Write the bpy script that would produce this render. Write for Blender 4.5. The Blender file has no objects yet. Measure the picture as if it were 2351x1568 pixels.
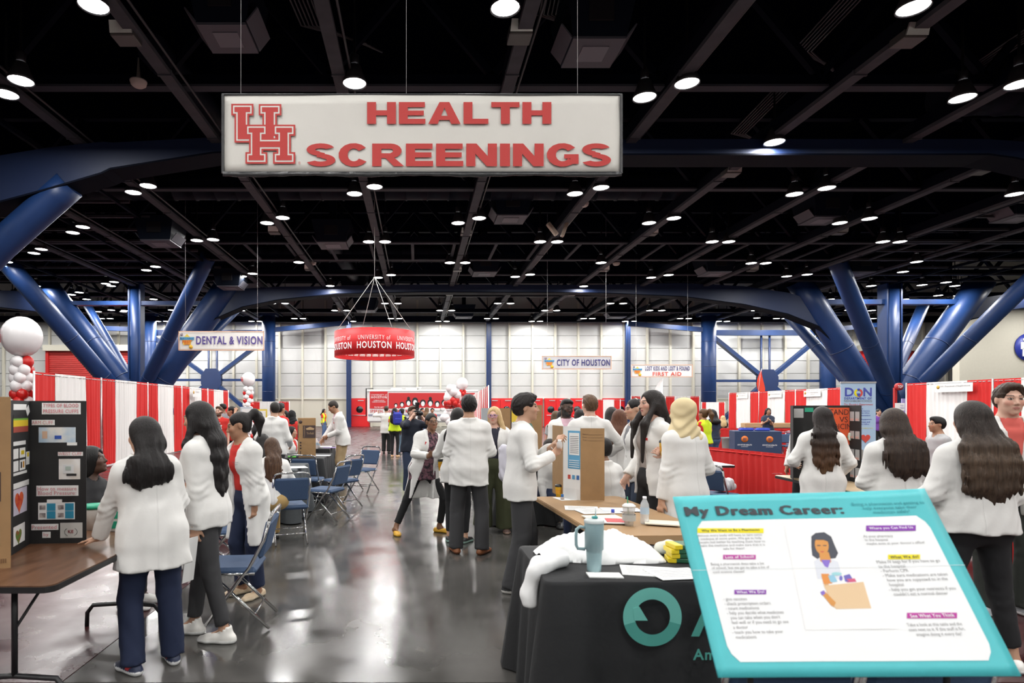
import bpy, math, random
import numpy as np
from mathutils import Vector, Matrix

# ------------------------------------------------------------------ camera, world, exposure
SC = bpy.context.scene
COL = SC.collection
FPX, CU, CV, CAMH = 1400.0, 957.0, 937.0, 1.62
cam_d = bpy.data.cameras.new('camera')
cam_d.sensor_width = 36.0
cam_d.lens = FPX / 2351.0 * 36.0
cam_d.shift_x = (2351 / 2 - CU) / 2351.0
cam_d.shift_y = (CV - 1568 / 2) / 2351.0
cam_d.clip_start = 0.05
cam_d.clip_end = 300
cam_d.dof.use_dof = True
cam_d.dof.focus_distance = 10.0
cam_d.dof.aperture_fstop = 3.2
cam = bpy.data.objects.new('camera', cam_d)
cam.location = (0, 0, CAMH)
cam.rotation_euler = (math.radians(90), 0, 0)
COL.objects.link(cam)
SC.camera = cam
w = bpy.data.worlds.new('hall_air')
SC.world = w
w.use_nodes = True
w.node_tree.nodes['Background'].inputs[0].default_value = (0.93, 0.95, 1.0, 1)
w.node_tree.nodes['Background'].inputs[1].default_value = 0.28
SC.view_settings.view_transform = 'Standard'
SC.view_settings.look = 'None'
SC.view_settings.gamma = 1.0
SC.view_settings.use_curve_mapping = False
SC.view_settings.exposure = 0.34
LAMP_W = 120.0          # watts of every high-bay lamp in the hall
LENS_E = 14.0
try:
    SC.cycles.max_bounces = 4
    SC.cycles.diffuse_bounces = 2
    SC.cycles.glossy_bounces = 2
    SC.cycles.transmission_bounces = 2
    SC.cycles.transparent_max_bounces = 6
    SC.cycles.use_adaptive_sampling = True
    SC.cycles.adaptive_threshold = 0.12
    SC.cycles.adaptive_min_samples = 16
    SC.cycles.sample_clamp_indirect = 4.0
    SC.cycles.sample_clamp_direct = 30.0
except Exception:
    pass

def PX(u, D): return (u - CU) / FPX * D
def PZ(v, D): return CAMH - (v - CV) / FPX * D
def DF(v, z=0.0): return FPX * (CAMH - z) / (v - CV)     # depth of a point of known height
R = math.radians
rng = random.Random(7)

# ------------------------------------------------------------------ materials
_M = {}
def lin(c):
    return tuple(((x / 255.0) / 12.92 if x / 255.0 <= 0.04045 else ((x / 255.0 + 0.055) / 1.055) ** 2.4) for x in c)
def M(name, col=(.8, .8, .8), rough=.6, metal=0.0, bump=0.0, bscale=40.0, var=0.0, vscale=6.0, stretch=None,
      emit=None, es=0.0, attr=False, alpha=None, trans=0.0, spec=.5, col2=None, ramp=None, coat=0.0, sheen=0.0):
    if name in _M: return _M[name]
    m = bpy.data.materials.new(name); _M[name] = m
    m.use_nodes = True
    nt = m.node_tree; b = nt.nodes['Principled BSDF']
    b.inputs['Base Color'].default_value = (*col, 1)
    b.inputs['Roughness'].default_value = rough
    b.inputs['Metallic'].default_value = metal
    b.inputs['Specular IOR Level'].default_value = spec
    if coat: b.inputs['Coat Weight'].default_value = coat; b.inputs['Coat Roughness'].default_value = .08
    if trans: b.inputs['Transmission Weight'].default_value = trans; b.inputs['IOR'].default_value = 1.3
    if alpha is not None: b.inputs['Alpha'].default_value = alpha
    if emit: b.inputs['Emission Color'].default_value = (*emit, 1); b.inputs['Emission Strength'].default_value = es
    N = nt.nodes.new; L = nt.links.new
    tc = None
    def coords():
        nonlocal tc
        if tc is None:
            tc = N('ShaderNodeTexCoord')
            if stretch:
                mp = N('ShaderNodeMapping'); mp.inputs['Scale'].default_value = stretch
                L(tc.outputs['Object'], mp.inputs['Vector']); tc = mp
        return tc.outputs['Vector'] if stretch else tc.outputs['Object']
    src = None
    if attr:
        a = N('ShaderNodeVertexColor'); a.layer_name = 'col'; src = a.outputs['Color']
    if ramp:                       # colour along the object's own height: ((z, colour), ...)
        sx = N('ShaderNodeSeparateXYZ'); t2 = N('ShaderNodeTexCoord'); L(t2.outputs['Object'], sx.inputs[0])
        mr = N('ShaderNodeMapRange'); z0, z1 = ramp[0][0], ramp[-1][0]
        mr.inputs['From Min'].default_value = z0; mr.inputs['From Max'].default_value = z1
        L(sx.outputs['Z'], mr.inputs['Value'])
        cr = N('ShaderNodeValToRGB'); L(mr.outputs[0], cr.inputs[0])
        els = cr.color_ramp.elements
        els[0].position = 0; els[0].color = (*ramp[0][1], 1); els[1].position = 1; els[1].color = (*ramp[-1][1], 1)
        for z, c in ramp[1:-1]:
            e = els.new((z - z0) / (z1 - z0)); e.color = (*c, 1)
        src = cr.outputs[0]
    if var or col2:
        nz = N('ShaderNodeTexNoise'); nz.inputs['Scale'].default_value = vscale; nz.inputs['Detail'].default_value = 5
        L(coords(), nz.inputs['Vector'])
        mx = N('ShaderNodeMix'); mx.data_type = 'RGBA'
        if col2:
            rp = N('ShaderNodeMapRange'); rp.inputs[1].default_value = .38; rp.inputs[2].default_value = .64
            L(nz.outputs['Fac'], rp.inputs[0]); L(rp.outputs[0], mx.inputs[0])
            mx.inputs[7].default_value = (*col2, 1)
        else:
            mx.inputs[0].default_value = 1.0; mx.blend_type = 'MULTIPLY'
            rp = N('ShaderNodeMapRange'); rp.inputs[1].default_value = .3; rp.inputs[2].default_value = .7
            rp.inputs[3].default_value = 1 - var; rp.inputs[4].default_value = 1 + var
            L(nz.outputs['Fac'], rp.inputs[0]); L(rp.outputs[0], mx.inputs[7])
        if src: L(src, mx.inputs[6])
        else: mx.inputs[6].default_value = (*col, 1)
        src = mx.outputs[2]
    if src: L(src, b.inputs['Base Color'])
    if bump:
        n2 = N('ShaderNodeTexNoise'); n2.inputs['Scale'].default_value = bscale; n2.inputs['Detail'].default_value = 4
        L(coords(), n2.inputs['Vector'])
        bp = N('ShaderNodeBump'); bp.inputs['Strength'].default_value = bump; bp.inputs['Distance'].default_value = .02
        L(n2.outputs['Fac'], bp.inputs['Height']); L(bp.outputs[0], b.inputs['Normal'])
    return m

# ------------------------------------------------------------------ mesh helpers
def link(name, me, parent=None, loc=None, rot=None):
    o = bpy.data.objects.new(name, me); COL.objects.link(o)
    if parent is not None: o.parent = parent
    if loc is not None: o.location = loc
    if rot is not None: o.rotation_euler = rot
    return o
def tag(o, label=None, cat=None, group=None, kind=None):
    if label: o['label'] = label
    if cat: o['category'] = cat
    if group: o['group'] = group
    if kind: o['kind'] = kind
    return o
def thing(name, label, cat, loc=(0, 0, 0), rz=0.0, group=None, kind=None):
    o = link(name, None, None, loc, (0, 0, rz)); o.empty_display_size = .1
    return tag(o, label, cat, group, kind)
def copy_tree(o, parent=None):
    c = o.copy(); COL.objects.link(c); c.parent = parent
    for ch in o.children: copy_tree(ch, c)
    return c
def frame_from(d, up=(0, 0, 1)):
    d = Vector(d).normalized(); u = Vector(up)
    if abs(d.dot(u)) > .98: u = Vector((0, 1, 0))
    x = d.cross(u).normalized(); y = x.cross(d).normalized()
    return x, y, d
class MB:
    def __init__(s): s.v = []; s.f = []; s.mi = []; s.cur = 0; s.sm = []
    def add(s, vs, fs, smooth=False):
        o = len(s.v); s.v += [tuple(p) for p in vs]
        s.f += [tuple(i + o for i in f) for f in fs]; s.mi += [s.cur] * len(fs); s.sm += [smooth] * len(fs)
        return s
    def box(s, c, d, M4=None, bev=0.0):
        x, y, z = (k / 2 for k in d)
        if bev <= 0:
            vs = [(i * x, j * y, k * z) for i in (-1, 1) for j in (-1, 1) for k in (-1, 1)]
            fs = [(0, 1, 3, 2), (4, 6, 7, 5), (0, 4, 5, 1), (2, 3, 7, 6), (0, 2, 6, 4), (1, 5, 7, 3)]
        else:
            bv = min(bev, x * .98, y * .98, z * .98)
            vs = []; fs = []
            for i in (-1, 1):
                for j in (-1, 1):
                    for k in (-1, 1):
                        vs += [(i * x, j * (y - bv), k * (z - bv)), (i * (x - bv), j * y, k * (z - bv)), (i * (x - bv), j * (y - bv), k * z)]
            I = lambda i, j, k, a: ((i + 1) * 2 + (j + 1) + (k + 1) // 2) * 3 + a
            for i in (-1, 1):
                q = [I(i, -1, -1, 0), I(i, 1, -1, 0), I(i, 1, 1, 0), I(i, -1, 1, 0)]; fs.append(q if i > 0 else q[::-1])
                q = [I(-1, i, -1, 1), I(1, i, -1, 1), I(1, i, 1, 1), I(-1, i, 1, 1)]; fs.append(q[::-1] if i > 0 else q)
                q = [I(-1, -1, i, 2), I(1, -1, i, 2), I(1, 1, i, 2), I(-1, 1, i, 2)]; fs.append(q if i > 0 else q[::-1])
            for a in (-1, 1):
                for b in (-1, 1):
                    q = [I(a, b, -1, 0), I(a, b, -1, 1), I(a, b, 1, 1), I(a, b, 1, 0)]; fs.append(q if a * b > 0 else q[::-1])
                    q = [I(a, -1, b, 0), I(a, 1, b, 0), I(a, 1, b, 2), I(a, -1, b, 2)]; fs.append(q if a * b > 0 else q[::-1])
                    q = [I(-1, a, b, 1), I(-1, a, b, 2), I(1, a, b, 2), I(1, a, b, 1)]; fs.append(q if a * b > 0 else q[::-1])
                    for k in (-1, 1):
                        q = [I(a, b, k, 0), I(a, b, k, 1), I(a, b, k, 2)]; fs.append(q if a * b * k > 0 else q[::-1])
        c = Vector(c)
        if M4 is not None: vs = [c + (M4 @ Vector(p)) for p in vs]
        else: vs = [c + Vector(p) for p in vs]
        return s.add(vs, fs)
    def beam(s, a, b, wdt, hgt, up=(0, 0, 1)):
        a = Vector(a); b = Vector(b); x, y, d = frame_from(b - a, up)
        vs = []
        for p in (a, b):
            for i, j in ((-1, -1), (1, -1), (1, 1), (-1, 1)): vs.append(p + x * (i * wdt / 2) + y * (j * hgt / 2))
        return s.add(vs, [(3, 2, 1, 0), (4, 5, 6, 7), (0, 1, 5, 4), (1, 2, 6, 5), (2, 3, 7, 6), (3, 0, 4, 7)])
    def tube(s, pts, r, n=8, cap=True, closed=False):
        pts = [Vector(p) for p in pts]; m = len(pts)
        rs = r if isinstance(r, (list, tuple)) else [r] * m
        vs = []; px = None
        for i, p in enumerate(pts):
            if closed: d = pts[(i + 1) % m] - pts[i - 1]
            else: d = pts[min(i + 1, m - 1)] - pts[max(i - 1, 0)]
            d.normalize()
            if px is None: x, y, _ = frame_from(d)
            else:
                x = (px - d * px.dot(d))
                x = x.normalized() if x.length > 1e-6 else frame_from(d)[0]
                y = x.cross(d).normalized() * 1.0
                y = d.cross(x)
            px = x
            y = d.cross(x)
            for k in range(n):
                t = 2 * math.pi * k / n
                vs.append(p + (x * math.cos(t) + y * math.sin(t)) * rs[i])
        fs = []
        for i in range(m if closed else m - 1):
            j = (i + 1) % m
            for k in range(n):
                l = (k + 1) % n
                fs.append((i * n + k, i * n + l, j * n + l, j * n + k))
        s.add(vs, fs, True)
        if cap and not closed:
            o = len(s.v) - len(vs)
            s.f += [tuple(o + k for k in range(n))[::-1], tuple(o + (m - 1) * n + k for k in range(n))]
            s.mi += [s.cur] * 2; s.sm += [False] * 2
        return s
    def lathe(s, prof, n=20, c=(0, 0, 0), axis=None, cap=True):
        c = Vector(c)
        if axis is None: x, y, d = Vector((1, 0, 0)), Vector((0, 1, 0)), Vector((0, 0, 1))
        else: x, y, d = frame_from(axis)
        vs = []
        for r, z in prof:
            for k in range(n):
                t = 2 * math.pi * k / n
                vs.append(c + x * (r * math.cos(t)) + y * (r * math.sin(t)) + d * z)
        fs = []
        for i in range(len(prof) - 1):
            for k in range(n):
                l = (k + 1) % n
                fs.append((i * n + k, i * n + l, (i + 1) * n + l, (i + 1) * n + k))
        s.add(vs, fs, True)
        if cap:
            o = len(s.v) - len(vs); m = len(prof)
            s.f += [tuple(o + k for k in range(n))[::-1], tuple(o + (m - 1) * n + k for k in range(n))]
            s.mi += [s.cur] * 2; s.sm += [False] * 2
        return s
    def prism(s, poly, t, O=(0, 0, 0), X=(1, 0, 0), Y=(0, 0, 1), N=(0, -1, 0)):
        """flat polygon in the X,Y plane at O, thickness t along N (front face at +N)"""
        O, X, Y, N = map(Vector, (O, X, Y, N)); n = len(poly)
        ar = sum(poly[i][0] * poly[(i + 1) % n][1] - poly[(i + 1) % n][0] * poly[i][1] for i in range(n))
        if ar < 0: poly = poly[::-1]
        if X.cross(Y).dot(N) < 0: poly = poly[::-1]
        vs = [O + X * a + Y * b for a, b in poly] + [O + X * a + Y * b + N * t for a, b in poly]
        fs = [tuple(range(n))[::-1], tuple(range(n, 2 * n))] + [(i, (i + 1) % n, n + (i + 1) % n, n + i) for i in range(n)]
        return s.add(vs, fs)
    def ball(s, c, r, n=12, m=8, sq=(1, 1, 1)):
        prof = []
        for i in range(m + 1):
            t = math.pi * i / m
            prof.append((max(1e-4, math.sin(t)), -math.cos(t)))
        o = len(s.v); s.lathe(prof, n, (0, 0, 0), None, False)
        c = Vector(c)
        for i in range(o, len(s.v)):
            p = s.v[i]; s.v[i] = tuple(c + Vector((p[0] * r * sq[0], p[1] * r * sq[1], p[2] * r * sq[2])))
        return s
    def mesh(s, name, mats, smooth=None):
        me = bpy.data.meshes.new(name); me.from_pydata(s.v, [], s.f)
        for m in (mats if isinstance(mats, (list, tuple)) else [mats]): me.materials.append(m)
        me.polygons.foreach_set('material_index', s.mi)
        me.polygons.foreach_set('use_smooth', [True] * len(s.f) if smooth else ([False] * len(s.f) if smooth is False else s.sm))
        me.update(); return me
    def build(s, name, mats, parent=None, loc=None, rot=None, smooth=None):
        return link(name, s.mesh(name, mats, smooth), parent, loc, rot)

def grid_mesh(name, P, mats, closed=False, thick=0.0):
    """P[i][j] -> points; smooth sheet"""
    P = np.asarray(P, float); a, b = P.shape[:2]
    v = P.reshape(-1, 3).tolist(); f = []
    for i in range(a - 1):
        for j in range(b if closed else b - 1):
            k = (j + 1) % b
            f.append((i * b + j, i * b + k, (i + 1) * b + k, (i + 1) * b + j))
    me = bpy.data.meshes.new(name); me.from_pydata(v, [], f)
    for m in (mats if isinstance(mats, (list, tuple)) else [mats]): me.materials.append(m)
    me.polygons.foreach_set('use_smooth', [True] * len(f)); me.update()
    return me

# ------------------------------------------------------------------ lettering (flat print as thin relief)
_TS = bpy.data.scenes.new('lettering_shop')
def letters(txt, size, mat, parent, O, X=(1, 0, 0), Y=(0, 0, 1), width=None, height=None, bold=0.0, align='CENTER', name='lettering',
            sx=1.0, res=3, shear=0.0, space=1.0, line=1.0, bend=None, flip=False):
    cu = bpy.data.curves.new('lettering', 'FONT')
    cu.body = txt; cu.size = size; cu.align_x = 'LEFT' if align == 'BLOCK' else align; cu.align_y = 'CENTER'; cu.offset = min(bold, size * .022);  cu.resolution_u = res
    cu.shear = shear; cu.space_character = space if space != 1.0 else (1.12 if bold else 1.0); cu.space_line = line; cu.fill_mode = 'FRONT'
    ob = bpy.data.objects.new('lettering', cu); _TS.collection.objects.link(ob)
    _TS.view_layers[0].update(); dg = _TS.view_layers[0].depsgraph
    me = bpy.data.meshes.new_from_object(ob.evaluated_get(dg))
    bpy.data.objects.remove(ob); bpy.data.curves.remove(cu)
    n = len(me.vertices)
    if n == 0: return None
    co = np.empty(n * 3); me.vertices.foreach_get('co', co); co = co.reshape(-1, 3)
    co[:, 0] *= sx
    lo, hi = co.min(0), co.max(0)
    if width:  co[:, 0] *= width / max(1e-6, hi[0] - lo[0])
    if height: co[:, 1] *= height / max(1e-6, hi[1] - lo[1])
    if align in ('CENTER', 'BLOCK'):
        lo, hi = co.min(0), co.max(0); co[:, :2] -= ((lo + hi) / 2)[:2]
    elif align == 'LEFT':
        lo, hi = co.min(0), co.max(0); co[:, 0] -= lo[0]; co[:, 1] -= (lo[1] + hi[1]) / 2
    if bend: out = bend(co)
    else:
        X, Y, O = (np.array(k, float) for k in (X, Y, O))
        out = O + co[:, :1] * X + co[:, 1:2] * Y
    me.vertices.foreach_set('co', out.ravel()); me.materials.clear(); me.materials.append(mat); me.update()
    return link(name, me, parent)

# ------------------------------------------------------------------ implicit surfaces (bodies, clothes, hair)
_C8 = np.array([(i, j, k) for i in (0, 1) for j in (0, 1) for k in (0, 1)])
_E12 = [(a, b) for a in range(8) for b in range(a + 1, 8) if np.abs(_C8[a] - _C8[b]).sum() == 1]
def polygonise(sdf, lo, hi, h, blk=4):
    lo = np.array(lo, np.float32); hi = np.array(hi, np.float32)
    nb = np.maximum(1, np.ceil((hi - lo) / (h * blk)).astype(int)); n = nb * blk + 1
    H = h * blk
    ax = [lo[i] + (np.arange(nb[i]) + .5) * H for i in range(3)]
    G = np.stack(np.meshgrid(*ax, indexing='ij'), -1).reshape(-1, 3).astype(np.float32)
    dc = sdf(G).reshape(nb)
    act = np.abs(dc) < H * 1.25
    val = np.repeat(np.repeat(np.repeat(np.where(dc < 0, -1., 1.).astype(np.float32), blk, 0), blk, 1), blk, 2)
    val = np.pad(val, ((0, 1), (0, 1), (0, 1)), mode='edge')
    mask = np.zeros(n, bool)
    m1 = np.repeat(np.repeat(np.repeat(act, blk, 0), blk, 1), blk, 2)
    for i in (0, 1):
        for j in (0, 1):
            for k in (0, 1):
                mask[i:n[0] - 1 + i, j:n[1] - 1 + j, k:n[2] - 1 + k] |= m1
    idx = np.argwhere(mask)
    if len(idx) == 0: return np.zeros((0, 3)), np.zeros((0, 4), int)
    pts = lo + idx.astype(np.float32) * h
    val[mask] = sdf(pts)
    val[0], val[-1] = np.maximum(val[0], 1e-3), np.maximum(val[-1], 1e-3)
    val[:, 0], val[:, -1] = np.maximum(val[:, 0], 1e-3), np.maximum(val[:, -1], 1e-3)
    val[:, :, 0], val[:, :, -1] = np.maximum(val[:, :, 0], 1e-3), np.maximum(val[:, :, -1], 1e-3)
    s = val < 0
    cnt = np.zeros(n - 1, np.int8)
    for c in _C8: cnt += s[c[0]:n[0] - 1 + c[0], c[1]:n[1] - 1 + c[1], c[2]:n[2] - 1 + c[2]]
    cells = np.argwhere((cnt > 0) & (cnt < 8))
    if len(cells) == 0: return np.zeros((0, 3)), np.zeros((0, 4), int)
    cid = np.full(n - 1, -1, np.int64); cid[tuple(cells.T)] = np.arange(len(cells))
    cv = np.stack([val[tuple((cells + c).T)] for c in _C8], 1)
    acc = np.zeros((len(cells), 3)); num = np.zeros(len(cells))
    for a, b in _E12:
        va, vb = cv[:, a], cv[:, b]; m = (va < 0) != (vb < 0)
        t = np.where(m, va / np.where(m, va - vb, 1), 0)
        p = _C8[a] + t[:, None] * (_C8[b] - _C8[a])
        acc += np.where(m[:, None], p, 0); num += m
    V = lo + (cells + acc / num[:, None]) * h
    F = []
    for a in range(3):
        b, c = (a + 1) % 3, (a + 2) % 3
        sl0 = [slice(None)] * 3; sl1 = [slice(None)] * 3
        sl0[a] = slice(0, -1); sl1[a] = slice(1, None)
        for q in (b, c): sl0[q] = slice(1, -1); sl1[q] = slice(1, -1)
        s0, s1 = s[tuple(sl0)], s[tuple(sl1)]
        e = np.argwhere(s0 != s1)
        if not len(e): continue
        inside = s0[tuple(e.T)]
        off = np.zeros(3, int); off[b] = 1; off[c] = 1
        e = e + off
        eb = np.zeros(3, int); eb[b] = 1; ec = np.zeros(3, int); ec[c] = 1
        q = np.stack([cid[tuple((e - eb - ec).T)], cid[tuple((e - ec).T)], cid[tuple(e.T)], cid[tuple((e - eb).T)]], 1)
        q = np.where(inside[:, None], q, q[:, ::-1])
        F.append(q)
    F = np.concatenate(F); F = F[(F >= 0).all(1)]
    return V, F
def sdf_mesh(name, parts, mat, col=None, smooth=1):
    """parts: list of (V, F) -> one mesh object data; col: function(V) -> rgb"""
    Vs, Fs, o = [], [], 0
    for V, F in parts:
        if len(V) == 0: continue
        for _ in range(smooth):
            A = np.zeros_like(V); n = np.zeros(len(V))
            for i in range(4):
                a, b = F[:, i], F[:, (i + 1) % 4]
                for k in range(3): A[:, k] += np.bincount(a, V[b, k], len(V)) + np.bincount(b, V[a, k], len(V))
                n += np.bincount(a, minlength=len(V)) + np.bincount(b, minlength=len(V))
            V = np.where(n[:, None] > 0, .5 * V + .5 * A / np.maximum(n, 1)[:, None], V)
        Vs.append(V); Fs.append(F + o); o += len(V)
    me = bpy.data.meshes.new(name)
    if not Vs: return me
    V = np.concatenate(Vs); F = np.concatenate(Fs)
    me.vertices.add(len(V)); me.vertices.foreach_set('co', V.astype(np.float32).ravel())
    me.loops.add(len(F) * 4); me.loops.foreach_set('vertex_index', F.astype(np.int32).ravel())
    me.polygons.add(len(F)); me.polygons.foreach_set('loop_start', (np.arange(len(F)) * 4).astype(np.int32))
    me.polygons.foreach_set('use_smooth', np.ones(len(F), bool))
    me.update(calc_edges=True)
    me.materials.append(mat)
    if col is not None:
        c = np.ones((len(V), 4), np.float32); c[:, :3] = col(V)
        at = me.color_attributes.new('col', 'FLOAT_COLOR', 'POINT'); at.data.foreach_set('color', c.ravel())
    return me
def A3(p): return np.array(p, np.float32)
def seg(a, b, ra, rb, u=None, su=1.0, sv=None, k=.02, cut=None):
    return ('s', A3(a), A3(b), ra, rb, None if u is None else A3(u) / np.linalg.norm(u), su, su if sv is None else sv, k, cut)
def ell(c, r, Rm=None, k=.02): return ('e', A3(c), A3(r) if np.ndim(r) else A3((r, r, r)), Rm, k)
def prim_d(p, P):
    if p[0] == 's':
        _, a, b, ra, rb, u, su, sv, k, cut = p
        ba = b - a; L2 = float(ba @ ba) + 1e-9
        t = np.clip((P - a) @ ba / L2, 0, 1)
        q = P - a - t[:, None] * ba
        if u is not None:
            s_ = su + (sv - su) * t
            l = q @ u
            q = q - (l * (1 - 1 / s_))[:, None] * u
        d = np.sqrt((q * q).sum(1)) - (ra + (rb - ra) * t)
        if cut is not None: d = np.maximum(d, (P - A3(cut[0])) @ A3(cut[1]))
        return d
    _, c, r, Rm, k = p
    q = P - c
    if Rm is not None: q = q @ Rm
    q = q / r
    n = np.sqrt((q * q).sum(1)); g = np.sqrt(((q / r) ** 2).sum(1)) + 1e-9
    return np.where(n > 1e-6, n * (n - 1) / g, -r.min()).astype(np.float32)
def union(prims, P):
    d = None
    for p in prims:
        e = prim_d(p, P)
        if d is None: d = e; continue
        k = p[4] if p[0] == 'e' else p[8]
        h = np.maximum(k - np.abs(d - e), 0) / k
        d = np.minimum(d, e) - h * h * k * .25
    return d
def ssub(d, e, k=.01):
    e = -e; h = np.maximum(k - np.abs(d - e), 0) / k
    return np.maximum(d, e) + h * h * k * .25
def bounds(prims, pad=.03):
    lo = np.full(3, 9.); hi = np.full(3, -9.)
    for p in prims:
        if p[0] == 's':
            r = max(p[3] * max(p[6], 1), p[4] * max(p[7], 1))
            for q in (p[1], p[2]): lo = np.minimum(lo, q - r); hi = np.maximum(hi, q + r)
        else:
            r = p[2].max(); lo = np.minimum(lo, p[1] - r); hi = np.maximum(hi, p[1] + r)
    return lo - pad, hi + pad
# ------------------------------------------------------------------ people: one continuous body mesh + clothes and hair as children
SKIN = dict(fair=(.60, .36, .27), light=(.52, .30, .20), tan=(.40, .21, .125), brown=(.235, .115, .065), deep=(.075, .036, .022))
VOX = {0: (.0058, .0062, .0105, .0075), 1: (.009, .009, .0145, .0105), 2: (.0115, .011, .020, .015), 3: (.017, .016, .028, .022)}
def seam_lines(m):
    """stitched centre seam / placket on a coat, running along its own middle line"""
    nt = m.node_tree; N = nt.nodes.new; L = nt.links.new; b = nt.nodes['Principled BSDF']
    tc = N('ShaderNodeTexCoord'); sx = N('ShaderNodeSeparateXYZ'); L(tc.outputs['Object'], sx.inputs[0])
    ab = N('ShaderNodeMath'); ab.operation = 'ABSOLUTE'; L(sx.outputs['X'], ab.inputs[0])
    mr = N('ShaderNodeMapRange'); mr.inputs[1].default_value = .001; mr.inputs[2].default_value = .0055; L(ab.outputs[0], mr.inputs[0])
    bp = N('ShaderNodeBump'); bp.inputs['Strength'].default_value = .6; bp.inputs['Distance'].default_value = .004; L(mr.outputs[0], bp.inputs['Height'])
    old = b.inputs['Normal'].links[0].from_socket if b.inputs['Normal'].links else None
    if old: L(old, bp.inputs['Normal'])
    L(bp.outputs[0], b.inputs['Normal'])
seam_lines(M('coat_cotton', (.74, .73, .71), .85, bump=.12, bscale=16, var=.02, vscale=7))
def nrm(v): v = np.asarray(v, np.float64); return v / (np.linalg.norm(v) + 1e-12)
def ik(a, t, L1, L2, pole):
    d = t - a; D = np.linalg.norm(d); dn = d / (D + 1e-9); D = min(max(D, abs(L1 - L2) * 1.02), (L1 + L2) * .998)
    x = (L1 * L1 - L2 * L2 + D * D) / (2 * D); y = math.sqrt(max(L1 * L1 - x * x, 0))
    pp = pole - dn * (pole @ dn); pp = nrm(pp)
    return a + dn * x + pp * y, a + dn * D
def rotm(yaw, pitch, roll):
    cz, sz = math.cos(yaw), math.sin(yaw); cx, sx = math.cos(pitch), math.sin(pitch); cy, sy = math.cos(roll), math.sin(roll)
    Z = np.array([[cz, -sz, 0], [sz, cz, 0], [0, 0, 1]]); Xm = np.array([[1, 0, 0], [0, cx, -sx], [0, sx, cx]])
    Ym = np.array([[cy, 0, sy], [0, 1, 0], [-sy, 0, cy]])
    return Z @ Xm @ Ym
def wrinkle(P, amp, seed, f=1.0):
    r = np.random.RandomState(seed); d = np.zeros(len(P), np.float32)
    for i in range(4):
        k = r.normal(size=3); k[2] *= .45; k /= np.linalg.norm(k)
        wl = r.uniform(.07, .2) / f
        k2 = r.normal(size=3) * (5, 5, 9)
        d += np.sin(P @ A3(k * 6.283 / wl) + r.uniform(0, 6) + 1.3 * np.sin(P @ A3(k2) + r.uniform(0, 6))).astype(np.float32) * r.uniform(.4, 1)
    kk = r.normal(size=(2, 3)) * 9
    msk = .5 + .5 * np.sin(P @ A3(kk[0]) + r.uniform(0, 6)) * np.sin(P @ A3(kk[1]) + r.uniform(0, 6))
    return (d * amp * .5 * msk).astype(np.float32)

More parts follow.
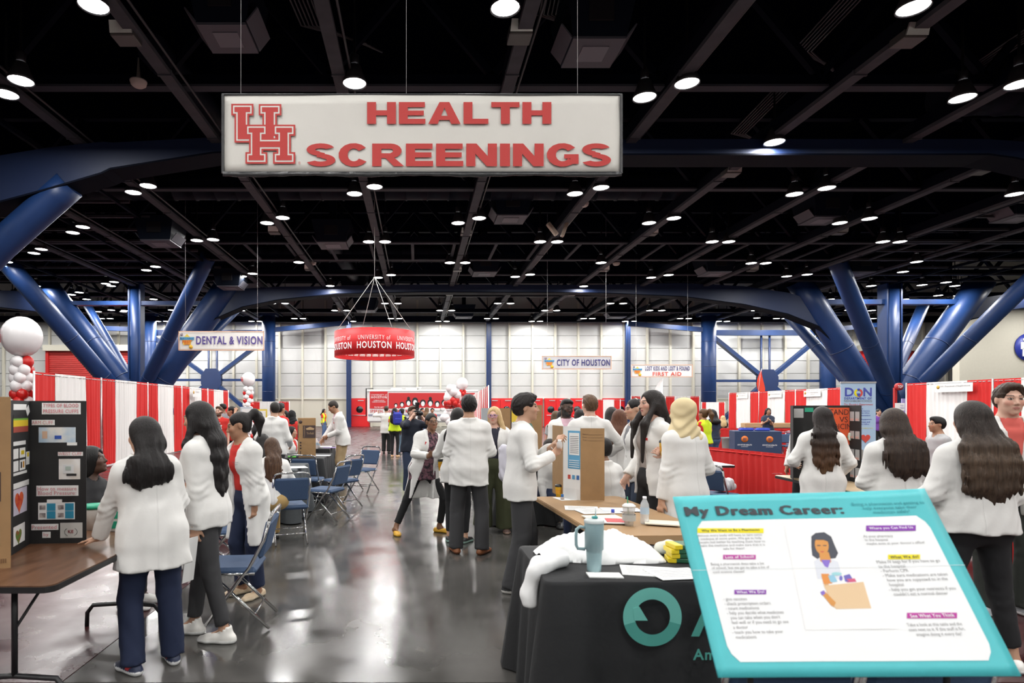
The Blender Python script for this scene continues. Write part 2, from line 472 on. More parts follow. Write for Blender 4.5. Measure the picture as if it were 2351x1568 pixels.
def skeleton(h, sex, face, X, Y, lean, twist, pel, sit, head, lh, rh, lf, rf, neckfwd, hs=1.0):
    s = h / 1.75; wd = 1.0 if sex == 'm' else .9
    K = dict(s=s, wd=wd, h=h)
    cf, sf = math.cos(R(face)), math.sin(R(face))
    def tolocal(p): return np.array([(p[0] - X) * cf + (p[1] - Y) * sf, -(p[0] - X) * sf + (p[1] - Y) * cf, p[2]])
    def tolocald(p): return np.array([p[0] * cf + p[1] * sf, -p[0] * sf + p[1] * cf, p[2]])
    lf = lf or (.095 * s, 0, 8); rf = rf or (-.095 * s, 0, -8)
    pz = .95 * s if sit is None else sit + .09
    px, py = pel if pel else ((lf[0] + rf[0]) / 2, (lf[1] + rf[1]) / 2) if sit is None else (0, 0)
    L1, L2 = .435 * s, .42 * s
    ank = []
    for (fx, fy, fd, *lift) in (lf, rf):
        ank.append(np.array([fx, fy, .085 * s + (lift[0] if lift else 0)]))
    if sit is None:
        for a, sg in zip(ank, (1, -1)):
            dx = math.hypot(px + sg * .085 * s - a[0], py - a[1])
            pz = min(pz, math.sqrt(max((L1 + L2) ** 2 * .996 - dx * dx, .1)) + a[2] + .03 * s)
    pel_ = np.array([px, py, pz])
    up = nrm((math.tan(R(lean[1])), -math.tan(R(lean[0])), 1))
    lat = np.array([math.cos(R(twist)), math.sin(R(twist)), 0]); lat = nrm(lat - up * (lat @ up))
    fwd = np.cross(lat, up); fwd = nrm(fwd) if fwd[1] < 0 or abs(twist) > 60 else nrm(-fwd)
    K.update(pel=pel_, up=up, lat=lat, fwd=fwd)
    T = lambda t, l=0, f=0: pel_ + up * (t * s) + lat * (l * s) + fwd * (f * s)
    K['T'] = T
    K['sh'] = [T(.445, sg * .168 * wd, 0) for sg in (1, -1)]
    K['neck'] = T(.525, 0, -.005 + neckfwd * .4)
    uh = nrm(up * .6 + np.array([0, 0, 1.]) * .4)
    K['hc'] = K['neck'] + (uh * .158 + fwd * (.028 + neckfwd)) * s
    K['R'] = rotm(R(head[0] + twist), R(head[1]), R(head[2])); K['hs'] = s * .985 * hs if h > 1.3 else s * 1.1 * hs
    K['hs'] = max(K['hs'], .93)
    K['hip'] = [pel_ + lat * (sg * .088 * s) - np.array([0, 0, .02 * s]) for sg in (1, -1)]
    K['elb'], K['wri'], K['hand'] = [], [], []
    for i, (sg, hd) in enumerate(((1, lh), (-1, rh))):
        S = K['sh'][i]
        hd = hd or {}
        if isinstance(hd, tuple): hd = dict(p=hd)
        if 'w' in hd: t = tolocal(hd['w'])
        elif 'p' in hd: t = np.array(hd['p'], float)
        else: t = S + np.array([sg * .05, -.05, -.525]) * s
        pole = np.array(hd.get('pole', (sg * .45, .7, -.35)), float)
        if 'polew' in hd: pole = tolocald(hd['polew'])
        e, wv = ik(S, t, .285 * s, .25 * s, pole)
        dr = nrm(wv - e)
        if 'dw' in hd: dr = nrm(tolocald(hd['dw']))
        elif 'd' in hd: dr = nrm(hd['d'])
        pn = np.array(hd.get('n', (-sg, 0, 0)), float)
        if 'nw' in hd: pn = tolocald(hd['nw'])
        pn = nrm(pn - dr * (pn @ dr))
        K['elb'].append(e); K['wri'].append(wv); K['hand'].append((dr, pn, hd.get('curl', .35), sg, hd.get('spread', .1)))
    K['knee'], K['ank'], K['fd'], K['lift'] = [], [], [], []
    for i, (f, a) in enumerate(zip((lf, rf), ank)):
        fd = R(f[2]); fdir = np.array([math.sin(fd), -math.cos(fd), 0])
        k, a2 = ik(K['hip'][i], a, L1, L2, fdir if sit is None else fdir + np.array([0, 0, 1.2]))
        K['knee'].append(k); K['ank'].append(a2); K['fd'].append(fdir); K['lift'].append(f[3] if len(f) > 3 else 0)
    return K

def hand_prims(K, i, lod):
    s = K['s'] * (1.0 if K['wd'] == 1 else .93); w0 = K['wri'][i]; d, n, curl, sg, spread = K['hand'][i]
    side = nrm(np.cross(d, n)) * (1 if sg > 0 else -1)     # towards the thumb
    if side @ np.array([0, 0, 0]) != 0: pass
    pc = w0 + d * .048 * s
    P = [seg(w0 - d * .03 * s, w0 + d * .02 * s, .024 * s, .022 * s, side, 1.15, k=.015),
         seg(w0 + d * .015 * s, w0 + d * .078 * s, .0155 * s, .0145 * s, side, 2.3, 2.6, k=.012)]
    for j in range(4):
        off = (1.5 - j) * .0195 * s; L = (.074, .082, .077, .06)[j] * s * .95
        b = w0 + d * .082 * s + side * off
        c = curl * (1 + .12 * j)
        d1 = nrm(d * math.cos(c * 1.1) + n * math.sin(c * 1.1) + side * (1.5 - j) * spread)
        d2 = nrm(d * math.cos(c * 2.3) + n * math.sin(c * 2.3) + side * (1.5 - j) * spread * .6)
        m = b + d1 * L * .5
        P += [seg(b - d1 * .012, m, .0092 * s, .0085 * s, k=.007), seg(m, m + d2 * L * .5, .0085 * s, .0065 * s, k=.006)]
    tb = w0 + d * .02 * s + side * .022 * s
    t1 = nrm(d * .75 + side * .75 + n * .25); t2 = nrm(d * .9 + side * .3 + n * (.25 + curl * .5))
    P += [seg(tb, tb + t1 * .04 * s, .0135 * s, .011 * s, k=.012), seg(tb + t1 * .04 * s, tb + t1 * .04 * s + t2 * .038 * s, .0105 * s, .0078 * s, k=.006)]
    return P

def head_prims(K, sex):
    c, Rm, q = K['hc'], K['R'], K['hs']
    W = lambda x, y, z: c + Rm @ (np.array([x, y, z]) * q)
    Rf = Rm.astype(np.float32)
    m = 1.0 if sex == 'm' else .94
    P = [ell(W(0, .018, .03), A3((.074, .095, .084)) * q, Rf, .02), ell(W(0, -.022, -.03), A3((.061 * m, .074, .083)) * q, Rf, .03),
         ell(W(0, -.032, -.074), A3((.047 * m, .054, .04)) * q, Rf, .03), ell(W(0, -.077, -.101), A3((.019 * m, .016, .014)) * q, Rf, .02),
         seg(W(0, -.091, .01), W(0, -.112, -.028), .0068 * q, .0108 * q, k=.012), ell(W(.0105, -.1, -.032), .0085 * q, None, .008), ell(W(-.0105, -.1, -.032), .0085 * q, None, .008),
         ell(W(.038 * m, -.062, -.024), .025 * q, None, .02), ell(W(-.038 * m, -.062, -.024), .025 * q, None, .02),
         seg(W(-.034, -.082, .025), W(.034, -.082, .025), .011 * q, .011 * q, k=.016),
         seg(W(-.014, -.0905, -.0585), W(.014, -.0905, -.0585), .0065 * q, .0065 * q, k=.008), seg(W(-.012, -.09, -.0675), W(.012, -.09, -.0675), .0075 * q, .0075 * q, k=.006),
         ell(W(.075, .014, -.006), A3((.009, .019, .031)) * q, Rf, .01), ell(W(-.075, .014, -.006), A3((.009, .019, .031)) * q, Rf, .01)]
    sub = [ell(W(.032, -.1, .007), A3((.019, .014, .011)) * q, Rf), ell(W(-.032, -.1, .007), A3((.019, .014, .011)) * q, Rf)]
    eye = [ell(W(.031, -.0795, .006), .0128 * q), ell(W(-.031, -.0795, .006), .0128 * q)]
    nb = K['neck']; s = K['s']
    r = .056 if sex == 'm' else .047
    neck = [seg(W(0, .018, -.06), nb - K['up'] * .03 * s, r * q * .95, r * q * 1.12, k=.03)]
    return P, sub, eye, neck, W

def torso_prims(K, e, sex, fat, hem=None, hemoff=(0, 0), flare=1.0, chest_e=0.0):
    s, wd, T, lat = K['s'], K['wd'], K['T'], K['lat']
    d0 = .108 * s * (1 if sex == 'm' else .97)
    wch, wwa, whi = (.170, .150, .160) if sex == 'm' else (.152, .130, .166)
    if hem is not None: whi = max(whi, .182); wwa += .012
    wch, wwa, whi = wch * s * (.6 + .4 * fat), wwa * s * fat, whi * s * (.5 + .5 * fat)
    dw, dh = .100 * s * fat, (.112 if hem is None else .119) * s * (.5 + .5 * fat)
    S = K['sh']
    q = [seg(T(.41), T(.30), d0 * .88 + e, d0 + e, lat, (wch + e) / (d0 * .88 + e), (wch + e) / (d0 + e), k=.05),
         seg(T(.30), T(.14), d0 + e, dw + e, lat, (wch + e) / (d0 + e), (wwa + e) / (dw + e), k=.05),
         seg(T(.14), T(0), dw + e, dh + e, lat, (wwa + e) / (dw + e), (whi + e) / (dh + e), k=.05),
         seg(S[0] - lat * .01 * s, T(.50, .03), .050 * s + e, .040 * s + e, k=.05), seg(S[1] + lat * .01 * s, T(.50, -.03), .050 * s + e, .040 * s + e, k=.05),
         seg(T(.515, 0, -.01), T(.44), .05 * s + e * .8, .085 * s + e, lat, 1.15, 1.5, k=.07)]
    if sex == 'f':
        q += [ell(T(.335, .066, .07), (.06 * s + e), None, .06), ell(T(.335, -.066, .07), (.06 * s + e), None, .06)]
    if hem is not None:
        hz = hem
        c0 = T(0); c1 = np.array([c0[0] + hemoff[0], c0[1] + hemoff[1], hz - .06])
        u2 = nrm((lat[0], lat[1], 0))
        q += [seg(c0, c1, dh + e, (dh + e) * 1.12 * flare, u2, (whi + e) / (dh + e), (whi + e + .012) / (dh + e), k=.06)]
    return q
def arm_prims(K, i, e, upto=2.0, r=(.052, .043, .034), taper=True):
    s = K['s']; S, E, Wp = K['sh'][i], K['elb'][i], K['wri'][i]; q = []
    a, b, c = (x * s + e for x in r)
    if upto <= 1:
        end = S + (E - S) * upto; q.append(seg(S, end, a, b + .008, k=.05, cut=(end - nrm(E - S) * .012, nrm(E - S))))
    else:
        dr = nrm(Wp - E); end = E + (Wp - E) * (upto - 1)
        q += [seg(S, E, a, b, k=.05), seg(E, end + dr * .05, b, c, k=.018, cut=(end, dr))]
    return q
def leg_prims(K, i, e, style='slim', cuff=.06):
    s = K['s']; H, Kn, An = K['hip'][i], K['knee'][i], K['ank'][i]
    r = dict(body=(.082, .052, .036), slim=(.090, .060, .046), legging=(.086, .054, .039), straight=(.096, .076, .074), wide=(.10, .105, .14), jeans=(.093, .070, .062))[style]
    a, b, c = (x * s + e for x in r)
    dr = nrm(An - Kn); end = An + dr * (.085 * s - cuff)
    return [seg(H, Kn, a, b, k=.05), seg(Kn, end + dr * .06, b, c, k=.018, cut=(end, dr))]

def person(label, X, Y, h=1.65, face=0.0, sex='f', lod=1, skin='light', fat=1.0, lean=(2, 0), twist=0, pel=None, sit=None, head=(0, 0, 0),
           lh=None, rh=None, lf=None, rf=None, hair=None, wear=(), glasses=None, beard=None, neckfwd=0.0, shoes=None, group=None, seed=0,
           arms_bare=1.0, legs_bare=False, lip=None, show_feet=True, cat='person', hs=1.0, zoff=0.0):
    K = skeleton(h, sex, face, X, Y, lean, twist, pel, sit, head, lh, rh, lf, rf, neckfwd, hs)
    s = K['s']; vh, vn, vc, vr = VOX[lod]
    sk = A3(SKIN[skin]); hairc = A3((hair or {}).get('c', (.012, .009, .008)))
    HP, HS, HE, NK, W = head_prims(K, sex)
    hc, Rm, q = K['hc'], K['R'], K['hs']
    beardp = []
    if beard: beardp = [ell(W(0, -.05, -.088), A3((.05, .05, .036)) * q, Rm.astype(np.float32), .02)]
    TP = torso_prims(K, 0.0, sex, fat)
    AP = [arm_prims(K, i, 0.0, 2.0, (.046, .036, .025)) for i in (0, 1)]
    LP = [leg_prims(K, i, 0.0, 'body', .0) for i in (0, 1)]
    HA = [hand_prims(K, i, lod) for i in (0, 1)]
    def headf(P):
        d = union(HP + beardp + NK, P)
        if lod < 3:
            for e in HS: d = ssub(d, prim_d(e, P), .008)
            for e in HE: d = np.minimum(d, prim_d(e, P))
        return d
    nbz = K['neck']
    def upper(P):        # head, neck and the top of the chest
        d = headf(P); t = union(TP, P); k = .04
        hh = np.maximum(k - np.abs(d - t), 0) / k
        return np.minimum(d, t) - hh * hh * k * .25
    FT = [seg(K['ank'][i] + np.array([0, 0, -.02]), K['ank'][i] + K['fd'][i] * .13 * s - np.array([0, 0, .052 * s]), .034 * s, .026 * s, k=.03) for i in (0, 1)]
    def lower(P): return union(TP + NK + AP[0] + AP[1] + LP[0] + LP[1] + FT, P)
    parts = []
    lo, hi = bounds(HP, .012); lo[2] -= .10 * s; lo[:2] -= .03; hi[:2] += .03
    hb = (lo.copy(), hi.copy())
    parts.append(polygonise(upper, lo, hi, vh))
    boxes = [hb]
    for i in (0, 1):
        up_from = K['wri'][i] if arms_bare >= 1 else K['elb'][i]
        hp = HA[i] + ([] if arms_bare >= 1 else AP[i])
        lo, hi = bounds(HA[i], .006)
        if arms_bare < 1: lo = np.minimum(lo, K['elb'][i] - .09); hi = np.maximum(hi, K['elb'][i] + .09); lo = np.minimum(lo, K['sh'][i] * .5 + K['elb'][i] * .5 - .06); hi = np.maximum(hi, K['sh'][i] * .5 + K['elb'][i] * .5 + .06)
        parts.append(polygonise(lambda P: union(AP[i] + HA[i], P), lo, hi, vn if arms_bare >= 1 else max(vn * 1.25, .009)))
    lo, hi = bounds(TP + AP[0] + AP[1] + LP[0] + LP[1] + FT, .02)
    lo[2] = max(lo[2], .002)
    cb = .034 if not legs_bare else .014
    V, F = polygonise(lower, lo, hi, cb)
    inb = np.zeros(len(V), bool)
    sh_ = cb * .9
    inb |= ((V > hb[0] + sh_) & (V < hb[1] + np.array([0, 0, .2]) - sh_)).all(1) & (V[:, 2] > hb[0][2] + cb)
    F = F[~inb[F].all(1)]
    parts.append((V, F))
    lipc = A3(lip) if lip is not None else sk * A3((1.0, .62, .62)); 
    if skin in ('brown', 'deep'): lipc = sk * A3((1.25, .85, .85))
    def colour(V):
        c = np.tile(sk, (len(V), 1)).astype(np.float32)
        p = ((V - hc) @ Rm) / q
        x, y, z = np.abs(p[:, 0]), p[:, 1], p[:, 2]
        fr = (y < -.045) & (z < .1) & (z > -.12)
        ck = fr & (((x - .04) / .022) ** 2 + ((z + .025) / .02) ** 2 < 1); c[ck] = c[ck] * A3((1.05, .88, .88))
        if lod < 3:
            e = fr & (((x - .031) / .0145) ** 2 + ((z - .0065) / .0072) ** 2 < 1); c[e] = (.05, .035, .03)
            e = fr & (((x - .031) / .0115) ** 2 + ((z - .0055) / .0042) ** 2 < 1); c[e] = (.42, .38, .36)
            e = fr & ((x - .031) ** 2 + (z - .006) ** 2 < .0056 ** 2); c[e] = (.02, .013, .01)
            bz = .0275 + .004 * np.sin((x - .012) / .04 * 3.1)
            e = fr & (x > .013) & (x < .05) & (np.abs(z - bz) < .0042); c[e] = hairc * .9 + sk * .1
            e = fr & ((p[:, 0] / .0235) ** 2 + ((z + .063) / .0095) ** 2 < 1) & (y < -.075); c[e] = lipc
            e = fr & (x < .021) & (np.abs(z + .063) < .0016) & (y < -.075); c[e] = lipc * .45
        if beard:
            e = (y < .005) & (z > -.126) & ((z < -.052 + np.clip(x - .045, 0, .03) * 1.6) | ((x < .03) & (z < -.046))) & ~((x < .021) & (np.abs(z + .063) < .0075))
            c[e] = A3(beard)
        return c
    body = link('person', sdf_mesh('person', parts, M('skin', (.5, .3, .2), .52, attr=True, bump=.06, bscale=260), colour, 1))
    body.location = (X, Y, zoff); body.rotation_euler = (0, 0, R(face))
    tag(body, label, cat, group)
    K['body'] = body; K['W'] = W; K['vox'] = VOX[lod]; K['lod'] = lod; K['seed'] = seed; K['sex'] = sex; K['fat'] = fat; K['sit'] = sit
    for g in wear:
        garment(K, dict(g))
    if hair: hairdo(K, hair)
    if shoes and show_feet:
        for i in (0, 1): shoe(K, i, shoes)
    if glasses: spectacles(K, glasses)
    return K

def tcoords(K, P):
    q = P - A3(K['pel']); s = K['s']
    return q @ A3(K['lat']) / s, q @ A3(K['fwd']) / s, q @ A3(K['up']) / s

def garment(K, g):
    kind = g['kind']; s = K['s']; vc = K['vox'][2] * (1.15 if g.get('under') else 1.4 if kind == 'pants' else 1.0); body = K['body']; sex, fat = K['sex'], K['fat'] * g.get('fat', 1.0)
    sd = K['seed'] * 7 + {'coat': 1, 'top': 2, 'pants': 3, 'skirt': 4, 'hijab': 5, 'vest': 6}.get(kind, 0)
    mat = g.get('mat') or (M('coat_cotton') if kind == 'coat' else None) or M('cotton_white', (.74, .73, .71), .85, bump=.12, bscale=16, var=.02, vscale=7)
    name = g.get('name', kind); amp = g.get('amp', .0060)
    r = np.random.RandomState(sd + 11); ph = r.uniform(0, 6, 4)
    if kind in ('coat', 'top', 'vest'):
        e = g.get('e', .018 if kind == 'coat' else (.004 if g.get('under') else .010 if kind == 'top' else .02))
        hem = g.get('hem'); sl = 0 if g.get('under') else g.get('sleeve', 1.93 if kind == 'coat' else (.62 if kind == 'top' else 0))
        TP = torso_prims(K, e, sex, fat, hem, g.get('hemoff', (0, 0)), g.get('flare', 1.0))
        prims = list(TP)
        if sl > 0:
            rr = (.047, .043, .037) if kind == 'coat' else ((.048, .045, .038) if sl > 1 else (.046, .054, .05))
            for i in (0, 1): prims += arm_prims(K, i, e * .75, sl, rr)
        lo, hi = bounds(prims, .02)
        nk, up = A3(K['neck']), A3(K['up'])
        opn = g.get('open'); hemw = g.get('hemwave', .006)
        hc_ = K['T'](0); nr = g.get('neck', .078 if kind == 'coat' else .068) * s
        colh = g.get('collar', kind == 'coat')
        NKc = K['T'](.485, 0, -.002); NKt = K['T'](.548, 0, -.016)
        lo[2] = max(lo[2], (hem or K['pel'][2] - .12) - .03)
        el = [A3(x) for x in K['elb']]
        off = g.get('openoff', 0.0)
        ofw = A3(K['hip'][0] - K['hip'][1])
        def f(P):
            d = union(prims, P)
            if colh:
                cb = prim_d(seg(NKc, NKt, nr + .026, nr + .010, K['lat'], 1.08), P)
                cb = np.maximum(cb, (P - A3(NKt)) @ up)
                d = np.minimum(d, cb)
            # neck hole
            l, fw, t = tcoords(K, P)
            neckd = prim_d(seg(K['T'](.46, 0, .012), K['T'](.66, 0, -.02), nr * (.8 if colh else .95), nr * (.98 if colh else 1.1), K['lat'], 1.08), P)
            d = np.maximum(d, -neckd)
            # folds
            wl = 0.0 if g.get('under') else wrinkle(P, amp, sd)
            low = np.clip((K['pel'][2] + .12 - P[:, 2]) / .5, 0, 1)
            th = np.arctan2(P[:, 1] - hc_[1], P[:, 0] - hc_[0])
            d = d + wl + (0 if g.get('under') else 1) * low * np.clip((hc_[2] - (hem or 1)) / .35, .25, 1) * (.013 * np.sin(6 * th + ph[0] + 2 * P[:, 2]) + .008 * np.sin(11 * th + ph[1]))
            if sl > 1:
                for E in el:
                    v = P - E; rr2 = np.sqrt((v * v).sum(1)); m = np.exp(-(rr2 / .09) ** 2)
                    d = d + m * .005 * np.sin(v[:, 2] * 120 + 75 * v[:, 0] + 55 * v[:, 1] + ph[2])
            if opn:
                zs = [o[0] for o in opn]; hw = np.interp(t, zs, [o[1] for o in opn])
                reg = np.maximum(np.abs(l - off - g.get('slant', 0) * t) - hw, .012 - fw) * s
                edge = np.abs(l - off - g.get('slant', 0) * t) - hw
                lap = (edge > 0) & (edge < .062 * np.clip((t - .1) / .3, 0, 1)) & (fw > 0.02) & (t < .47)
                d = d - np.where(lap, .006, 0)
                d = np.maximum(d, -reg)
            hz = hem if hem is not None else K['pel'][2] - .1 * s
            d = np.maximum(d, hz + hemw * np.sin(5 * th + ph[3]) - P[:, 2])
            return d
        me = sdf_mesh(name, [polygonise(f, lo, hi, vc)], mat, None, 1)
        o = link(name, me, body)
        return o
    if kind == 'pants':
        st = g.get('style', 'slim'); e = g.get('e', .006); cuff = g.get('cuff', .07)
        prims = torso_prims(K, e + .006, sex, fat)[2:3] + leg_prims(K, 0, e, st, cuff) + leg_prims(K, 1, e, st, cuff)
        prims += [seg(K['hip'][0], K['hip'][1], .1 * s + e, .1 * s + e, k=.05)]
        lo, hi = bounds(prims, .02); lo[2] = max(lo[2], .012)
        top = K['T'](.10)
        kn = [A3(x) for x in K['knee']]; an = [A3(x) for x in K['ank']]
        def f(P):
            d = union(prims, P) + wrinkle(P, g.get('amp', .004), sd, 1.3)
            for k_ in kn:
                v = P - k_; m = np.exp(-((v * v).sum(1)) / .012); d = d + m * .003 * np.sin(v[:, 2] * 90 + v[:, 0] * 60 + v[:, 1] * 50 + ph[1])
            for k_ in an:
                v = P - k_; m = np.exp(-((v * v).sum(1)) / .012); d = d + m * .004 * np.sin(v[:, 2] * 120 + v[:, 0] * 70 + ph[0])
            return np.maximum(d, (P - A3(top)) @ A3(K['up']))
        return link(name, sdf_mesh(name, [polygonise(f, lo, hi, vc)], mat, None, 1), body)
    if kind == 'skirt':
        hem = g['hem']; c0 = K['T'](.1); c1 = np.array([K['pel'][0], K['pel'][1], hem - .05])
        prims = [seg(c0, K['T'](0), .1 * s, .125 * s, K['lat'], 1.3, 1.4), seg(K['T'](0), c1, .125 * s, .17 * s * g.get('flare', 1), K['lat'], 1.4, 1.3, k=.05)]
        lo, hi = bounds(prims, .02)
        def f(P):
            th = np.arctan2(P[:, 1] - c1[1], P[:, 0] - c1[0]); low = np.clip((c0[2] - P[:, 2]) / .4, 0, 1)
            return np.maximum(union(prims, P) + low * .014 * np.sin(13 * th), hem - P[:, 2])
        return link(name, sdf_mesh(name, [polygonise(f, lo, hi, vc)], mat, None, 1), body)
    if kind == 'hijab':
        W, q, Rm = K['W'], K['hs'], K['R'].astype(np.float32)
        nb = K['neck']
        prims = [ell(W(0, .022, .03), A3((.091, .116, .1)) * q, Rm, .04), ell(W(0, .0, -.05), A3((.08, .09, .09)) * q, Rm, .05),
                 seg(W(0, .02, -.06), nb + K['fwd'] * .0 - np.array([0, 0, .02]), .085 * q, .10 * q, K['lat'], 1.05, 1.45, k=.05),
                 seg(nb - np.array([0, 0, .01]), K['T'](.45, 0, -.02), .085 * q, .09 * q, K['lat'], 1.6, 1.75, k=.05)]
        hole = [ell(W(0, -.125, -.012), A3((.06, .075, .088)) * q, Rm)]
        lo, hi = bounds(prims, .02)
        def f(P):
            p = ((P - A3(K['hc'])) @ Rm) / q
            d = union(prims, P) + .0065 * np.sin(p[:, 2] * 75 + p[:, 0] * 45 + 2 * np.sin(p[:, 1] * 22)) * np.clip(.4 - p[:, 2] * 5, .15, 1) + wrinkle(P, .006, sd, 1.4)
            return np.maximum(d, -prim_d(hole[0], P))
        return link(name, sdf_mesh(name, [polygonise(f, lo, hi, K['vox'][3])], mat, None, 1), body)

def hairmat(c, c2=None, ramp=None):
    key = 'hair_%s_%s_%s' % (c, c2, bool(ramp) and ramp)
    if key in _M: return _M[key]
    m = M(key, c, .5, bump=.35, bscale=22, stretch=(10, 10, .5), var=.45 if not c2 else 0, vscale=12, col2=c2, ramp=ramp, spec=.32)
    return m

def hairdo(K, H):
    kind = H['kind']; W, q, Rm = K['W'], K['hs'], K['R'].astype(np.float32); s = K['s']; vr = K['vox'][3]; lod = K['lod']
    mat = hairmat(tuple(H.get('c', (.012, .009, .008))), H.get('c2'), H.get('ramp')); sd = K['seed']
    t = H.get('t', .012)
    ends = None
    cap = [ell(W(0, .020, .032), A3((.076 + t, .097 + t, .086 + t)) * q, Rm, .03)]
    if kind in ('short', 'buzz', 'fade'):
        prims = cap + [ell(W(0, .045, -.01), A3((.072 + t * .6, .068 + t * .6, .075)) * q, Rm, .03)]
        if kind == 'short':
            prims += [ell(W(0, -.035, .095), A3((.06, .055, .028 + t * .4)) * q, Rm, .03)]
            if H.get('fringe'): prims += [ell(W(.012, -.075, .07), A3((.055, .03, .03)) * q, Rm, .025)]
        if kind == 'fade': prims = [ell(W(0, .0, .085), A3((.07, .088, .044)) * q, Rm, .02)] + [ell(W(0, .030, .03), A3((.079, .09, .08)) * q, Rm, .03)]
        hole = [ell(W(0, -.118, -.014), A3((.074, .085, .104)) * q, Rm), ell(W(.088, -.022, -.06), A3((.046, .062, .078)) * q, Rm), ell(W(-.088, -.022, -.06), A3((.046, .062, .078)) * q, Rm)]
        ends = -.075
    else:
        prims = cap + [ell(W(0, .03, -.02), A3((.080 + t * .5, .080, .08)) * q, Rm, .03)]
        hole = [ell(W(0, -.126, -.022), A3((.066, .088, .116)) * q, Rm)]
        if kind in ('pony', 'bun', 'back'):
            hole += [ell(W(.1, -.015, -.05), A3((.05, .07, .088)) * q, Rm), ell(W(-.1, -.015, -.05), A3((.05, .07, .088)) * q, Rm), ell(W(0, .0, -.15), A3((.12, .14, .075)) * q, Rm)]
    chains = []
    if kind in ('long', 'curly'):
        L = H.get('len', .35) * s; wd = H.get('w', .1); bk = H.get('back', .135); dep = H.get('dep', .036)
        nb = K['neck']; back = -K['fwd']; sway = H.get('sway', 0.0)
        pts = [W(0, .05, .0), W(0, .075, -.075), nb + back * (bk - .02) * s + np.array([0, 0, -.02]) + K['lat'] * sway * .3]
        n = 4
        for i in range(1, n + 1):
            f_ = i / n
            pts.append(nb + back * (bk + .012 * f_) * s + np.array([0, 0, -.03 - L * f_]) + K['lat'] * sway * (.3 + .7 * f_))
        wds = [.082, .088, wd, wd * 1.02, wd, wd * .9, wd * .62]; dps = [.075, .06, dep + .008, dep, dep * .95, dep * .8, dep * .5]
        for i in range(len(pts) - 1):
            u = nrm(K['lat'] if i > 1 else Rm[:, 0])
            chains.append(seg(pts[i], pts[i + 1], dps[i] * q, dps[i + 1] * q, u, wds[i] / dps[i], wds[i + 1] / dps[i + 1], k=.05))
        for (sx, ln, fw_) in H.get('locks', ()):      # locks falling in front of or over the shoulders
            S = K['neck'] + K['lat'] * sx * s
            a = W(np.sign(sx) * .078, .0, -.02); b = S + K['fwd'] * fw_ * s + np.array([0, 0, -.03])
            c = b + np.array([0, 0, -ln * s]) + K['fwd'] * .03
            chains += [seg(a, b, .028 * q, .032 * q, K['lat'], 1.0, 1.2, k=.04), seg(b, c, .032 * q, .014 * q, K['lat'], 1.2, 1.1, k=.03)]
    if kind == 'pony':
        hp = H.get('p', (0, .115, .06)); L = H.get('len', .28) * s
        a = W(*hp); b = a + np.array([0, 0, .02]) - K['fwd'] * .05; c = b - K['fwd'] * .05 + np.array([0, 0, -.35 * L]); d_ = c - K['fwd'] * .0 + np.array([0, 0, -.65 * L])
        chains += [seg(W(0, .09, .05), a, .05 * q, .03 * q, k=.03), seg(a, b, .026, .034, k=.02), seg(b, c, .036, .042, k=.03), seg(c, d_, .042, .014, k=.03)]
    if kind == 'bun':
        chains += [ell(W(*H.get('p', (0, .125, .05))), .045 * q, None, .015)]
    allp = prims + chains
    lo, hi = bounds(allp, .02)
    lat = A3(K['lat']); curly = kind == 'curly'
    hc = A3(K['hc'])
    rr = np.random.RandomState(sd + 5); ph = rr.uniform(0, 6, 6)
    def f(P):
        l = (P - hc) @ lat; z = P[:, 2]
        Q = P
        if chains and kind in ('long', 'curly'):
            lowm = np.clip((hc[2] - .2 - z) / .25, 0, 1)
            Q = P.copy(); Q[:, 2] += lowm * (.016 * np.sin(l * 37 + ph[0]) + .010 * np.sin(l * 83 + ph[1]) + .007 * np.sin(l * 190 + ph[3]))
            amp = .02 if curly else .0035
            Q[:, 0] += lowm * amp * np.sin(z * (38 if curly else 13) + ph[2] + l * 30); Q[:, 1] += lowm * amp * .6 * np.sin(z * (31 if curly else 11) + ph[3] + l * 50)
        d = union(prims, Q)
        for hl in hole: d = ssub(d, prim_d(hl, P), .02)
        if kind in ('short', 'buzz', 'fade'):
            p = ((P - hc) @ Rm) / q
            d = np.maximum(d, (ends - p[:, 2]) * q + .03 * np.clip(-p[:, 1] * 8, 0, 1))
            if kind == 'short' and lod < 3: d = d + .0045 * np.sin(p[:, 0] * 170 + 4 * np.sin(p[:, 1] * 30 + p[:, 2] * 40)) * np.sin(p[:, 1] * 60 + 40 * p[:, 2] + ph[0])
        for c in chains:
            e = prim_d(c, Q); k = c[4] if c[0] == 'e' else c[8]
            hh = np.maximum(k - np.abs(d - e), 0) / k; d = np.minimum(d, e) - hh * hh * k * .25
        if kind in ('long', 'curly', 'pony') and lod < 3:
            fq = 300 if lod == 0 else 200
            hm = np.clip((hc[2] + .03 - z) / .12, 0, 1)
            d = d + hm * .0022 * np.sin(l * fq + 3 * np.sin(z * 7 + ph[4])) + hm * .004 * np.sin(l * 90 + 2.5 * np.sin(z * 6 + ph[5]) + P[:, 1] * 60)
        return d
    link('hair', sdf_mesh('hair', [polygonise(f, lo, hi, vr)], mat, None, 1), K['body'])

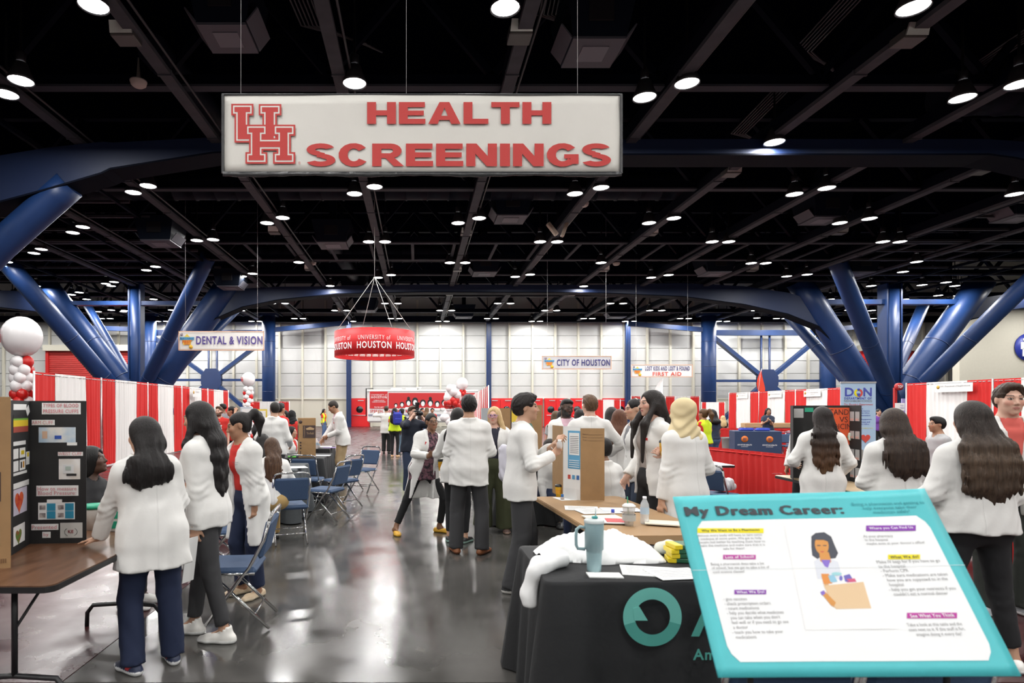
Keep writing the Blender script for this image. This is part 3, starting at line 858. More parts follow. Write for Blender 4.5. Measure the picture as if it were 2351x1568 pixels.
def shoe(K, i, S):
    s = K['s'] * .97; A, d = K['ank'][i], K['fd'][i]; lift = K['lift'][i]
    side = np.array([-d[1], d[0], 0]); z0 = lift
    tilt = S.get('tilt', (0, 0))[i] if isinstance(S.get('tilt'), tuple) else 0
    base = np.array([A[0], A[1], z0])
    heel = base - d * .055 * s; ball = base + d * .125 * s; toe = base + d * .185 * s
    st = S.get('style', 'sneaker'); Zv = np.array([0, 0, 1.])
    top = {'sneaker': .062, 'high': .07, 'flat': .04, 'dress': .055}[st] * s
    P = [seg(heel + Zv * .035 * s, ball + Zv * .028 * s, .037 * s, .03 * s, side, 1.0, 1.38, k=.03), seg(ball + Zv * .028 * s, toe + Zv * .022 * s, .03 * s, .024 * s, side, 1.38, 1.35, k=.03)]
    if st != 'flat': P += [seg(base + Zv * .05 * s - d * .015, base + d * .06 * s + Zv * .045 * s, .040 * s, .034 * s, side, 1, 1.1, k=.03)]
    if st == 'high': P += [seg(base + Zv * .04 * s, base + Zv * .105 * s - d * .01, .043 * s, .046 * s, k=.03)]
    sole = S.get('sole', .028) * s
    lo, hi = bounds(P, .015); lo[2] = z0 - .006; 
    hole = seg(base + Zv * (top + .02) , base + Zv * (top + .1), .036 * s, .05 * s)
    def f(Q):
        dd = union(P, Q)
        sl = dd - np.where(Q[:, 2] < z0 + sole, .0045, 0)
        dd = np.maximum(sl, z0 + .001 - Q[:, 2])
        dd = np.maximum(dd, -prim_d(hole, Q))
        return np.maximum(dd, Q[:, 2] - (z0 + (.13 if st == 'high' else .095) * s))
    c0, c1 = A3(S['c']), A3(S.get('cs', S['c'])); acc = S.get('accent')
    def col(V):
        c = np.tile(c0, (len(V), 1)); c[V[:, 2] < z0 + sole] = c1
        if acc is not None:
            t = (V - base) @ d; m = (V[:, 2] > z0 + sole + .004) & (np.abs(t - .03 + (V[:, 2] - z0) * .8) < .018); c[m] = A3(acc)
        return c
    m = M('shoe_%s' % S.get('m', 'a'), (.5, .5, .5), .5, attr=True)
    vx = {0: .0082, 1: .012, 2: .018, 3: .024}[K['lod']]
    link('shoe', sdf_mesh('shoe', [polygonise(f, lo, hi, vx)], m, col, 1), K['body'])

def spectacles(K, g):
    W = K['W']; mb = MB()
    rx, rz = g.get('r', (.025, .02))
    for sx in (1, -1):
        pts = [W(sx * .033 + rx * math.cos(t), -.112 + .3 * abs(math.cos(t)) * .012, .002 + rz * math.sin(t)) for t in np.linspace(0, 6.283, 14, endpoint=False)]
        mb.tube(pts, g.get('t', .0022), 6, closed=True)
        mb.tube([W(sx * .058, -.108, .006), W(sx * .076, -.05, .008), W(sx * .081, .02, .004)], .002, 5)
    mb.tube([W(-.01, -.113, .006), W(0, -.116, .009), W(.01, -.113, .006)], .002, 5)
    mb.build('glasses', M('glasses_' + g.get('n', 'black'), g.get('c', (.01, .01, .012)), .35), K['body'])
def badge(K, l, t, c=(.5, .03, .03), w=.07, h=.02, name='name_badge', f=None):
    """small flat badge on the chest; l, t in torso coordinates"""
    T = K['T']; s = K['s']
    ff = f if f is not None else .142
    O = T(t, l, ff); up, lat, fwd = K['up'], K['lat'], K['fwd']
    mb = MB(); mb.prism([(-w / 2, -h / 2), (w / 2, -h / 2), (w / 2, h / 2), (-w / 2, h / 2)], .006, O, lat, up, fwd)
    return mb.build(name, M('badge_%s' % (c,), c, .5), K['body'])
# ------------------------------------------------------------------ the hall: floor, walls, ceiling, steel
YW = 53.0                      # back wall
HC = CAMH + 7.6                # underside of the roof trusses
NAVY = M('steel_navy_dark', (.0016, .003, .009), .7, spec=.08)
NAVYF = M('steel_flange_lit', (.045, .048, .060), .7, spec=.15)  # paler than the navy steel: light on the undersides put into the colour
BLUE = M('steel_blue', (.009, .030, .105), .42, spec=.35, bump=.04, bscale=6, var=.08, vscale=1.5)
BLUED = M('steel_blue_deep', (.008, .022, .078), .42, var=.08, vscale=1.2)
TRAY = M('tray_grey', (.070, .074, .086), .7, spec=.15, var=.12, vscale=3)
DARKBOX = M('unit_dark', (.004, .007, .015), .7, spec=.1)
# floor: polished concrete slabs with sawn joints
fm = bpy.data.meshes.new
def floor_mat(name, col, col2, rough):
    m = M(name, col, rough, col2=col2, vscale=1.1, spec=.55)
    nt = m.node_tree; b = nt.nodes['Principled BSDF']; N = nt.nodes.new; L = nt.links.new
    tc = N('ShaderNodeTexCoord'); n = N('ShaderNodeTexNoise'); n.inputs['Scale'].default_value = 2.2; n.inputs['Detail'].default_value = 8
    L(tc.outputs['Object'], n.inputs['Vector']); mr = N('ShaderNodeMapRange')
    mr.inputs[1].default_value = .3; mr.inputs[2].default_value = .7; mr.inputs[3].default_value = rough * .65; mr.inputs[4].default_value = rough * 1.5
    L(n.outputs['Fac'], mr.inputs[0]); L(mr.outputs[0], b.inputs['Roughness'])
    return m
CONC = floor_mat('polished_concrete', (.056, .054, .050), (.085, .081, .076), .17)
CONR = floor_mat('polished_concrete_maroon', (.036, .007, .009), (.055, .014, .015), .30)
fl = MB().box((7, 18.3, -.16), (106.4, 70, .3)).build('floor', M('floor_joint', (.02, .02, .02), .7))
tag(fl, 'dark polished concrete floor of the hall', None, None, 'structure')
xs = [-45, -38, -31, -24, -17, -9.3, -2.1, 3.4, 10.5, 17.5, 24.5, 31.5, 38.5, 46, 53, 60]; ys = [-16.4, -8, -2.2, 3.6, 9.4, 15.2, 21, 27, 33, 39, 45.5, 53.2]
_sl = {}
for i in range(len(xs) - 1):
    for j in range(len(ys) - 1):
        red = (xs[i] < -2.2 and xs[i] > -30) or (xs[i + 1] > 3.5 and xs[i] < 24)
        if ys[j] > 20 and -9.5 < xs[i] < 3.5: red = (xs[i] < -3)
        a, b = xs[i + 1] - xs[i] - .008, ys[j + 1] - ys[j] - .008; key = (round(a, 3), round(b, 3), red)
        if key not in _sl: _sl[key] = MB().box((0, 0, -.02), (a, b, .04)).mesh('slab', CONR if red else CONC)
        link('slab', _sl[key], fl, ((xs[i] + xs[i + 1]) / 2, (ys[j] + ys[j + 1]) / 2, 0))

# back wall: metal panels between cream mullions, block base
wp = M('wall_panel_white', (.49, .49, .48), .55, var=.06, vscale=.6, bump=.05, bscale=1.2)
wm = M('wall_mullion_cream', (.54, .515, .43), .6)
wb = M('wall_base_cream', (.52, .495, .42), .7, var=.03, vscale=.5)
wall = MB().box((7, YW + .35, 6.2), (106, .3, 12.6)).build('wall_back', M('wall_core', (.42, .42, .41), .7))
tag(wall, 'tall white panelled back wall of the hall', None, None, 'structure')
pw = 2.0
for i in range(-20, 24):
    x = i * pw + .05
    if not hasattr(wall, '_m'): pass
    for k in range(7):
        me = _sl.get('pan') or _sl.setdefault('pan', MB().box((0, 0, 0), (pw - .16, .06, 1.06), bev=.02).mesh('wall_panel', wp))
        if -41 < x < 46: link('wall_panel', me, wall, (x + pw / 2, YW + .18, 2.98 + 1.1 * k))
    me = _sl.get('bas') or _sl.setdefault('bas', MB().box((0, 0, 0), (pw - .03, .10, 2.36), bev=.01).mesh('base_panel', wb))
    link('base_panel', me, wall, (x + pw / 2, YW + .16, 1.2))
    me = _sl.get('mul') or _sl.setdefault('mul', MB().box((0, 0, 5.5), (.17, .32, 11.0)).mesh('mullion', wm))
    link('mullion', me, wall, (x, YW + .12, 0))
MB().box((4, YW + .1, 2.42), (96, .16, .10)).build('ledge', wm, wall)

def wall_door(n, u0, u1, label):
    X0, X1 = PX(u0, YW), PX(u1, YW); xm = (X0 + X1) / 2
    red = M('door_red', (.56, .012, .014), .35); t = thing('door_%d' % n, label, None, (xm, YW - .04, 0), 0, None, 'structure')
    hw = (X1 - X0) / 2; top = 2.36
    MB().box((0, .02, top / 2 + .06), (hw * 2 + .2, .12, top + .12)).build('frame', red, t)
    nl = 2 if hw > .9 else 1; lw = hw * 2 / nl
    for k in range(nl):
        cx = -hw + lw * (k + .5)
        lf_ = MB().box((cx, -.06, top / 2), (lw - .03, .06, top - .02), bev=.01).build('leaf', M('door_red2', (.62, .013, .016), .3), t)
        MB().lathe([(.0, .0), (.30, 0), (.30, .02), (0, .02)], 20, (cx, -.085, 1.5), (0, -1, 0), False).build('porthole', M('porthole_black', (.01, .01, .012), .15), lf_)
        MB().tube([(cx - lw * .4, -.13, 1.0), (cx + lw * .4, -.13, 1.0)], .03, 8).build('push_bar', M('bar_steel', (.6, .6, .6), .3, metal=.8), lf_)
        MB().box((cx + .1, -.11, top - .08), (.5, .08, .07)).build('closer', M('bar_steel'), lf_)
wall_door(1, 806, 846, 'red exit door with black porthole beside the white clinic bus')
wall_door(2, 1118, 1178, 'red double door behind the blond woman in glasses')
wall_door(3, 1190, 1243, 'red double door behind the man in green shirt')
wall_door(4, 1252, 1300, 'red double door above the bearded man')
wall_door(5, 1312, 1362, 'red double door behind the short haired man in white coat')
wall_door(6, 1385, 1437, 'red double door beside the far wall blue strip column')

def rollup(n, u0, u1, v0, label):
    D = YW - .3; X0, X1 = PX(u0, D), PX(u1, D); zt = PZ(v0, D)
    t = thing('door_%d' % n, label, None, ((X0 + X1) / 2, D + .1, 0), 0, None, 'structure'); hw = (X1 - X0) / 2
    P = []; nz = int(zt / .17) * 4
    for k in range(nz + 1):
        z = zt * k / nz; P.append([(-hw, -.04 * math.sin(k * math.pi / 2) - .05, z), (hw, -.04 * math.sin(k * math.pi / 2) - .05, z)])
    link('curtain', grid_mesh('curtain', [r[::-1] for r in P], M('rollup_red', (.40, .028, .024), .5)), t)
    for sx in (-1, 1): MB().box((sx * (hw + .12), -.05, zt / 2), (.24, .3, zt)).build('jamb', M('rollup_jamb', (.45, .01, .01), .5), t)
    MB().box((0, -.15, zt + .25), (hw * 2 + .6, .7, .5)).build('hood', wm, t)
rollup(7, 112, 322, 806, 'wide red roll-up shutter behind the blue tree column on the left side')
rollup(8, 1982, 2128, 806, 'red roll-up shutter behind the steel tree column near the restroom wall')

# right-hand cream wall with restroom sign
wr = MB().box((PX(2203, 45) + 12, 45.3, 6.2), (24, .6, 12.6)).build('wall_right', M('wall_right_cream', (.52, .49, .41), .7, var=.02))
tag(wr, 'plain cream wall with the round restroom sign', None, None, 'structure')
wl = MB().box((-46, 18.3, 6.2), (.3, 70, 12.6)).build('wall_left', M('wall_core')); tag(wl, 'plain side wall of the hall', None, None, 'structure')
wfr = MB().box((60, 18.3, 6.2), (.3, 70, 12.6)).build('wall_far_right', M('wall_core')); wnr = MB().box((7, -16.5, 6.2), (106, .3, 12.6)).build('wall_front', M('wall_core')); tag(wnr, 'plain wall of the hall behind the viewer', None, None, 'structure')
tag(wfr, 'plain far side wall of the hall', None, None, 'structure')
Ds = 44.9; sg = thing('restroom_sign', 'round blue restroom sign with white man and woman figures', 'sign', (PX(2362, Ds), Ds, PZ(797, Ds)))
white = M('print_white', (.85, .85, .85), .5)
MB().lathe([(.001, 0), (1.02, 0), (1.02, .06), (.001, .06)], 40, (0, 0.04, 0), (0, -1, 0), False).build('disc', M('sign_blue', (.02, .035, .30), .4), sg)
for sx, fem in ((-.36, 0), (.36, 1)):
    mb = MB(); yy = -.025
    mb.lathe([(.001, 0), (.12, 0), (.12, .03), (.001, .03)], 16, (sx, yy, .55), (0, -1, 0), False)
    if fem: mb.prism([(-.10, .38), (.10, .38), (.3, -.25), (-.3, -.25)], .03, (sx, yy, 0))
    else: mb.prism([(-.26, .38), (.26, .38), (.26, -.15), (-.26, -.15)], .03, (sx, yy, 0))
    mb.prism([(-.14, -.1), (-.02, -.1), (-.02, -.68), (-.14, -.68)], .03, (sx, yy, 0)); mb.prism([(.02, -.1), (.14, -.1), (.14, -.68), (.02, -.68)], .03, (sx, yy, 0))
    mb.build('figure', white, sg)
MB().box((0, -.04, -.05), (.04, .02, 1.3)).build('divider', white, sg)

# roof deck
ceil = MB().box((7, 18.3, 12.65), (106.4, 70, .3)).build('ceiling', M('roof_deck', (.0009, .0013, .0036), .9, spec=0.0))
tag(ceil, 'black roof deck above the hall', None, None, 'structure')
def truss(y, x0=-45, x1=60, depth=2.6, z0=HC):
    mb = MB(); mb.box(((x0 + x1) / 2, y, z0 + .17), (x1 - x0, .10, .30)); mb.box(((x0 + x1) / 2, y, z0 + depth), (x1 - x0, .25, .3))
    n = int((x1 - x0) / 3.9)
    for i in range(n):
        a = x0 + i * 3.9; b = a + 1.95; c = a + 3.9
        mb.beam((a, y, z0 + .3), (b, y, z0 + depth), .16, .16); mb.beam((b, y, z0 + depth), (c, y, z0 + .3), .16, .16)
    o = mb.build('truss', NAVY, ceil)
    MB().box(((x0 + x1) / 2, y, z0 + .03), (x1 - x0, .26, .055)).build('flange', NAVYF, o)
TR = [-6.5, .4, 7.5, 14.53, 21.28, 28.2, 31.4, 34.9, 41.7, 48.6]
for y in TR: truss(y)
TXS = [k * 7.6 for k in (-2.27, -1.76, -1.25, -.74, -.23, .28, .79, 1.30, 1.81, 2.32, 2.83, 3.34)]
for x in TXS:
    mb = MB()
    for k in range(20):
        y0 = -12 + k * 3.2; mb.box((x, y0 + 1.59, HC - .12), (.28, 3.16, .10)); mb.box((x, y0, HC - .13), (.31, .05, .13))
    o = mb.build('cable_tray', TRAY, ceil)
    MB().box((x - .12, 20, HC + .10), (.05, 64, .34)).build('web', NAVY, o)
    MB().tube([(x + .26, -12, HC - .02), (x + .26, 52.5, HC - .02)], .03, 6).build('conduit', M('conduit', (.05, .05, .056), .5), o)
for i in range(-8, 17):
    x = -.2 + i * 1.95
    MB().box((x, 29.8, HC + .02), (.14, 3.2, .06)).build('stringer', NAVYF, ceil)
for i in range(11):           # purlins of the outer bays
    y = 19.0 + i * 1.75
    for (a, b) in ((-40, -10.6), (21.5, 55)):
        MB().box(((a + b) / 2, y, HC + .02), (b - a, .09, .10)).build('purlin', M('purlin', (.035, .033, .038), .6), ceil)
for k in range(6):
    MB().beam((-11 - k * 3.2, 16, HC - .02), (-11 - k * 3.2, 50, HC - .02), .10, .14).build('joist', NAVY, ceil)
    MB().beam((22 + k * 3.4, 16, HC - .02), (22 + k * 3.4, 50, HC - .02), .10, .14).build('joist', NAVY, ceil)
dk = M('duct_navy', (.007, .010, .019), .6, spec=.15)
for (y, x0, x1, z, r) in ((23.2, -14, 10, 10.05, .5), (16.2, 14.0, 30, 10.0, .55), (33.5, -20, 4, 10.1, .45)):
    n = int((x1 - x0) / .8); pts = []; rs = []
    for i in range(n + 1):
        x = x0 + (x1 - x0) * i / n
        for dx, rr in ((-.03, r), (-.025, r + .03), (.025, r + .03), (.03, r)): pts.append((x + dx, y, z)); rs.append(rr)
    MB().tube(pts, rs, 18).build('duct', dk, ceil)
for (x, y0, y1, z) in ((-6.1, 14, 20, 9.9), (-4.5, 30, 40, 10.1)):
    n = 40; MB().tube([(x + .5 * i / n, y0 + (y1 - y0) * i / n, z) for i in range(n + 1)], [.34 + (.03 if i % 2 else 0) for i in range(n + 1)], 14).build('flex_duct', dk, ceil)
for (x, y) in ((-2.9, 11.0), (2.4, 10.6), (9, 12), (9.8, 16.5), (14, 13)):
    for k in range(6):
        MB().tube([(x + k * .09, y, 10.4), (x + k * .09 + .25, y + 3.0, 10.4), (x + k * .09 + 1.6, y + 3.6 + k * .09, 10.4)], .02, 5).build('conduit', M('conduit'), ceil)
# big girders and tree columns
GIRD = M('steel_girder_shaded', (.005, .015, .056), .5)  # darker than the blue steel: shade on the unlit girders is in the colour
def girder(pts, hs, name='girder', w_=.6, mat=GIRD):
    """pts: (u, v) of the underside at depth D, swept box"""
    mb = MB(); n = len(pts); vs = []
    for (x, y, z), hgt in zip(pts, hs):
        for a, b in ((-w_ / 2, 0), (w_ / 2, 0), (w_ / 2, hgt), (-w_ / 2, hgt)): vs.append((x, y + a, z + b))
    fs = [(0, 1, 2, 3), tuple((n - 1) * 4 + k for k in (3, 2, 1, 0))]
    for i in range(n - 1):
        for k in range(4):
            l = (k + 1) % 4; fs.append((i * 4 + k, (i + 1) * 4 + k, (i + 1) * 4 + l, i * 4 + l))
    mb.add(vs, fs); o = mb.build(name, mat, ceil)
    fb = MB()
    for i in range(n - 1):
        a, b = Vector(pts[i]), Vector(pts[i + 1]); fb.beam(a - Vector((0, 0, .03)), b - Vector((0, 0, .03)), w_ + .25, .05)
    fb.build('flange', NAVY, o)
    return o
g1 = 17.4
gp = [(-260, 560), (0, 478), (120, 446), (250, 408), (270, 398), (500, 362), (620, 356), (1000, 360), (1400, 366), (2240, 366), (2300, 374), (2500, 420), (2750, 500)]
girder([(PX(u, g1), g1, PZ(v, g1)) for u, v in gp], [1.6, 1.35, 1.2, .9, .75, .45, .45, .45, .45, .45, .5, .9, 1.4])
g2 = 37.5
gp = [(400, 835), (455, 770), (500, 732), (560, 706), (640, 690), (770, 676), (960, 672), (1350, 673), (1560, 682), (1700, 700), (1800, 722), (1870, 750), (1930, 820)]
girder([(PX(u, g2), g2, PZ(v, g2)) for u, v in gp], [.9, 1.5, 1.4, 1.1, .8, .45, .45, .45, .8, 1.1, 1.3, 1.5, .9])
gp = [(-900, 660), (-400, 690), (-100, 700), (0, 706), (90, 716), (150, 740)]
girder([(PX(u, g2), g2, PZ(v, g2)) for u, v in gp], [.5, .6, .8, 1.0, 1.2, 1.4])
gp = [(2215, 735), (2290, 716), (2351, 706), (2700, 690)]
girder([(PX(u, g2), g2, PZ(v, g2)) for u, v in gp], [1.2, 1.0, .8, .5])

def tree(label, D, cu, base_v, branches, colw, beamspec):
    t = thing('column', label, 'column', (PX(cu, D), D, 0), 0, None, 'structure')
    X0 = PX(cu, D); r = colw * D / FPX / 2
    mb = MB(); mb.tube([(0, 0, 0), (0, 0, HC + .3)], r, 16)
    for sx in (-1, 1): mb.box((sx * r * .9, 0, HC / 2), (.10, r * 1.6, HC))
    mb.build('shaft', BLUE, t)
    MB().lathe([(r * 2.6, 0), (r * 2.6, .5), (r * 1.6, 1.2), (r * 1.5, 2.0)], 20).build('base', BLUED, t)
    for (tu, tv, bu, bv, wpx, dD) in branches:
        Dt = D + dD; b = Vector((PX(bu, D) - X0, dD * .12, PZ(bv, D))); a = Vector((PX(tu, Dt) - X0, dD, PZ(tv, Dt)))
        rr = wpx * D / FPX / 2; d = (a - b)
        b2 = b - d.normalized() * (b.z - .8) / max(d.normalized().z, .2)
        b2.x = b.x * .25 if abs(b2.x) > abs(b.x) else b2.x
        a2 = a + d.normalized() * max(0.0, (HC + .25 - a.z) / d.normalized().z)
        o = MB().tube([b2, b, b + d * .45, a, a2], [rr * .8, rr, rr, rr, rr], 20).build('branch', BLUE, t)
        mb = MB()
        for q_ in (.08, .5):
            c = b + d * q_; dn = d.normalized(); mb.tube([c - dn * .03, c + dn * .03], rr * 1.02, 20)
        mb.build('collar', BLUED, o)
    for (u0, u1, v, hpx) in beamspec:
        MB().box(((PX(u0, D) + PX(u1, D)) / 2 - X0, 0, PZ(v, D)), (PX(u1, D) - PX(u0, D), .5, hpx * D / FPX)).build('tie_beam', BLUE, t)
    return t
tree('blue steel tree column with branching tubes behind the long red and white drape', 37.5, 313, 900,
     [(60, 655, 262, 880, 36, -5), (140, 690, 290, 882, 40, 0), (207, 712, 292, 872, 20, 5), (448, 650, 345, 882, 30, -5), (500, 690, 362, 882, 58, 0), (520, 735, 366, 880, 20, 5)], 28, [(150, 300, 697, 9), (326, 480, 697, 9)])
tree('blue steel tree column with branching tubes beside the restroom wall', 37.5, 2043, 900,
     [(1868, 700, 1995, 900, 52, 0), (1800, 712, 1975, 892, 26, 5), (1938, 640, 2030, 915, 33, -5), (2115, 712, 2062, 882, 26, 5), (2222, 690, 2078, 890, 52, 0), (2368, 640, 2086, 898, 32, -5)], 36, [(1880, 2028, 694, 11), (2060, 2215, 694, 11)])
# near-left tree: only one branch reaches into view
t = thing('column', 'big blue diagonal tube rising to the ceiling girder at the upper left corner', 'column', (PX(-330, g1), g1, 0), 0, None, 'structure')
bx0 = PX(-330, g1)
MB().tube([(0, 0, 0), (0, 0, HC)], .45, 16).build('shaft', BLUE, t)
MB().tube([(.2, 0, 2.2), (PX(0, g1) - bx0, 0, PZ(565, g1)), (PX(128, g1) - bx0, 0, PZ(452, g1)), (PX(160, g1) - bx0, 0, PZ(424, g1))], .42, 20).build('branch', BLUE, t)
# columns, X bracing and beams on the back wall
for n_, (u, w_) in enumerate(((345, 26), (617, 30), (1627, 32), (1900, 32))):
    D = 51.2; r = w_ * D / FPX / 2
    t = thing('column', ['round blue column by the left roll-up shutter', 'round blue column left of the red hanging ring', 'round blue column right of the first aid banner', 'round blue column beside the right roll-up shutter'][n_], 'column', (PX(u, D), D, 0), 0, None, 'structure')
    mb = MB()
    o = MB().tube([(0, 0, 0), (0, 0, 9.4)], r, 20).build('shaft', BLUE, t)
    for z in (3.0, 5.1, 7.2): MB().tube([(0, 0, z - .02), (0, 0, z + .02)], r * 1.015, 20).build('weld_ring', BLUED, t)
    MB().box((0, 0, 9.5), (r * 2.6, r * 2.4, .3)).build('cap', BLUED, t)
for u in (801, 1122, 1441):
    t = thing('column', 'flat blue steel strip column %s' % {801: 'behind the red hanging ring', 1122: 'in the middle of the back wall', 1441: 'beside the first aid banner'}[u], 'column', (PX(u, 52.6), 52.6, 0), 0, None, 'structure')
    MB().box((0, 0, 4.6), (.40, .35, 9.2)).build('shaft', BLUE, t)
    MB().box((0, -.19, 4.6), (.18, .05, 9.2)).build('web', BLUED, t)
D = 51.2
for n_, (ul, ur, uc, vc) in enumerate(((347, 615, 484, 872), (1640, 1888, 1765, 874))):
    t = thing('cross_brace', ['blue steel cross brace under the dental banner', 'blue steel cross brace behind the tall orange flag'][n_], 'brace', (PX(uc, D), D + .3, PZ(vc, D)), 0, None, 'structure')
    x0, x1 = PX(ul, D) - PX(uc, D), PX(ur, D) - PX(uc, D); zt = PZ(772, D) - PZ(vc, D); zb = -PZ(vc, D) + .1
    for (x, z) in ((x0, zt), (x1, zt), (x0 * .95, zb), (x1 * .95, zb)):
        MB().beam((0, 0, 0), (x, 0, z), .3, .5, (0, -1, 0)).build('diagonal', BLUE, t)
    MB().box(((x0 + x1) / 2, .05, 0), (x1 - x0, .2, .2)).build('rail', BLUE, t)
    MB().box(((x0 + x1) / 2, .05, PZ(763, D) - PZ(vc, D)), (x1 - x0, .3, .45)).build('head_beam', BLUE, t)
    for dx in (-.35, .35): MB().tube([(dx, .2, -PZ(vc, D) + .1), (dx, .2, zt + .3)], .09, 8).build('pipe', BLUED, t)
    MB().prism([(-.85, .35), (-.45, .95), (.45, .95), (.85, .35), (.85, -.35), (.45, -.95), (-.45, -.95), (-.85, -.35)], .36, (0, .1, 0)).build('gusset', BLUED, t)
for (u0, v0, u1, v1) in ((630, 757, 800, 741), (1441, 743, 1612, 757), (180, 752, 340, 757), (1905, 757, 2020, 745)):
    a = Vector((PX(u0, D), D, PZ(v0, D))); b = Vector((PX(u1, D), D, PZ(v1, D)))
    MB().beam(a, b, .3, .38).build('edge_beam', BLUE, ceil)
MB().box((4, 52.3, PZ(733, 52.3)), (98, .5, .5)).build('edge_beam', NAVY, ceil)

# ------------------------------------------------------------------ high-bay lamps (in view at their places, the same grid behind the camera)
lamp_l = bpy.data.lights.new('lamp_light', 'AREA'); lamp_l.shape = 'DISK'; lamp_l.size = .42; lamp_l.energy = LAMP_W; lamp_l.color = (1.0, .985, .96)
shade_m = MB().lathe([(.10, .42), (.14, .40), (.20, .22), (.27, .06), (.28, 0), (.265, 0), (.25, .06)], 20, cap=False).mesh('shade', M('lamp_shade', (.06, .06, .065), .4, metal=.5))
lens_m = MB().lathe([(.001, .012), (.25, .02), (.25, .03)], 20, cap=False).mesh('lens', M('lamp_lens', (1, 1, 1), .5, emit=(1, .99, .97), es=LENS_E))
body_m = MB().lathe([(.08, .40), (.10, .46), (.10, .64), (.03, .68), (.02, 1.9)], 12).mesh('housing', M('lamp_housing', (.02, .02, .024), .5))
try: M('lamp_lens').cycles.emission_sampling = 'NONE'      # the lamp's own area light does the lighting
except Exception: pass
HL = CAMH + 7.30
def lamp(x, y, z=HL, light=True):
    t = thing('ceiling_lamp', 'round white high-bay lamp glowing under the dark roof', 'lamp', (x, y, z), 0, 'high-bay lamps under the roof')
    link('shade', shade_m, t); link('lens', lens_m, t); link('housing', body_m, t)
    if light:
        o = bpy.data.objects.new('lamp_light', lamp_l); COL.objects.link(o); o.parent = t; o.location = (0, 0, -.02)
lamps_px = [(215, 15), (1160, 20), (2097, 20), (48, 187), (14, 218), (814, 193), (1577, 193), (1480, 225), (2210, 227), (2340, 195), (1778, 328), (340, 428), (306, 443),
            (814, 446), (860, 430), (1380, 432), (1320, 446), (1824, 447), (1898, 433), (2330, 447), (190, 522), (167, 535), (613, 513), (649, 501), (1052, 513), (1100, 502), (1490, 513), (1547, 502),
            (1928, 513), (1996, 503), (452, 553), (489, 551), (847, 556), (884, 556), (1240, 556), (1279, 556), (1635, 556), (1673, 556), (2027, 556), (2066, 556), (95, 573), (78, 582), (1033, 604), (1068, 604),
            (1380, 604), (686, 603), (1725, 605), (1758, 605), (336, 621), (357, 613), (556, 635), (580, 629), (14, 612), (868, 638), (898, 632), (1183, 636), (1217, 631), (1495, 638), (1535, 632), (1806, 635),
            (1853, 631), (243, 652), (262, 648), (2073, 625), (2117, 655), (2172, 649), (758, 657), (1340, 658), (182, 672), (164, 677), (225, 716), (283, 716), (2154, 679), (2200, 679)]
for k in range(-6, 11):      # far rows
    cx = (-.23 + .51 * k) * 7.72
    for (yy, dx) in ((42.6, .45), (45.7, .45), (49.8, .35), (51.4, .35)):
        if (k % 2 == 0) == (yy in (42.6, 49.8)): lamps_px += [(CU + (cx - dx) / yy * FPX, CV - 7.3 / yy * FPX), (CU + (cx + dx) / yy * FPX, CV - 7.3 / yy * FPX)]
for (u, v) in lamps_px:
    y = FPX * 7.30 / (CV - v); lamp(PX(u, y), y)
for i, y in enumerate((9.2, 5.8, 2.4, -1.0, -4.4, -7.8, -11.2, -14.4)):     # overhead and behind the camera
    for k in range(-4, 8):
        if (k + i) % 2: continue
        x = (-.23 + .51 * k) * 7.72
        lamp(x - .4, y)
for y in (17.5, 24, 30.5):
    for x in (-26, -20.5, 25, 31, 37): lamp(x, y)
for y in (36.5, 41, 45.5, 49.5):
    for x in (-38, -33, -28, -23, -18.5, 27, 32, 37, 42): lamp(x + (y % 3) * .4, y) if not (x > 36 and y > 43) else None
for y in (30, 34, 38, 42.5):  # extra lamps out of view, added to brighten the cream right wall
    for x in (44.5, 49): lamp(x, y)

# ceiling units with pale bottom grilles, and metal uplight boxes on the trays
def unit(u, v, D, w_, where):
    t = thing('air_unit', 'dark hanging air unit with pale bottom grille ' + where, 'air unit', (PX(u, D), D, PZ(v, D)), 0, 'air units under the roof')
    a, b = w_ / 2, w_ * .38
    mb = MB(); vs = [(-b, -b, 0), (b, -b, 0), (b, b, 0), (-b, b, 0), (-a, -a, .9), (a, -a, .9), (a, a, .9), (-a, a, .9)]
    mb.add(vs, [(3, 2, 1, 0), (4, 5, 6, 7), (0, 1, 5, 4), (1, 2, 6, 5), (2, 3, 7, 6), (3, 0, 4, 7)]); mb.build('casing', DARKBOX, t)
    g = MB().box((0, 0, -.03), (b * 1.96, b * 1.96, .05)).build('grille', M('grille_grey', (.07, .07, .09), .6), t)
    MB().box((0, 0, -.062), (b * 1.0, b * 1.0, .012)).build('hatch', M('grille_grey2', (.16, .16, .19), .6), g)
    MB().box((0, -(a + b) / 2 - .02, .45), (b * .9, .05, .4)).build('vent', M('vent_black', (.004, .004, .006), .9), t)
    for sx in (-1, 1): MB().beam((sx * b, 0, .0), (sx * (b + .22), 0, .28), 1.0, .03, (0, 0, 1)).build('flap', M('grille_grey'), t)
    MB().box((0, 0, 1.6), (.3, .3, 1.4)).build('stem', DARKBOX, t)
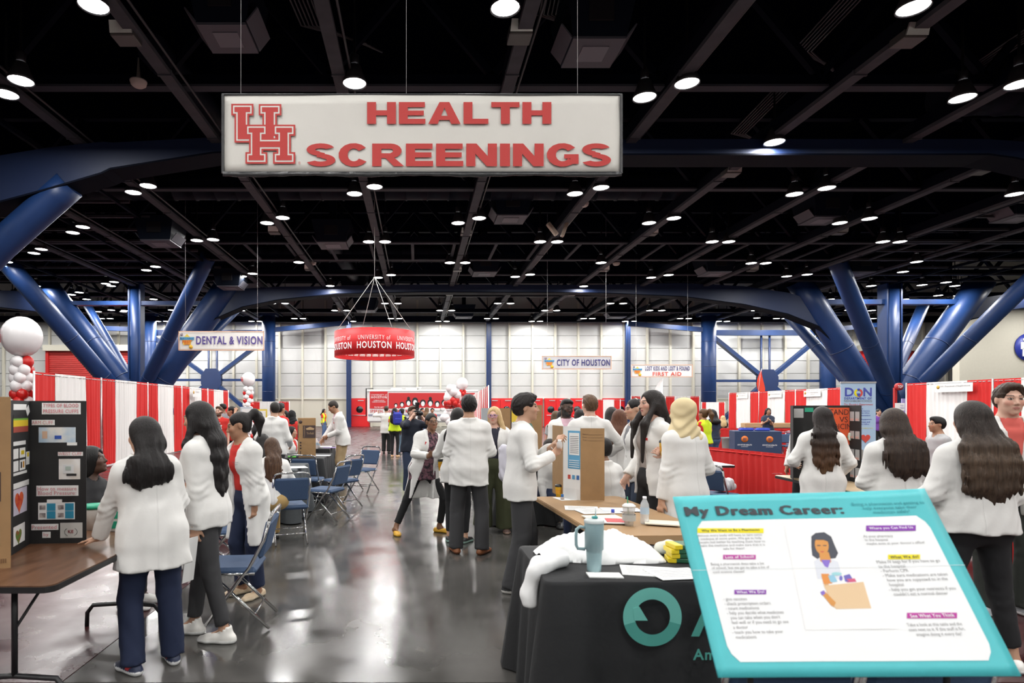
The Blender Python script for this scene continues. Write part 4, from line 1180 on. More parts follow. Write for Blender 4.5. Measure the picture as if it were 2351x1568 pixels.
for a_ in ((525, 85, 12.4, 1.3, 'above the red emblem of the big banner'), (1360, 118, 13.0, 1.45, 'above the last letters of HEALTH'), (370, 558, 25, 1.6, 'far over the blood pressure board'), (765, 562, 27.5, 1.7, 'over the red hanging ring'),
           (1172, 502, 24.0, 1.55, 'below the middle of the big banner'), (1885, 505, 24.5, 1.55, 'over the CANDY VS MEDICINE board'), (1112, 628, 34, 1.7, 'in the centre of the far ceiling'), (1640, 628, 33, 1.7, 'over the headscarf woman'),
           (2335, 500, 24, 1.55, 'at the right picture edge'), (812, 660, 40, 1.9, 'just left of the ring wires'), (1965, 628, 33, 1.7, 'touching the right steel tree column'), (530, 660, 34, 1.6, 'beside the left steel tree column'),
           (1796, 676, 41, 1.8, 'left of the right steel tree column'), (840, 714, 48, 1.9, 'at the far wall inside the ring wires'), (1065, 728, 50.5, 1.8, 'at the far wall in the centre'), (1415, 728, 50.5, 1.8, 'near the first aid banner')):
    unit(*a_)
def fixture(u, v, D, lab=None):
    t = thing('uplight_box', lab or 'small brushed metal fixture box fixed on a far ceiling tray', 'light fixture', (PX(u, D), D, PZ(v, D)), 0, 'metal fixture boxes on the trays')
    MB().box((0, 0, 0), (.46, .4, .17), bev=.015).build('housing', M('fixture_dark', (.10, .10, .095), .5, metal=.4), t)
    MB().prism([(-.22, -.02), (.22, -.02), (.20, .2), (-.20, .2)], .04, (0, -.2, -.02), (1, 0, 0), (0, -.35, .93), (0, -.93, -.35)).build('reflector', M('fixture_steel', (.62, .62, .58), .35, metal=.6), t)
for (u, v, D) in ((290, 85, 12.2), (1193, 82, 12.2), (2085, 90, 12.2), (1678, 397, 19.3), (2250, 392, 19.3), (630, 532, 26), (1070, 535, 26.2), (1495, 535, 26.2), (1927, 533, 26), (710, 617, 33), (1050, 619, 33), (1387, 619, 33), (1727, 619, 33), (755, 673, 40), (1032, 675, 40), (1312, 676, 40), (1590, 676, 40), (1022, 713, 47), (782, 713, 47), (1262, 714, 47)):
    fixture(u, v, D, {290: 'near metal fixture box at the upper left of the ceiling', 1193: 'near metal fixture box above the big banner', 2085: 'near metal fixture box at the upper right of the ceiling', 1678: 'metal fixture box under the ceiling girder right of the big banner', 2250: 'metal fixture box under the ceiling girder at the far right'}.get(u))
def dome(u, v, D, where):
    t = thing('ceiling_speaker', 'pale round domed speaker ' + where, 'speaker', (PX(u, D), D, PZ(v, D)), 0, 'round ceiling speakers')
    MB().lathe([(.001, -.08), (.12, -.07), (.17, -.03), (.18, .02), (.19, .03), (.19, .06), (.05, .08), (.015, .6)], 20).build('dome', M('dome_pale', (.48, .42, .38), .6), t)
for a_ in ((318, 192, 14.2, 'hanging near the upper left corner'), (718, 605, 32, 'hanging far above the dental banner'), (1415, 606, 32, 'hanging above the city banner'), (1283, 668, 38, 'hanging low over the far aisle'), (1340, 470, 22.5, 'under the right end of the big banner'), (1632, 657, 38, 'hanging above the first aid banner')): dome(*a_)
for n_, (u, v, D, ry) in enumerate(((1268, 526, 24.5, -38), (1296, 527, 24.5, 20))):
    t = thing('line_speaker', ['long pale box speaker tilted outward below the tray', 'short pale box speaker tilted inward below the tray'][n_], 'speaker', (PX(u, D), D, PZ(v, D)))
    t.rotation_euler = (0, R(ry), 0)
    MB().box((0, 0, 0), (.16 if n_ == 0 else .13, .2, .6), bev=.02).build('cabinet', M('speaker_tan', (.50, .40, .32), .6), t)
    MB().box((0, -.11, 0), (.1, .02, .5)).build('grille', M('speaker_tan2', (.38, .30, .24), .8), t)
# ------------------------------------------------------------------ drapes on pipe frames
RED = M('drape_red', (.60, .016, .014), .75, bump=.08, bscale=60)
WHT = M('drape_white', (.80, .785, .77), .75, bump=.08, bscale=60)
PIPE = M('pipe_steel', (.62, .62, .62), .35, metal=.7)
INK = M('print_black', (.015, .015, .017), .6)
GREYP = M('print_grey', (.20, .20, .20), .6)
REDP = M('print_red', (.58, .045, .04), .6)
PAPER = M('paper_white', (.80, .80, .79), .75)
def drape_panel(parent, a, b, z0, z1, mat, amp=.035, wl=.15, ph=0.0):
    a = Vector((a[0], a[1], 0)); b = Vector((b[0], b[1], 0)); L = (b - a).length; d = (b - a) / L; nrm_ = Vector((d.y, -d.x, 0))
    n = max(6, int(L / wl * 6)); P = []
    for (z, k) in ((z1, .25), (z1 - .05, .5), (z1 - .09, .35), (z0 + (z1 - z0) * .6, .9), (z0 + (z1 - z0) * .3, 1.05), (z0, 1.2)):
        row = []
        for i in range(n + 1):
            t = i / n; w_ = (math.sin(t * L / wl * 6.283 + ph + 1.5 * math.sin(t * L * 2.3 + ph)) * (.65 + .35 * math.sin(t * L * 3.7 + ph * 2)) + .35 * math.sin(t * L / wl * 2.9 + z * .8)) * amp * k + .012 * math.sin(t * 5 + z * 2 + ph) * k
            p = a + d * (t * L) + nrm_ * w_; row.append((p.x, p.y, z))
        P.append(row[::-1] if False else row)
    o = link('drape_panel', grid_mesh('drape_panel', P, mat), parent)
    return o
def drape_wall(label, p0, p1, nb, z1=2.44, pat='RWR', frac=(.26, .48, .26), z0=.04, sag=0.0):
    t = thing('drape_wall', label, 'drape', (p0[0], p0[1], 0))
    p0v = Vector((0, 0, 0)); d = Vector((p1[0] - p0[0], p1[1] - p0[1], 0))
    for i in range(nb):
        a, b = d * (i / nb), d * ((i + 1) / nb); g = .012
        tt = g
        for k, (ch, fr) in enumerate(zip(pat, frac)):
            s0 = a + (b - a) * (tt); tt2 = tt + fr * (1 - 2 * g); s1 = a + (b - a) * tt2; tt = tt2
            drape_panel(t, s0, s1, z0, z1, RED if ch == 'R' else WHT, ph=rng.uniform(0, 6), amp=.035 if z1 > 1.5 else .028)
        MB().tube([a + Vector((0, 0, z1 - .05)), b + Vector((0, 0, z1 - .05))], .012, 6).build('crossbar', PIPE if z1 > 1.5 else RED, t)
    for i in range(nb + 1):
        a = d * (i / nb)
        po = MB().tube([a, a + Vector((0, 0, z1 + .02))], .024, 8).build('post', PIPE, t)
        MB().box(a + Vector((0, 0, .006)), (.36, .36, .012)).build('foot_plate', M('plate_dark', (.05, .05, .05), .5), po)
    return t
drape_wall('long red and white striped drape wall behind the left tables', (-8.6, 13.7), (-8.95, 28.95), 5)
drape_wall('red and white drape wall at the far right behind the woman with brown hair', (16.3, 20.3), (16.3, 14.2), 2)
drape_wall('red and white drape wall behind the woman in navy polo', (17.0, 33.2), (16.9, 24.3), 3)
drape_wall('short red and white drape screen below the left blue column', (PX(574, 46), 46), (PX(663, 46), 46.2), 1, 2.12, frac=(.24, .50, .26))
drape_wall('red and white drape screen below the first aid banner', (PX(1449, 42), 42), (PX(1606, 42), 42), 2, 2.44)
drape_wall('small red and white drape screen beside the round blue column on the right', (PX(1611, 49), 49), (PX(1664, 49), 49), 1, 2.1, frac=(.18, .57, .25))
drape_wall('white and red drape screen in front of the red doors', (PX(1337, 48), 48), (PX(1424, 48), 48), 1, 2.3, pat='WRWR', frac=(.3, .25, .3, .15))
drape_wall('red and white striped drape wall beside the clinic bus', (2.62, 22.3), (3.5, 38.0), 4, 2.44, pat='RWRWRW', frac=(.16, .18, .16, .18, .16, .16))
drape_wall('low red drape rail behind the pale folding table', (5.05, 11.9), (6.1, 5.8), 2, .93, 'R', (1.0,))
drape_wall('low red drape rail behind the navy table', (PX(1600, 21), 21.2), (PX(1838, 20.6), 20.8), 2, .93, 'R', (1.0,))
drape_wall('low red drape rail far behind the headscarf woman', (PX(1585, 30), 30), (PX(1665, 30), 30), 1, .95, 'R', (1.0,))
# small name cards hung on the drapes
def card(label, loc, rz, w_, h_, lines):
    t = thing('name_card', label, 'sign', loc, rz)
    MB().box((0, 0, 0), (w_, .012, h_)).build('card', PAPER, t)
    MB().lathe([(.001, 0), (h_ * .22, 0), (h_ * .22, .004), (.001, .004)], 10, (-w_ * .4, -.007, h_ * .1), (0, -1, 0), False).build('emblem', M('emblem_gold', (.55, .33, .05), .6), t)
    for i, ln in enumerate(lines): letters(ln, h_ * .26, GREYP, t, (w_ * .04, -.012, h_ * (.16 - .3 * i)), res=1)
card('white name card on the near right drape', (16.18, 18.4, 2.24), R(90 + 180), 1.3, .26, ['COH - Department of Neighborhoods'])
card('white name card on the drape right of the navy polo woman', (16.85, 26.0, 2.24), R(-90), 1.1, .26, ['COH - Health Department', 'Pharmacy'])
card('white name card on the drape above the navy polo woman', (16.9, 28.8, 2.24), R(-90), 1.1, .24, ['COH - Houston Health Department'])
card('white name card on the drape left of the navy polo woman', (16.95, 31.8, 2.24), R(-90), 1.1, .24, ['COH - Information 311'])
card('white name card on the long left drape', (-8.62, 23.9, 2.2), R(90), .9, .3, ['Dispatchers'])

# ------------------------------------------------------------------ banners
def logo_rects():
    U = [(23, 353, 130, 388), (45, 168, 100, 388), (210, 353, 320, 386), (235, 168, 290, 386), (62, 168, 250, 210)]
    H = [(120, 213, 225, 245), (308, 213, 415, 245), (145, 53, 197, 245), (333, 53, 385, 245), (170, 113, 360, 153), (120, 23, 225, 58), (308, 23, 415, 58)]
    return U, H
def uh_logo(parent, O, w_, X=(1, 0, 0), Y=(0, 0, 1), N=(0, -1, 0), cols=None, name='logo'):
    k = w_ / 437.0; O, X, Y, N = map(Vector, (O, X, Y, N)); mb = MB(); z = .0006
    cols = cols or [(22, 0), (10, 1), (0, 0)]
    lay = 0; cnt = 0
    for rects in logo_rects():
        for dlt, mi in cols:
            mb.cur = mi; lay += 1
            for (a, b, c, d) in rects:
                cnt += 1
                pts = [(a - dlt, b - dlt), (c + dlt, b - dlt), (c + dlt, d + dlt), (a - dlt, d + dlt)]
                v = [O + X * ((p[0] - 218) * k) + Y * ((p[1] - 205) * k) + N * (z * lay + cnt * .00008) for p in pts]
                f = [(0, 1, 2, 3)] if X.cross(Y).dot(N) > 0 else [(3, 2, 1, 0)]
                mb.add(v, f)
    return mb.build(name, [REDP, M('print_offwhite', (.78, .77, .73), .6)], parent)
def wires(t, xs_, z, ztop, tilt=0.0):
    for x in xs_: MB().tube([(x, 0, z), (x + tilt, .0, ztop)], .003, 5).build('wire', M('wire_grey', (.3, .3, .28), .5, metal=.5), t)
def sheet(parent, w_, h_, mat, name='sheet', amp=.006, seed=0, y=0.0, nx=40, nz=8):
    r = random.Random(seed); ph = [r.uniform(0, 6) for _ in range(6)]
    P = [[(w_ * (i / nx - .5), y + amp * (math.sin(i / nx * 9 + ph[0]) * .5 + math.sin(i / nx * 23 + j * .8 + ph[1]) * .3 + math.sin(i / nx * 5 - j * .7 + ph[2]) * .6), h_ * (.5 - j / nz)) for i in range(nx + 1)] for j in range(nz + 1)]
    o = link(name, grid_mesh(name, [row[::-1] for row in P], mat), parent)
    md = o.modifiers.new('thick', 'SOLIDIFY'); md.thickness = .004; md.offset = -1
    return o
def block_letters(txt, x0, x1, zc, h_, parent, mat, y, gap=.10, tv=.31, th=.235):
    """heavy extended capitals built from bars and arcs, filling x0..x1"""
    wid = dict(I=.34, L=.86, T=.98, E=.92, A=1.12, H=1.0, N=1.04, S=1.0, C=1.04, R=1.04, G=1.08)
    tot = sum(wid[c] for c in txt) + gap * (len(txt) - 1); k = (x1 - x0) / tot; x = x0
    for ch in txt:
        w_ = wid[ch]; mb = MB(); cnt = [0]
        def poly(pts):
            cnt[0] += 1
            mb.prism([(p[0] * k, (p[1] - .5) * h_) for p in pts], .0008, (x, y - cnt[0] * .00012, zc))
        def bar(a, b, c, d): poly([(a, b), (c, b), (c, d), (a, d)])
        def arc(cx, cy, rx, rz, a0, a1, n=14, tx=tv, tz=th):
            A = np.linspace(R(a0), R(a1), n)
            for i in range(n - 1):
                q_ = [(cx + (rx - f * tx) * math.cos(a), cy + (rz - f * tz) * math.sin(a)) for a, f in ((A[i], 0), (A[i + 1], 0), (A[i + 1], 1), (A[i], 1))]
                mb.prism([(p[0] * k, (p[1] - .5) * h_) for p in q_], .0008, (x, y - .0001, zc))
        if ch in 'HN': bar(0, 0, tv, 1); bar(w_ - tv, 0, w_, 1)
        if ch == 'H': bar(tv, .39, w_ - tv, .62)
        if ch == 'N': poly([(0, 1), (tv * 1.12, 1), (w_, 0), (w_ - tv * 1.12, 0)])
        if ch in 'EL': bar(0, 0, tv, 1); bar(tv, 0, w_, th)
        if ch == 'E': bar(tv, 1 - th, w_ * .98, 1); bar(tv, .39, w_ * .94, .61)
        if ch == 'T': bar(0, 1 - th, w_, 1); bar(w_ / 2 - tv / 2, 0, w_ / 2 + tv / 2, 1 - th)
        if ch == 'I': bar(0, 0, w_, 1)
        if ch == 'A':
            poly([(0, 0), (tv * 1.06, 0), (w_ * .5, .74), (w_ * .5, 1), (w_ * .5 - .17, 1)]); poly([(w_, 0), (w_ - tv * 1.06, 0), (w_ * .5, .74), (w_ * .5, 1), (w_ * .5 + .17, 1)]); bar(w_ * .28, .18, w_ * .72, .37)
        if ch in 'CG': arc(w_ / 2, .5, w_ / 2, .52, 38, 326)
        if ch == 'G': bar(w_ * .55, .34, w_, .53); bar(w_ - tv * .9, .10, w_, .40)
        if ch == 'R':
            bar(0, 0, tv, 1); bar(tv, 1 - th, w_ * .62, 1); bar(tv, .36, w_ * .62, .36 + th * .9); arc(w_ * .60, .68, w_ * .36, .32, -90, 90, 10, tv * .95, th); poly([(w_ * .42, .38), (w_ * .70, .40), (w_ * 1.04, 0), (w_ * .70, 0)])
        if ch == 'S':
            arc(w_ * .5, .735, w_ * .48, .275, 20, 180, 10, tv * .95, th * .92); arc(w_ * .5, .735, w_ * .48, .275, 180, 262, 7, tv * .95, th * .85)
            arc(w_ * .5, .27, w_ * .50, .28, -160, 0, 10, tv * .95, th * .92); arc(w_ * .5, .27, w_ * .50, .28, 0, 82, 7, tv * .95, th * .85); poly([(w_ * .36, .40), (w_ * .64, .36), (w_ * .64, .58), (w_ * .36, .66)])
        mb.build('lettering', mat, parent); x += (w_ + gap) * k
VINYL = M('banner_vinyl', (.74, .72, .67), .5, bump=.25, bscale=3.5, var=.03, vscale=2)
D = 5.6; bw = PX(1426, D) - PX(512, D); bh = PZ(218, D) - PZ(398, D)
t = thing('hanging_banner', 'big white HEALTH SCREENINGS banner with red letters hanging on wires', 'banner', (PX(969, D), D, (PZ(218, D) + PZ(398, D)) / 2))
sheet(t, bw, bh, VINYL, amp=.004, seed=3)
MB().tube([(-bw / 2 - .01, 0, bh / 2 + .005), (bw / 2 + .01, 0, bh / 2 + .003)], .009, 8).build('top_rod', M('rod_tape', (.05, .05, .055), .35), t)
blk = M('hem_black', (.035, .036, .038), .3, bump=.4, bscale=14)
P = [[(bw * (i / 60 - .5), -.012 - .008 * math.sin(i * 1.9) * (j > 0), -bh / 2 + .012 - j * .02 - (.007 * math.sin(i * .37) if j == 2 else 0)) for i in range(61)][::-1] for j in range(3)]
hm = link('hem', grid_mesh('hem', P, blk), t); md = hm.modifiers.new('thick', 'SOLIDIFY'); md.thickness = .01
for sx in (-1, 1): MB().box((sx * bw / 2, -.004, 0), (.022, .014, bh)).build('edge_tape', blk, t)
F_ = lambda u, v: (PX(u, D) - PX(969, D), -.013, PZ(v, D) - (PZ(218, D) + PZ(398, D)) / 2)
pxm = D / FPX
_f = F_(843, 261); _g = F_(1265, 261); block_letters('HEALTH', _f[0], _g[0], _f[2], 50 * pxm, t, REDP, _f[1])
_f = F_(703, 357); _g = F_(1402, 357); block_letters('SCREENINGS', _f[0], _g[0], _f[2], 52 * pxm, t, REDP, _f[1])
uh_logo(t, F_(605, 309), 147 * pxm)
letters('®', .03, REDP, t, F_(688, 375))
for u in (553, 933, 1326): MB().tube([(PX(u, D) - PX(969, D), 0, bh / 2), (PX(u, D) - PX(969, D), .02, 12.58 - t.location.z)], .0022, 5).build('wire', M('wire_grey'), t)

def fest_emblem(parent, O, h_):
    x, y, z = O; k = h_
    def disc(c, r, m, d, n=16, name='emblem'): MB().lathe([(.001, 0), (r, 0), (r, .004), (.001, .004)], n, (x + c[0] * k, y - d, z + c[1] * k), (0, -1, 0), False).build(name, m, parent)
    org, blu, yel = M('fest_orange', (.72, .28, .03), .6), M('fest_blue', (.10, .35, .55), .6), M('fest_yellow', (.75, .55, .08), .6)
    star = [(.40 * math.sin(a) * (1 if i % 2 == 0 else .68), .40 * math.cos(a) * (1 if i % 2 == 0 else .68) + .05) for i, a in enumerate(np.linspace(0, 6.283, 10, endpoint=False))]
    MB().prism([(p[0] * k * 1.05, p[1] * k) for p in star], .004, (x, y - .002, z)).build('emblem', yel, parent)
    MB().prism([(p[0] * k * .8, p[1] * k * .75 - .08 * k) for p in star], .004, (x, y - .005, z)).build('emblem', org, parent)
    MB().prism([(-.45 * k, .05 * k), (.45 * k, .05 * k), (.48 * k, .24 * k), (-.48 * k, .24 * k)], .004, (x, y - .008, z)).build('emblem', blu, parent)
    letters('Back 2 School', .2, M('fest_navy', (.02, .05, .2), .6), parent, (x, y - .016, z + .145 * k), width=.86 * k, height=.13 * k, res=1, bold=.004)
    letters('FEST', .2, M('fest_red', (.6, .12, .02), .6), parent, (x, y - .016, z - .08 * k), width=.6 * k, height=.2 * k, res=1, bold=.012)
    disc((.25, -.40), .085, M('fest_shell', (.72, .42, .03), .6), .004); disc((-.35, .40), .06, M('fest_ring', (.3, .25, .3), .6), .004)
def event_banner(label, D, u0, u1, v0, v1, lines, eu, bg=(.76, .74, .71)):
    um, vm = (u0 + u1) / 2, (v0 + v1) / 2; px = D / FPX
    t = thing('hanging_banner', label, 'banner', (PX(um, D), D, PZ(vm, D)))
    w_, h_ = (u1 - u0) * px, (v1 - v0) * px
    sheet(t, w_, h_, M('event_vinyl_%d' % int(D), bg, .55, bump=.2, bscale=3), amp=.006, seed=int(D))
    br = M('border_peach', (.72, .42, .28), .6)
    for sx in (-1, 1): MB().box((sx * (w_ / 2 - .02), -.02, 0), (.03, .02, h_)).build('border', br, t); MB().box((0, -.02, sx * (h_ / 2 - .02)), (w_, .02, .03)).build('border', br, t)
    for (txt, lu0, lu1, lv0, lv1, mat) in lines:
        letters(txt, .3, mat, t, (PX((lu0 + lu1) / 2, D) - PX(um, D), -.035, PZ((lv0 + lv1) / 2, D) - PZ(vm, D)), width=(lu1 - lu0) * px, height=(lv1 - lv0) * px, bold=.018)
    fest_emblem(t, (PX(eu, D) - PX(um, D), -.03, 0), h_ * .78)
    for sx in (-.42, .42): MB().tube([(sx * w_, 0, h_ / 2), (sx * w_, 0, 12.58 - PZ(vm, D))], .004, 5).build('wire', M('wire_grey'), t)
PUR = M('print_purple', (.09, .06, .26), .6); IND = M('print_indigo', (.03, .03, .16), .6)
event_banner('white DENTAL & VISION banner with purple letters', 26, 410, 607, 760, 805, [('DENTAL & VISION', 451, 603, 772, 791, PUR)], 430)
event_banner('grey CITY OF HOUSTON banner with indigo letters', 32, 1244, 1404, 817, 848, [('CITY OF HOUSTON', 1278, 1400, 825, 840, IND)], 1261, (.56, .56, .58))
event_banner('white LOST KIDS and FIRST AID banner with blue and red letters', 36, 1449, 1590, 837, 866, [('LOST KIDS AND LOST & FOUND', 1481, 1583, 841, 851, IND), ('FIRST AID', 1498, 1564, 854, 863, M('print_coral', (.62, .09, .06), .6))], 1463, (.76, .76, .75))
# red hanging ring
D = 25.0; rr = 91.5 * D / FPX; zt, zb = PZ(764, D), PZ(820, D)
t = thing('hanging_ring', 'red round fabric ring sign hanging in the middle of the hall', 'sign', (PX(860, D), D, 0))
RINGM = M('ring_red', (.58, .010, .014), .55)
n = 72
P = [[(r_ * math.sin(a), -r_ * math.cos(a), z) for a in np.linspace(0, 6.283185, n + 1)] for (r_, z) in ((rr * .985, zb), (rr, zb), (rr, (zt + zb) / 2), (rr, zt), (rr * .985, zt))]
link('fabric', grid_mesh('fabric', P, RINGM), t)
P2 = [[(rr * .985 * math.sin(a), -rr * .985 * math.cos(a), z) for a in np.linspace(0, 6.283185, n + 1)][::-1] for z in (zb, zt)]
link('lining', grid_mesh('lining', P2, RINGM), t)
for z in (zb, zt): MB().tube([(rr * .99 * math.sin(a), -rr * .99 * math.cos(a), z) for a in np.linspace(0, 6.283, 48, endpoint=False)], .02, 6, closed=True).build('hoop', RINGM, t)
def bend_on(cx, z0, r_, inner=False):
    def f(co):
        a = cx + (-1 if inner else 1) * co[:, 0] / r_
        return np.stack([r_ * np.sin(a), -r_ * np.cos(a), z0 + co[:, 1]], 1)
    return f
zm = (zt + zb) / 2
for ac in (-.92, 0.06, 1.02, 2.0, 3.0, 4.0):
    letters('UNIVERSITY of', .1, white, t, None, width=rr * .78, height=.17, bend=bend_on(ac, zm + .14, rr + .012), space=1.2, res=2)
    letters('HOUSTON', .1, white, t, None, width=rr * .84, height=.27, bold=.006, bend=bend_on(ac, zm - .15, rr + .012), res=2)
for i in range(9):
    a = math.pi + (i - 4) * .36; p = Vector((rr * .97 * math.sin(a), -rr * .97 * math.cos(a), zm)); nn = Vector((-math.sin(a), math.cos(a), 0))
    uh_logo(t, p, .72, Vector((-math.cos(a), -math.sin(a), 0)) * -1 if False else Vector((0, 0, 1)).cross(nn) * 1, (0, 0, 1), nn, [(22, 1), (10, 0), (0, 1)])
ap = Vector((0, 0, PZ(636, D)))
for a in (.5, 1.8, 3.6, 5.2): MB().tube([(rr * math.sin(a), -rr * math.cos(a), zt), ap], .012, 5).build('wire', M('wire_pale', (.5, .5, .48), .5), t)
MB().tube([ap, (0, 0, 12.58)], .012, 5).build('wire', M('wire_pale'), t)

# ------------------------------------------------------------------ balloon columns
BW = M('balloon_white', (.80, .78, .79), .22, spec=.6); BR = M('balloon_red', (.58, .018, .016), .2, spec=.6)
def balloon(parent, c, r, mat): return MB().ball(c, r, 16, 12, (1, 1, 1.08)).build('balloon', mat, parent, smooth=True)
def balloon_column(label, X, Y, top, rt, z0, z1, r, pal, logo=True):
    t = thing('balloon_column', label, 'balloons', (X, Y, 0)); q = random.Random(int(X * 10))
    MB().tube([(0, 0, 0), (0, 0, z1)], .02, 6).build('pole', PIPE, t); MB().lathe([(.3, 0), (.3, .03), (.03, .05)], 16).build('base', PIPE, t)
    z = z0; k = 0
    while z < z1:
        for j in range(4):
            a = j * 1.571 + k * .6; red = pal(k, j)
            balloon(t, (math.cos(a) * r * 1.05, math.sin(a) * r * 1.05, z), r * q.uniform(.92, 1.05), BR if red else BW)
        z += r * 1.45; k += 1
    b = balloon(t, (0, 0, top), rt, BW)
    if logo: uh_logo(b, (-rt * .75, -rt * .68, top - rt * .05), rt * .85, (.70, -.71, 0), (0, 0, 1), (-.71, -.70, 0), [(0, 0)])
    return t
D = 14.2; X_ = PX(50, D)
balloon_column('tall balloon column with big white balloon above red and white ones at the left edge', X_, D, PZ(773, D), 43 * D / FPX, .25, PZ(822, D), 12.8 * D / FPX, lambda k, j: (k + j) % 4 in (0,) or (k % 5 == 4))
D = 31.0
balloon_column('small white and red balloon column under the dental banner', PX(570, D), D, PZ(871, D), 15.5 * D / FPX, .2, PZ(893, D), 6.2 * D / FPX, lambda k, j: (k * 3 + j) % 5 == 0)
D = 26.0; t = thing('balloon_column', 'cluster of white and red balloons in front of the clinic bus', 'balloons', (PX(1040, D), D, 0))
MB().tube([(0, 0, 0), (0, 0, PZ(905, D))], .02, 6).build('pole', PIPE, t); MB().tube([(.40, .1, 0), (.40, .1, PZ(890, D))], .015, 6).build('pole', PIPE, t)
q = random.Random(4); px = D / FPX
for i in range(14):
    a = i * 2.4; balloon(t, (math.cos(a) * 14 * px * (.4 + .6 * (i % 3) / 2) - .05, math.sin(a) * 12 * px, PZ(903, D) + (i % 4 - 1.5) * 7 * px), 9.5 * px, BW)
for i in range(12):
    a = i * 2.4; balloon(t, (math.cos(a) * 12 * px - .05, math.sin(a) * 11 * px, PZ(925, D) + (i % 3 - 1) * 6 * px), 7.5 * px, BR)
for i in range(8):
    a = i * 2.4; balloon(t, (math.cos(a) * 11 * px - .2, math.sin(a) * 10 * px, PZ(950, D) - (i % 3) * 9 * px), 8.5 * px, BW)
balloon(t, (.40, .1, PZ(881, D)), 13.5 * px, BW)
for i in range(6): balloon(t, (.40 + math.cos(i) * 5 * px, .1 + math.sin(i) * 4 * px, PZ(899 + (i % 2) * 5, D)), 4.6 * px, BR)

# ------------------------------------------------------------------ clinic bus
D = 45.5; x0, x1 = PX(843, D), PX(1098, D); zt, zb = PZ(896, D), PZ(970, D)
t = thing('clinic_bus', 'long white mobile clinic bus with red graphics parked at the back', 'bus', ((x0 + x1) / 2, D, 0)); hw = (x1 - x0) / 2
BUSW = M('bus_white', (.78, .78, .77), .3)
MB().box((0, 1.25, (zt + zb) / 2), (hw * 2, 2.5, zt - zb), bev=.12).build('body', BUSW, t)
MB().tube([(-hw, .05, zt - .05), (hw, .05, zt - .05)], .09, 10).build('awning', BUSW, t)
rp = M('bus_red', (.60, .022, .026), .35)
px = D / FPX; bx = lambda u: PX(u, D) - (x0 + x1) / 2
MB().box(((bx(849) + bx(890)) / 2, -.012, PZ(918, D)), ((890 - 849) * px, .03, 40 * px)).build('graphic', rp, t)
MB().box(((bx(892) + bx(1092)) / 2, -.012, PZ(920, D)), ((1092 - 892) * px, .03, 36 * px)).build('graphic', rp, t)
MB().box((0, -.012, PZ(953, D)), (hw * 1.96, .03, 4 * px)).build('stripe', M('bus_grey', (.28, .28, .36), .4), t)
letters('UNIVERSITY of', .2, white, t, (bx(870), -.04, PZ(906.5, D)), width=36 * px, height=3.2 * px, res=1)
letters('HOUSTON', .2, white, t, (bx(870), -.04, PZ(912, D)), width=36 * px, height=6 * px, res=1, bold=.01)
letters('COMMUNICATION\nSCIENCES & DISORDERS', .2, white, t, (bx(870), -.04, PZ(921, D)), width=31 * px, height=6 * px, res=1, bold=.008)
letters('713-743-2897', .2, white, t, (bx(870), -.04, PZ(935, D)), width=21 * px, height=3.6 * px, res=1, bold=.014)
letters('SPEECH, LANGUAGE & HEARING', .3, rp, t, (bx(912), -.04, PZ(944.5, D)), width=124 * px, height=8 * px, res=1, bold=.014)
for (u, v, s_, kind) in ((909, 931, .6, 0), (923, 929, .75, 1), (938, 925, .95, 2), (953, 923, 1.05, 3), (971, 926, 1.0, 4), (988, 926, 1.0, 2), (1004, 928, .9, 1), (1020, 926, 1.0, 4)):
    O = Vector((bx(u), -.034, PZ(v, D))); w_ = 6.8 * px * s_
    mb = MB(); ov = [(w_ * .62 * math.cos(a), w_ * .85 * math.sin(a)) for a in np.linspace(0, 6.28, 14, endpoint=False)]
    hairp = [(w_ * math.cos(a) * (1 if math.sin(a) > 0 else .95), w_ * (1.05 if kind != 3 else 1.25) * math.sin(a) + w_ * .25) for a in np.linspace(0, 6.28, 14, endpoint=False)]
    if kind == 3: hairp = [(p[0], p[1] if p[1] > 0 else p[1] * 2.2) for p in hairp]
    fig = MB(); fig.prism([(-w_ * 1.5, -w_ * 2.4), (w_ * 1.5, -w_ * 2.4), (w_ * 1.1, -w_ * 1.5), (-w_ * 1.1, -w_ * 1.5)], .012, O); fig.build('silhouette', M('print_black') if kind == 3 else white, t)
    MB().prism(hairp, .012, O + Vector((0, -.006, 0))).build('silhouette', INK, t)
    if kind == 2: MB().prism([(p[0] * .55, p[1] * .55 + w_ * 1.5) for p in hairp], .012, O + Vector((0, -.006, 0))).build('silhouette', INK, t)
    MB().prism(ov, .012, O + Vector((0, -.014, -w_ * .15))).build('silhouette', white, t)
for u in (909, 944): 
    MB().box((bx(u), .9, zt + .09), (26 * px, .8, .22), bev=.06).build('roof_unit', BUSW, t)
MB().lathe([(.15, 0), (.12, .18), (.2, .2), (.2, .26)], 12, (bx(962), .9, zt)).build('roof_vent', BUSW, t)
lad = MB()
for dx in (0, .35): lad.tube([(-hw - .12, .4 + dx, 1.0), (-hw - .12, .4 + dx, zt + .15), (-hw + .4, .4 + dx, zt + .15)], .03, 6)
for k in range(6): lad.tube([(-hw - .12, .4, 1.2 + k * .35), (-hw - .12, .75, 1.2 + k * .35)], .025, 6)
lad.build('ladder', INK, t)
for cx in (-hw * .45, hw * .62):
    w_ = MB().lathe([(.2, -.14), (.46, -.14), (.5, -.08), (.5, .08), (.46, .14), (.2, .14)], 20, (cx, .25, .5), (0, 1, 0)).build('wheel', M('tyre', (.02, .02, .02), .8), t)
    MB().lathe([(.001, 0), (.24, 0), (.24, .04), (.001, .04)], 16, (cx, .1, .5), (0, -1, 0), False).build('hub', PIPE, w_)
for sx in (-.5, .1): MB().box((hw * sx, .3, .3), (.08, .08, .6)).build('stabiliser', PIPE, t)

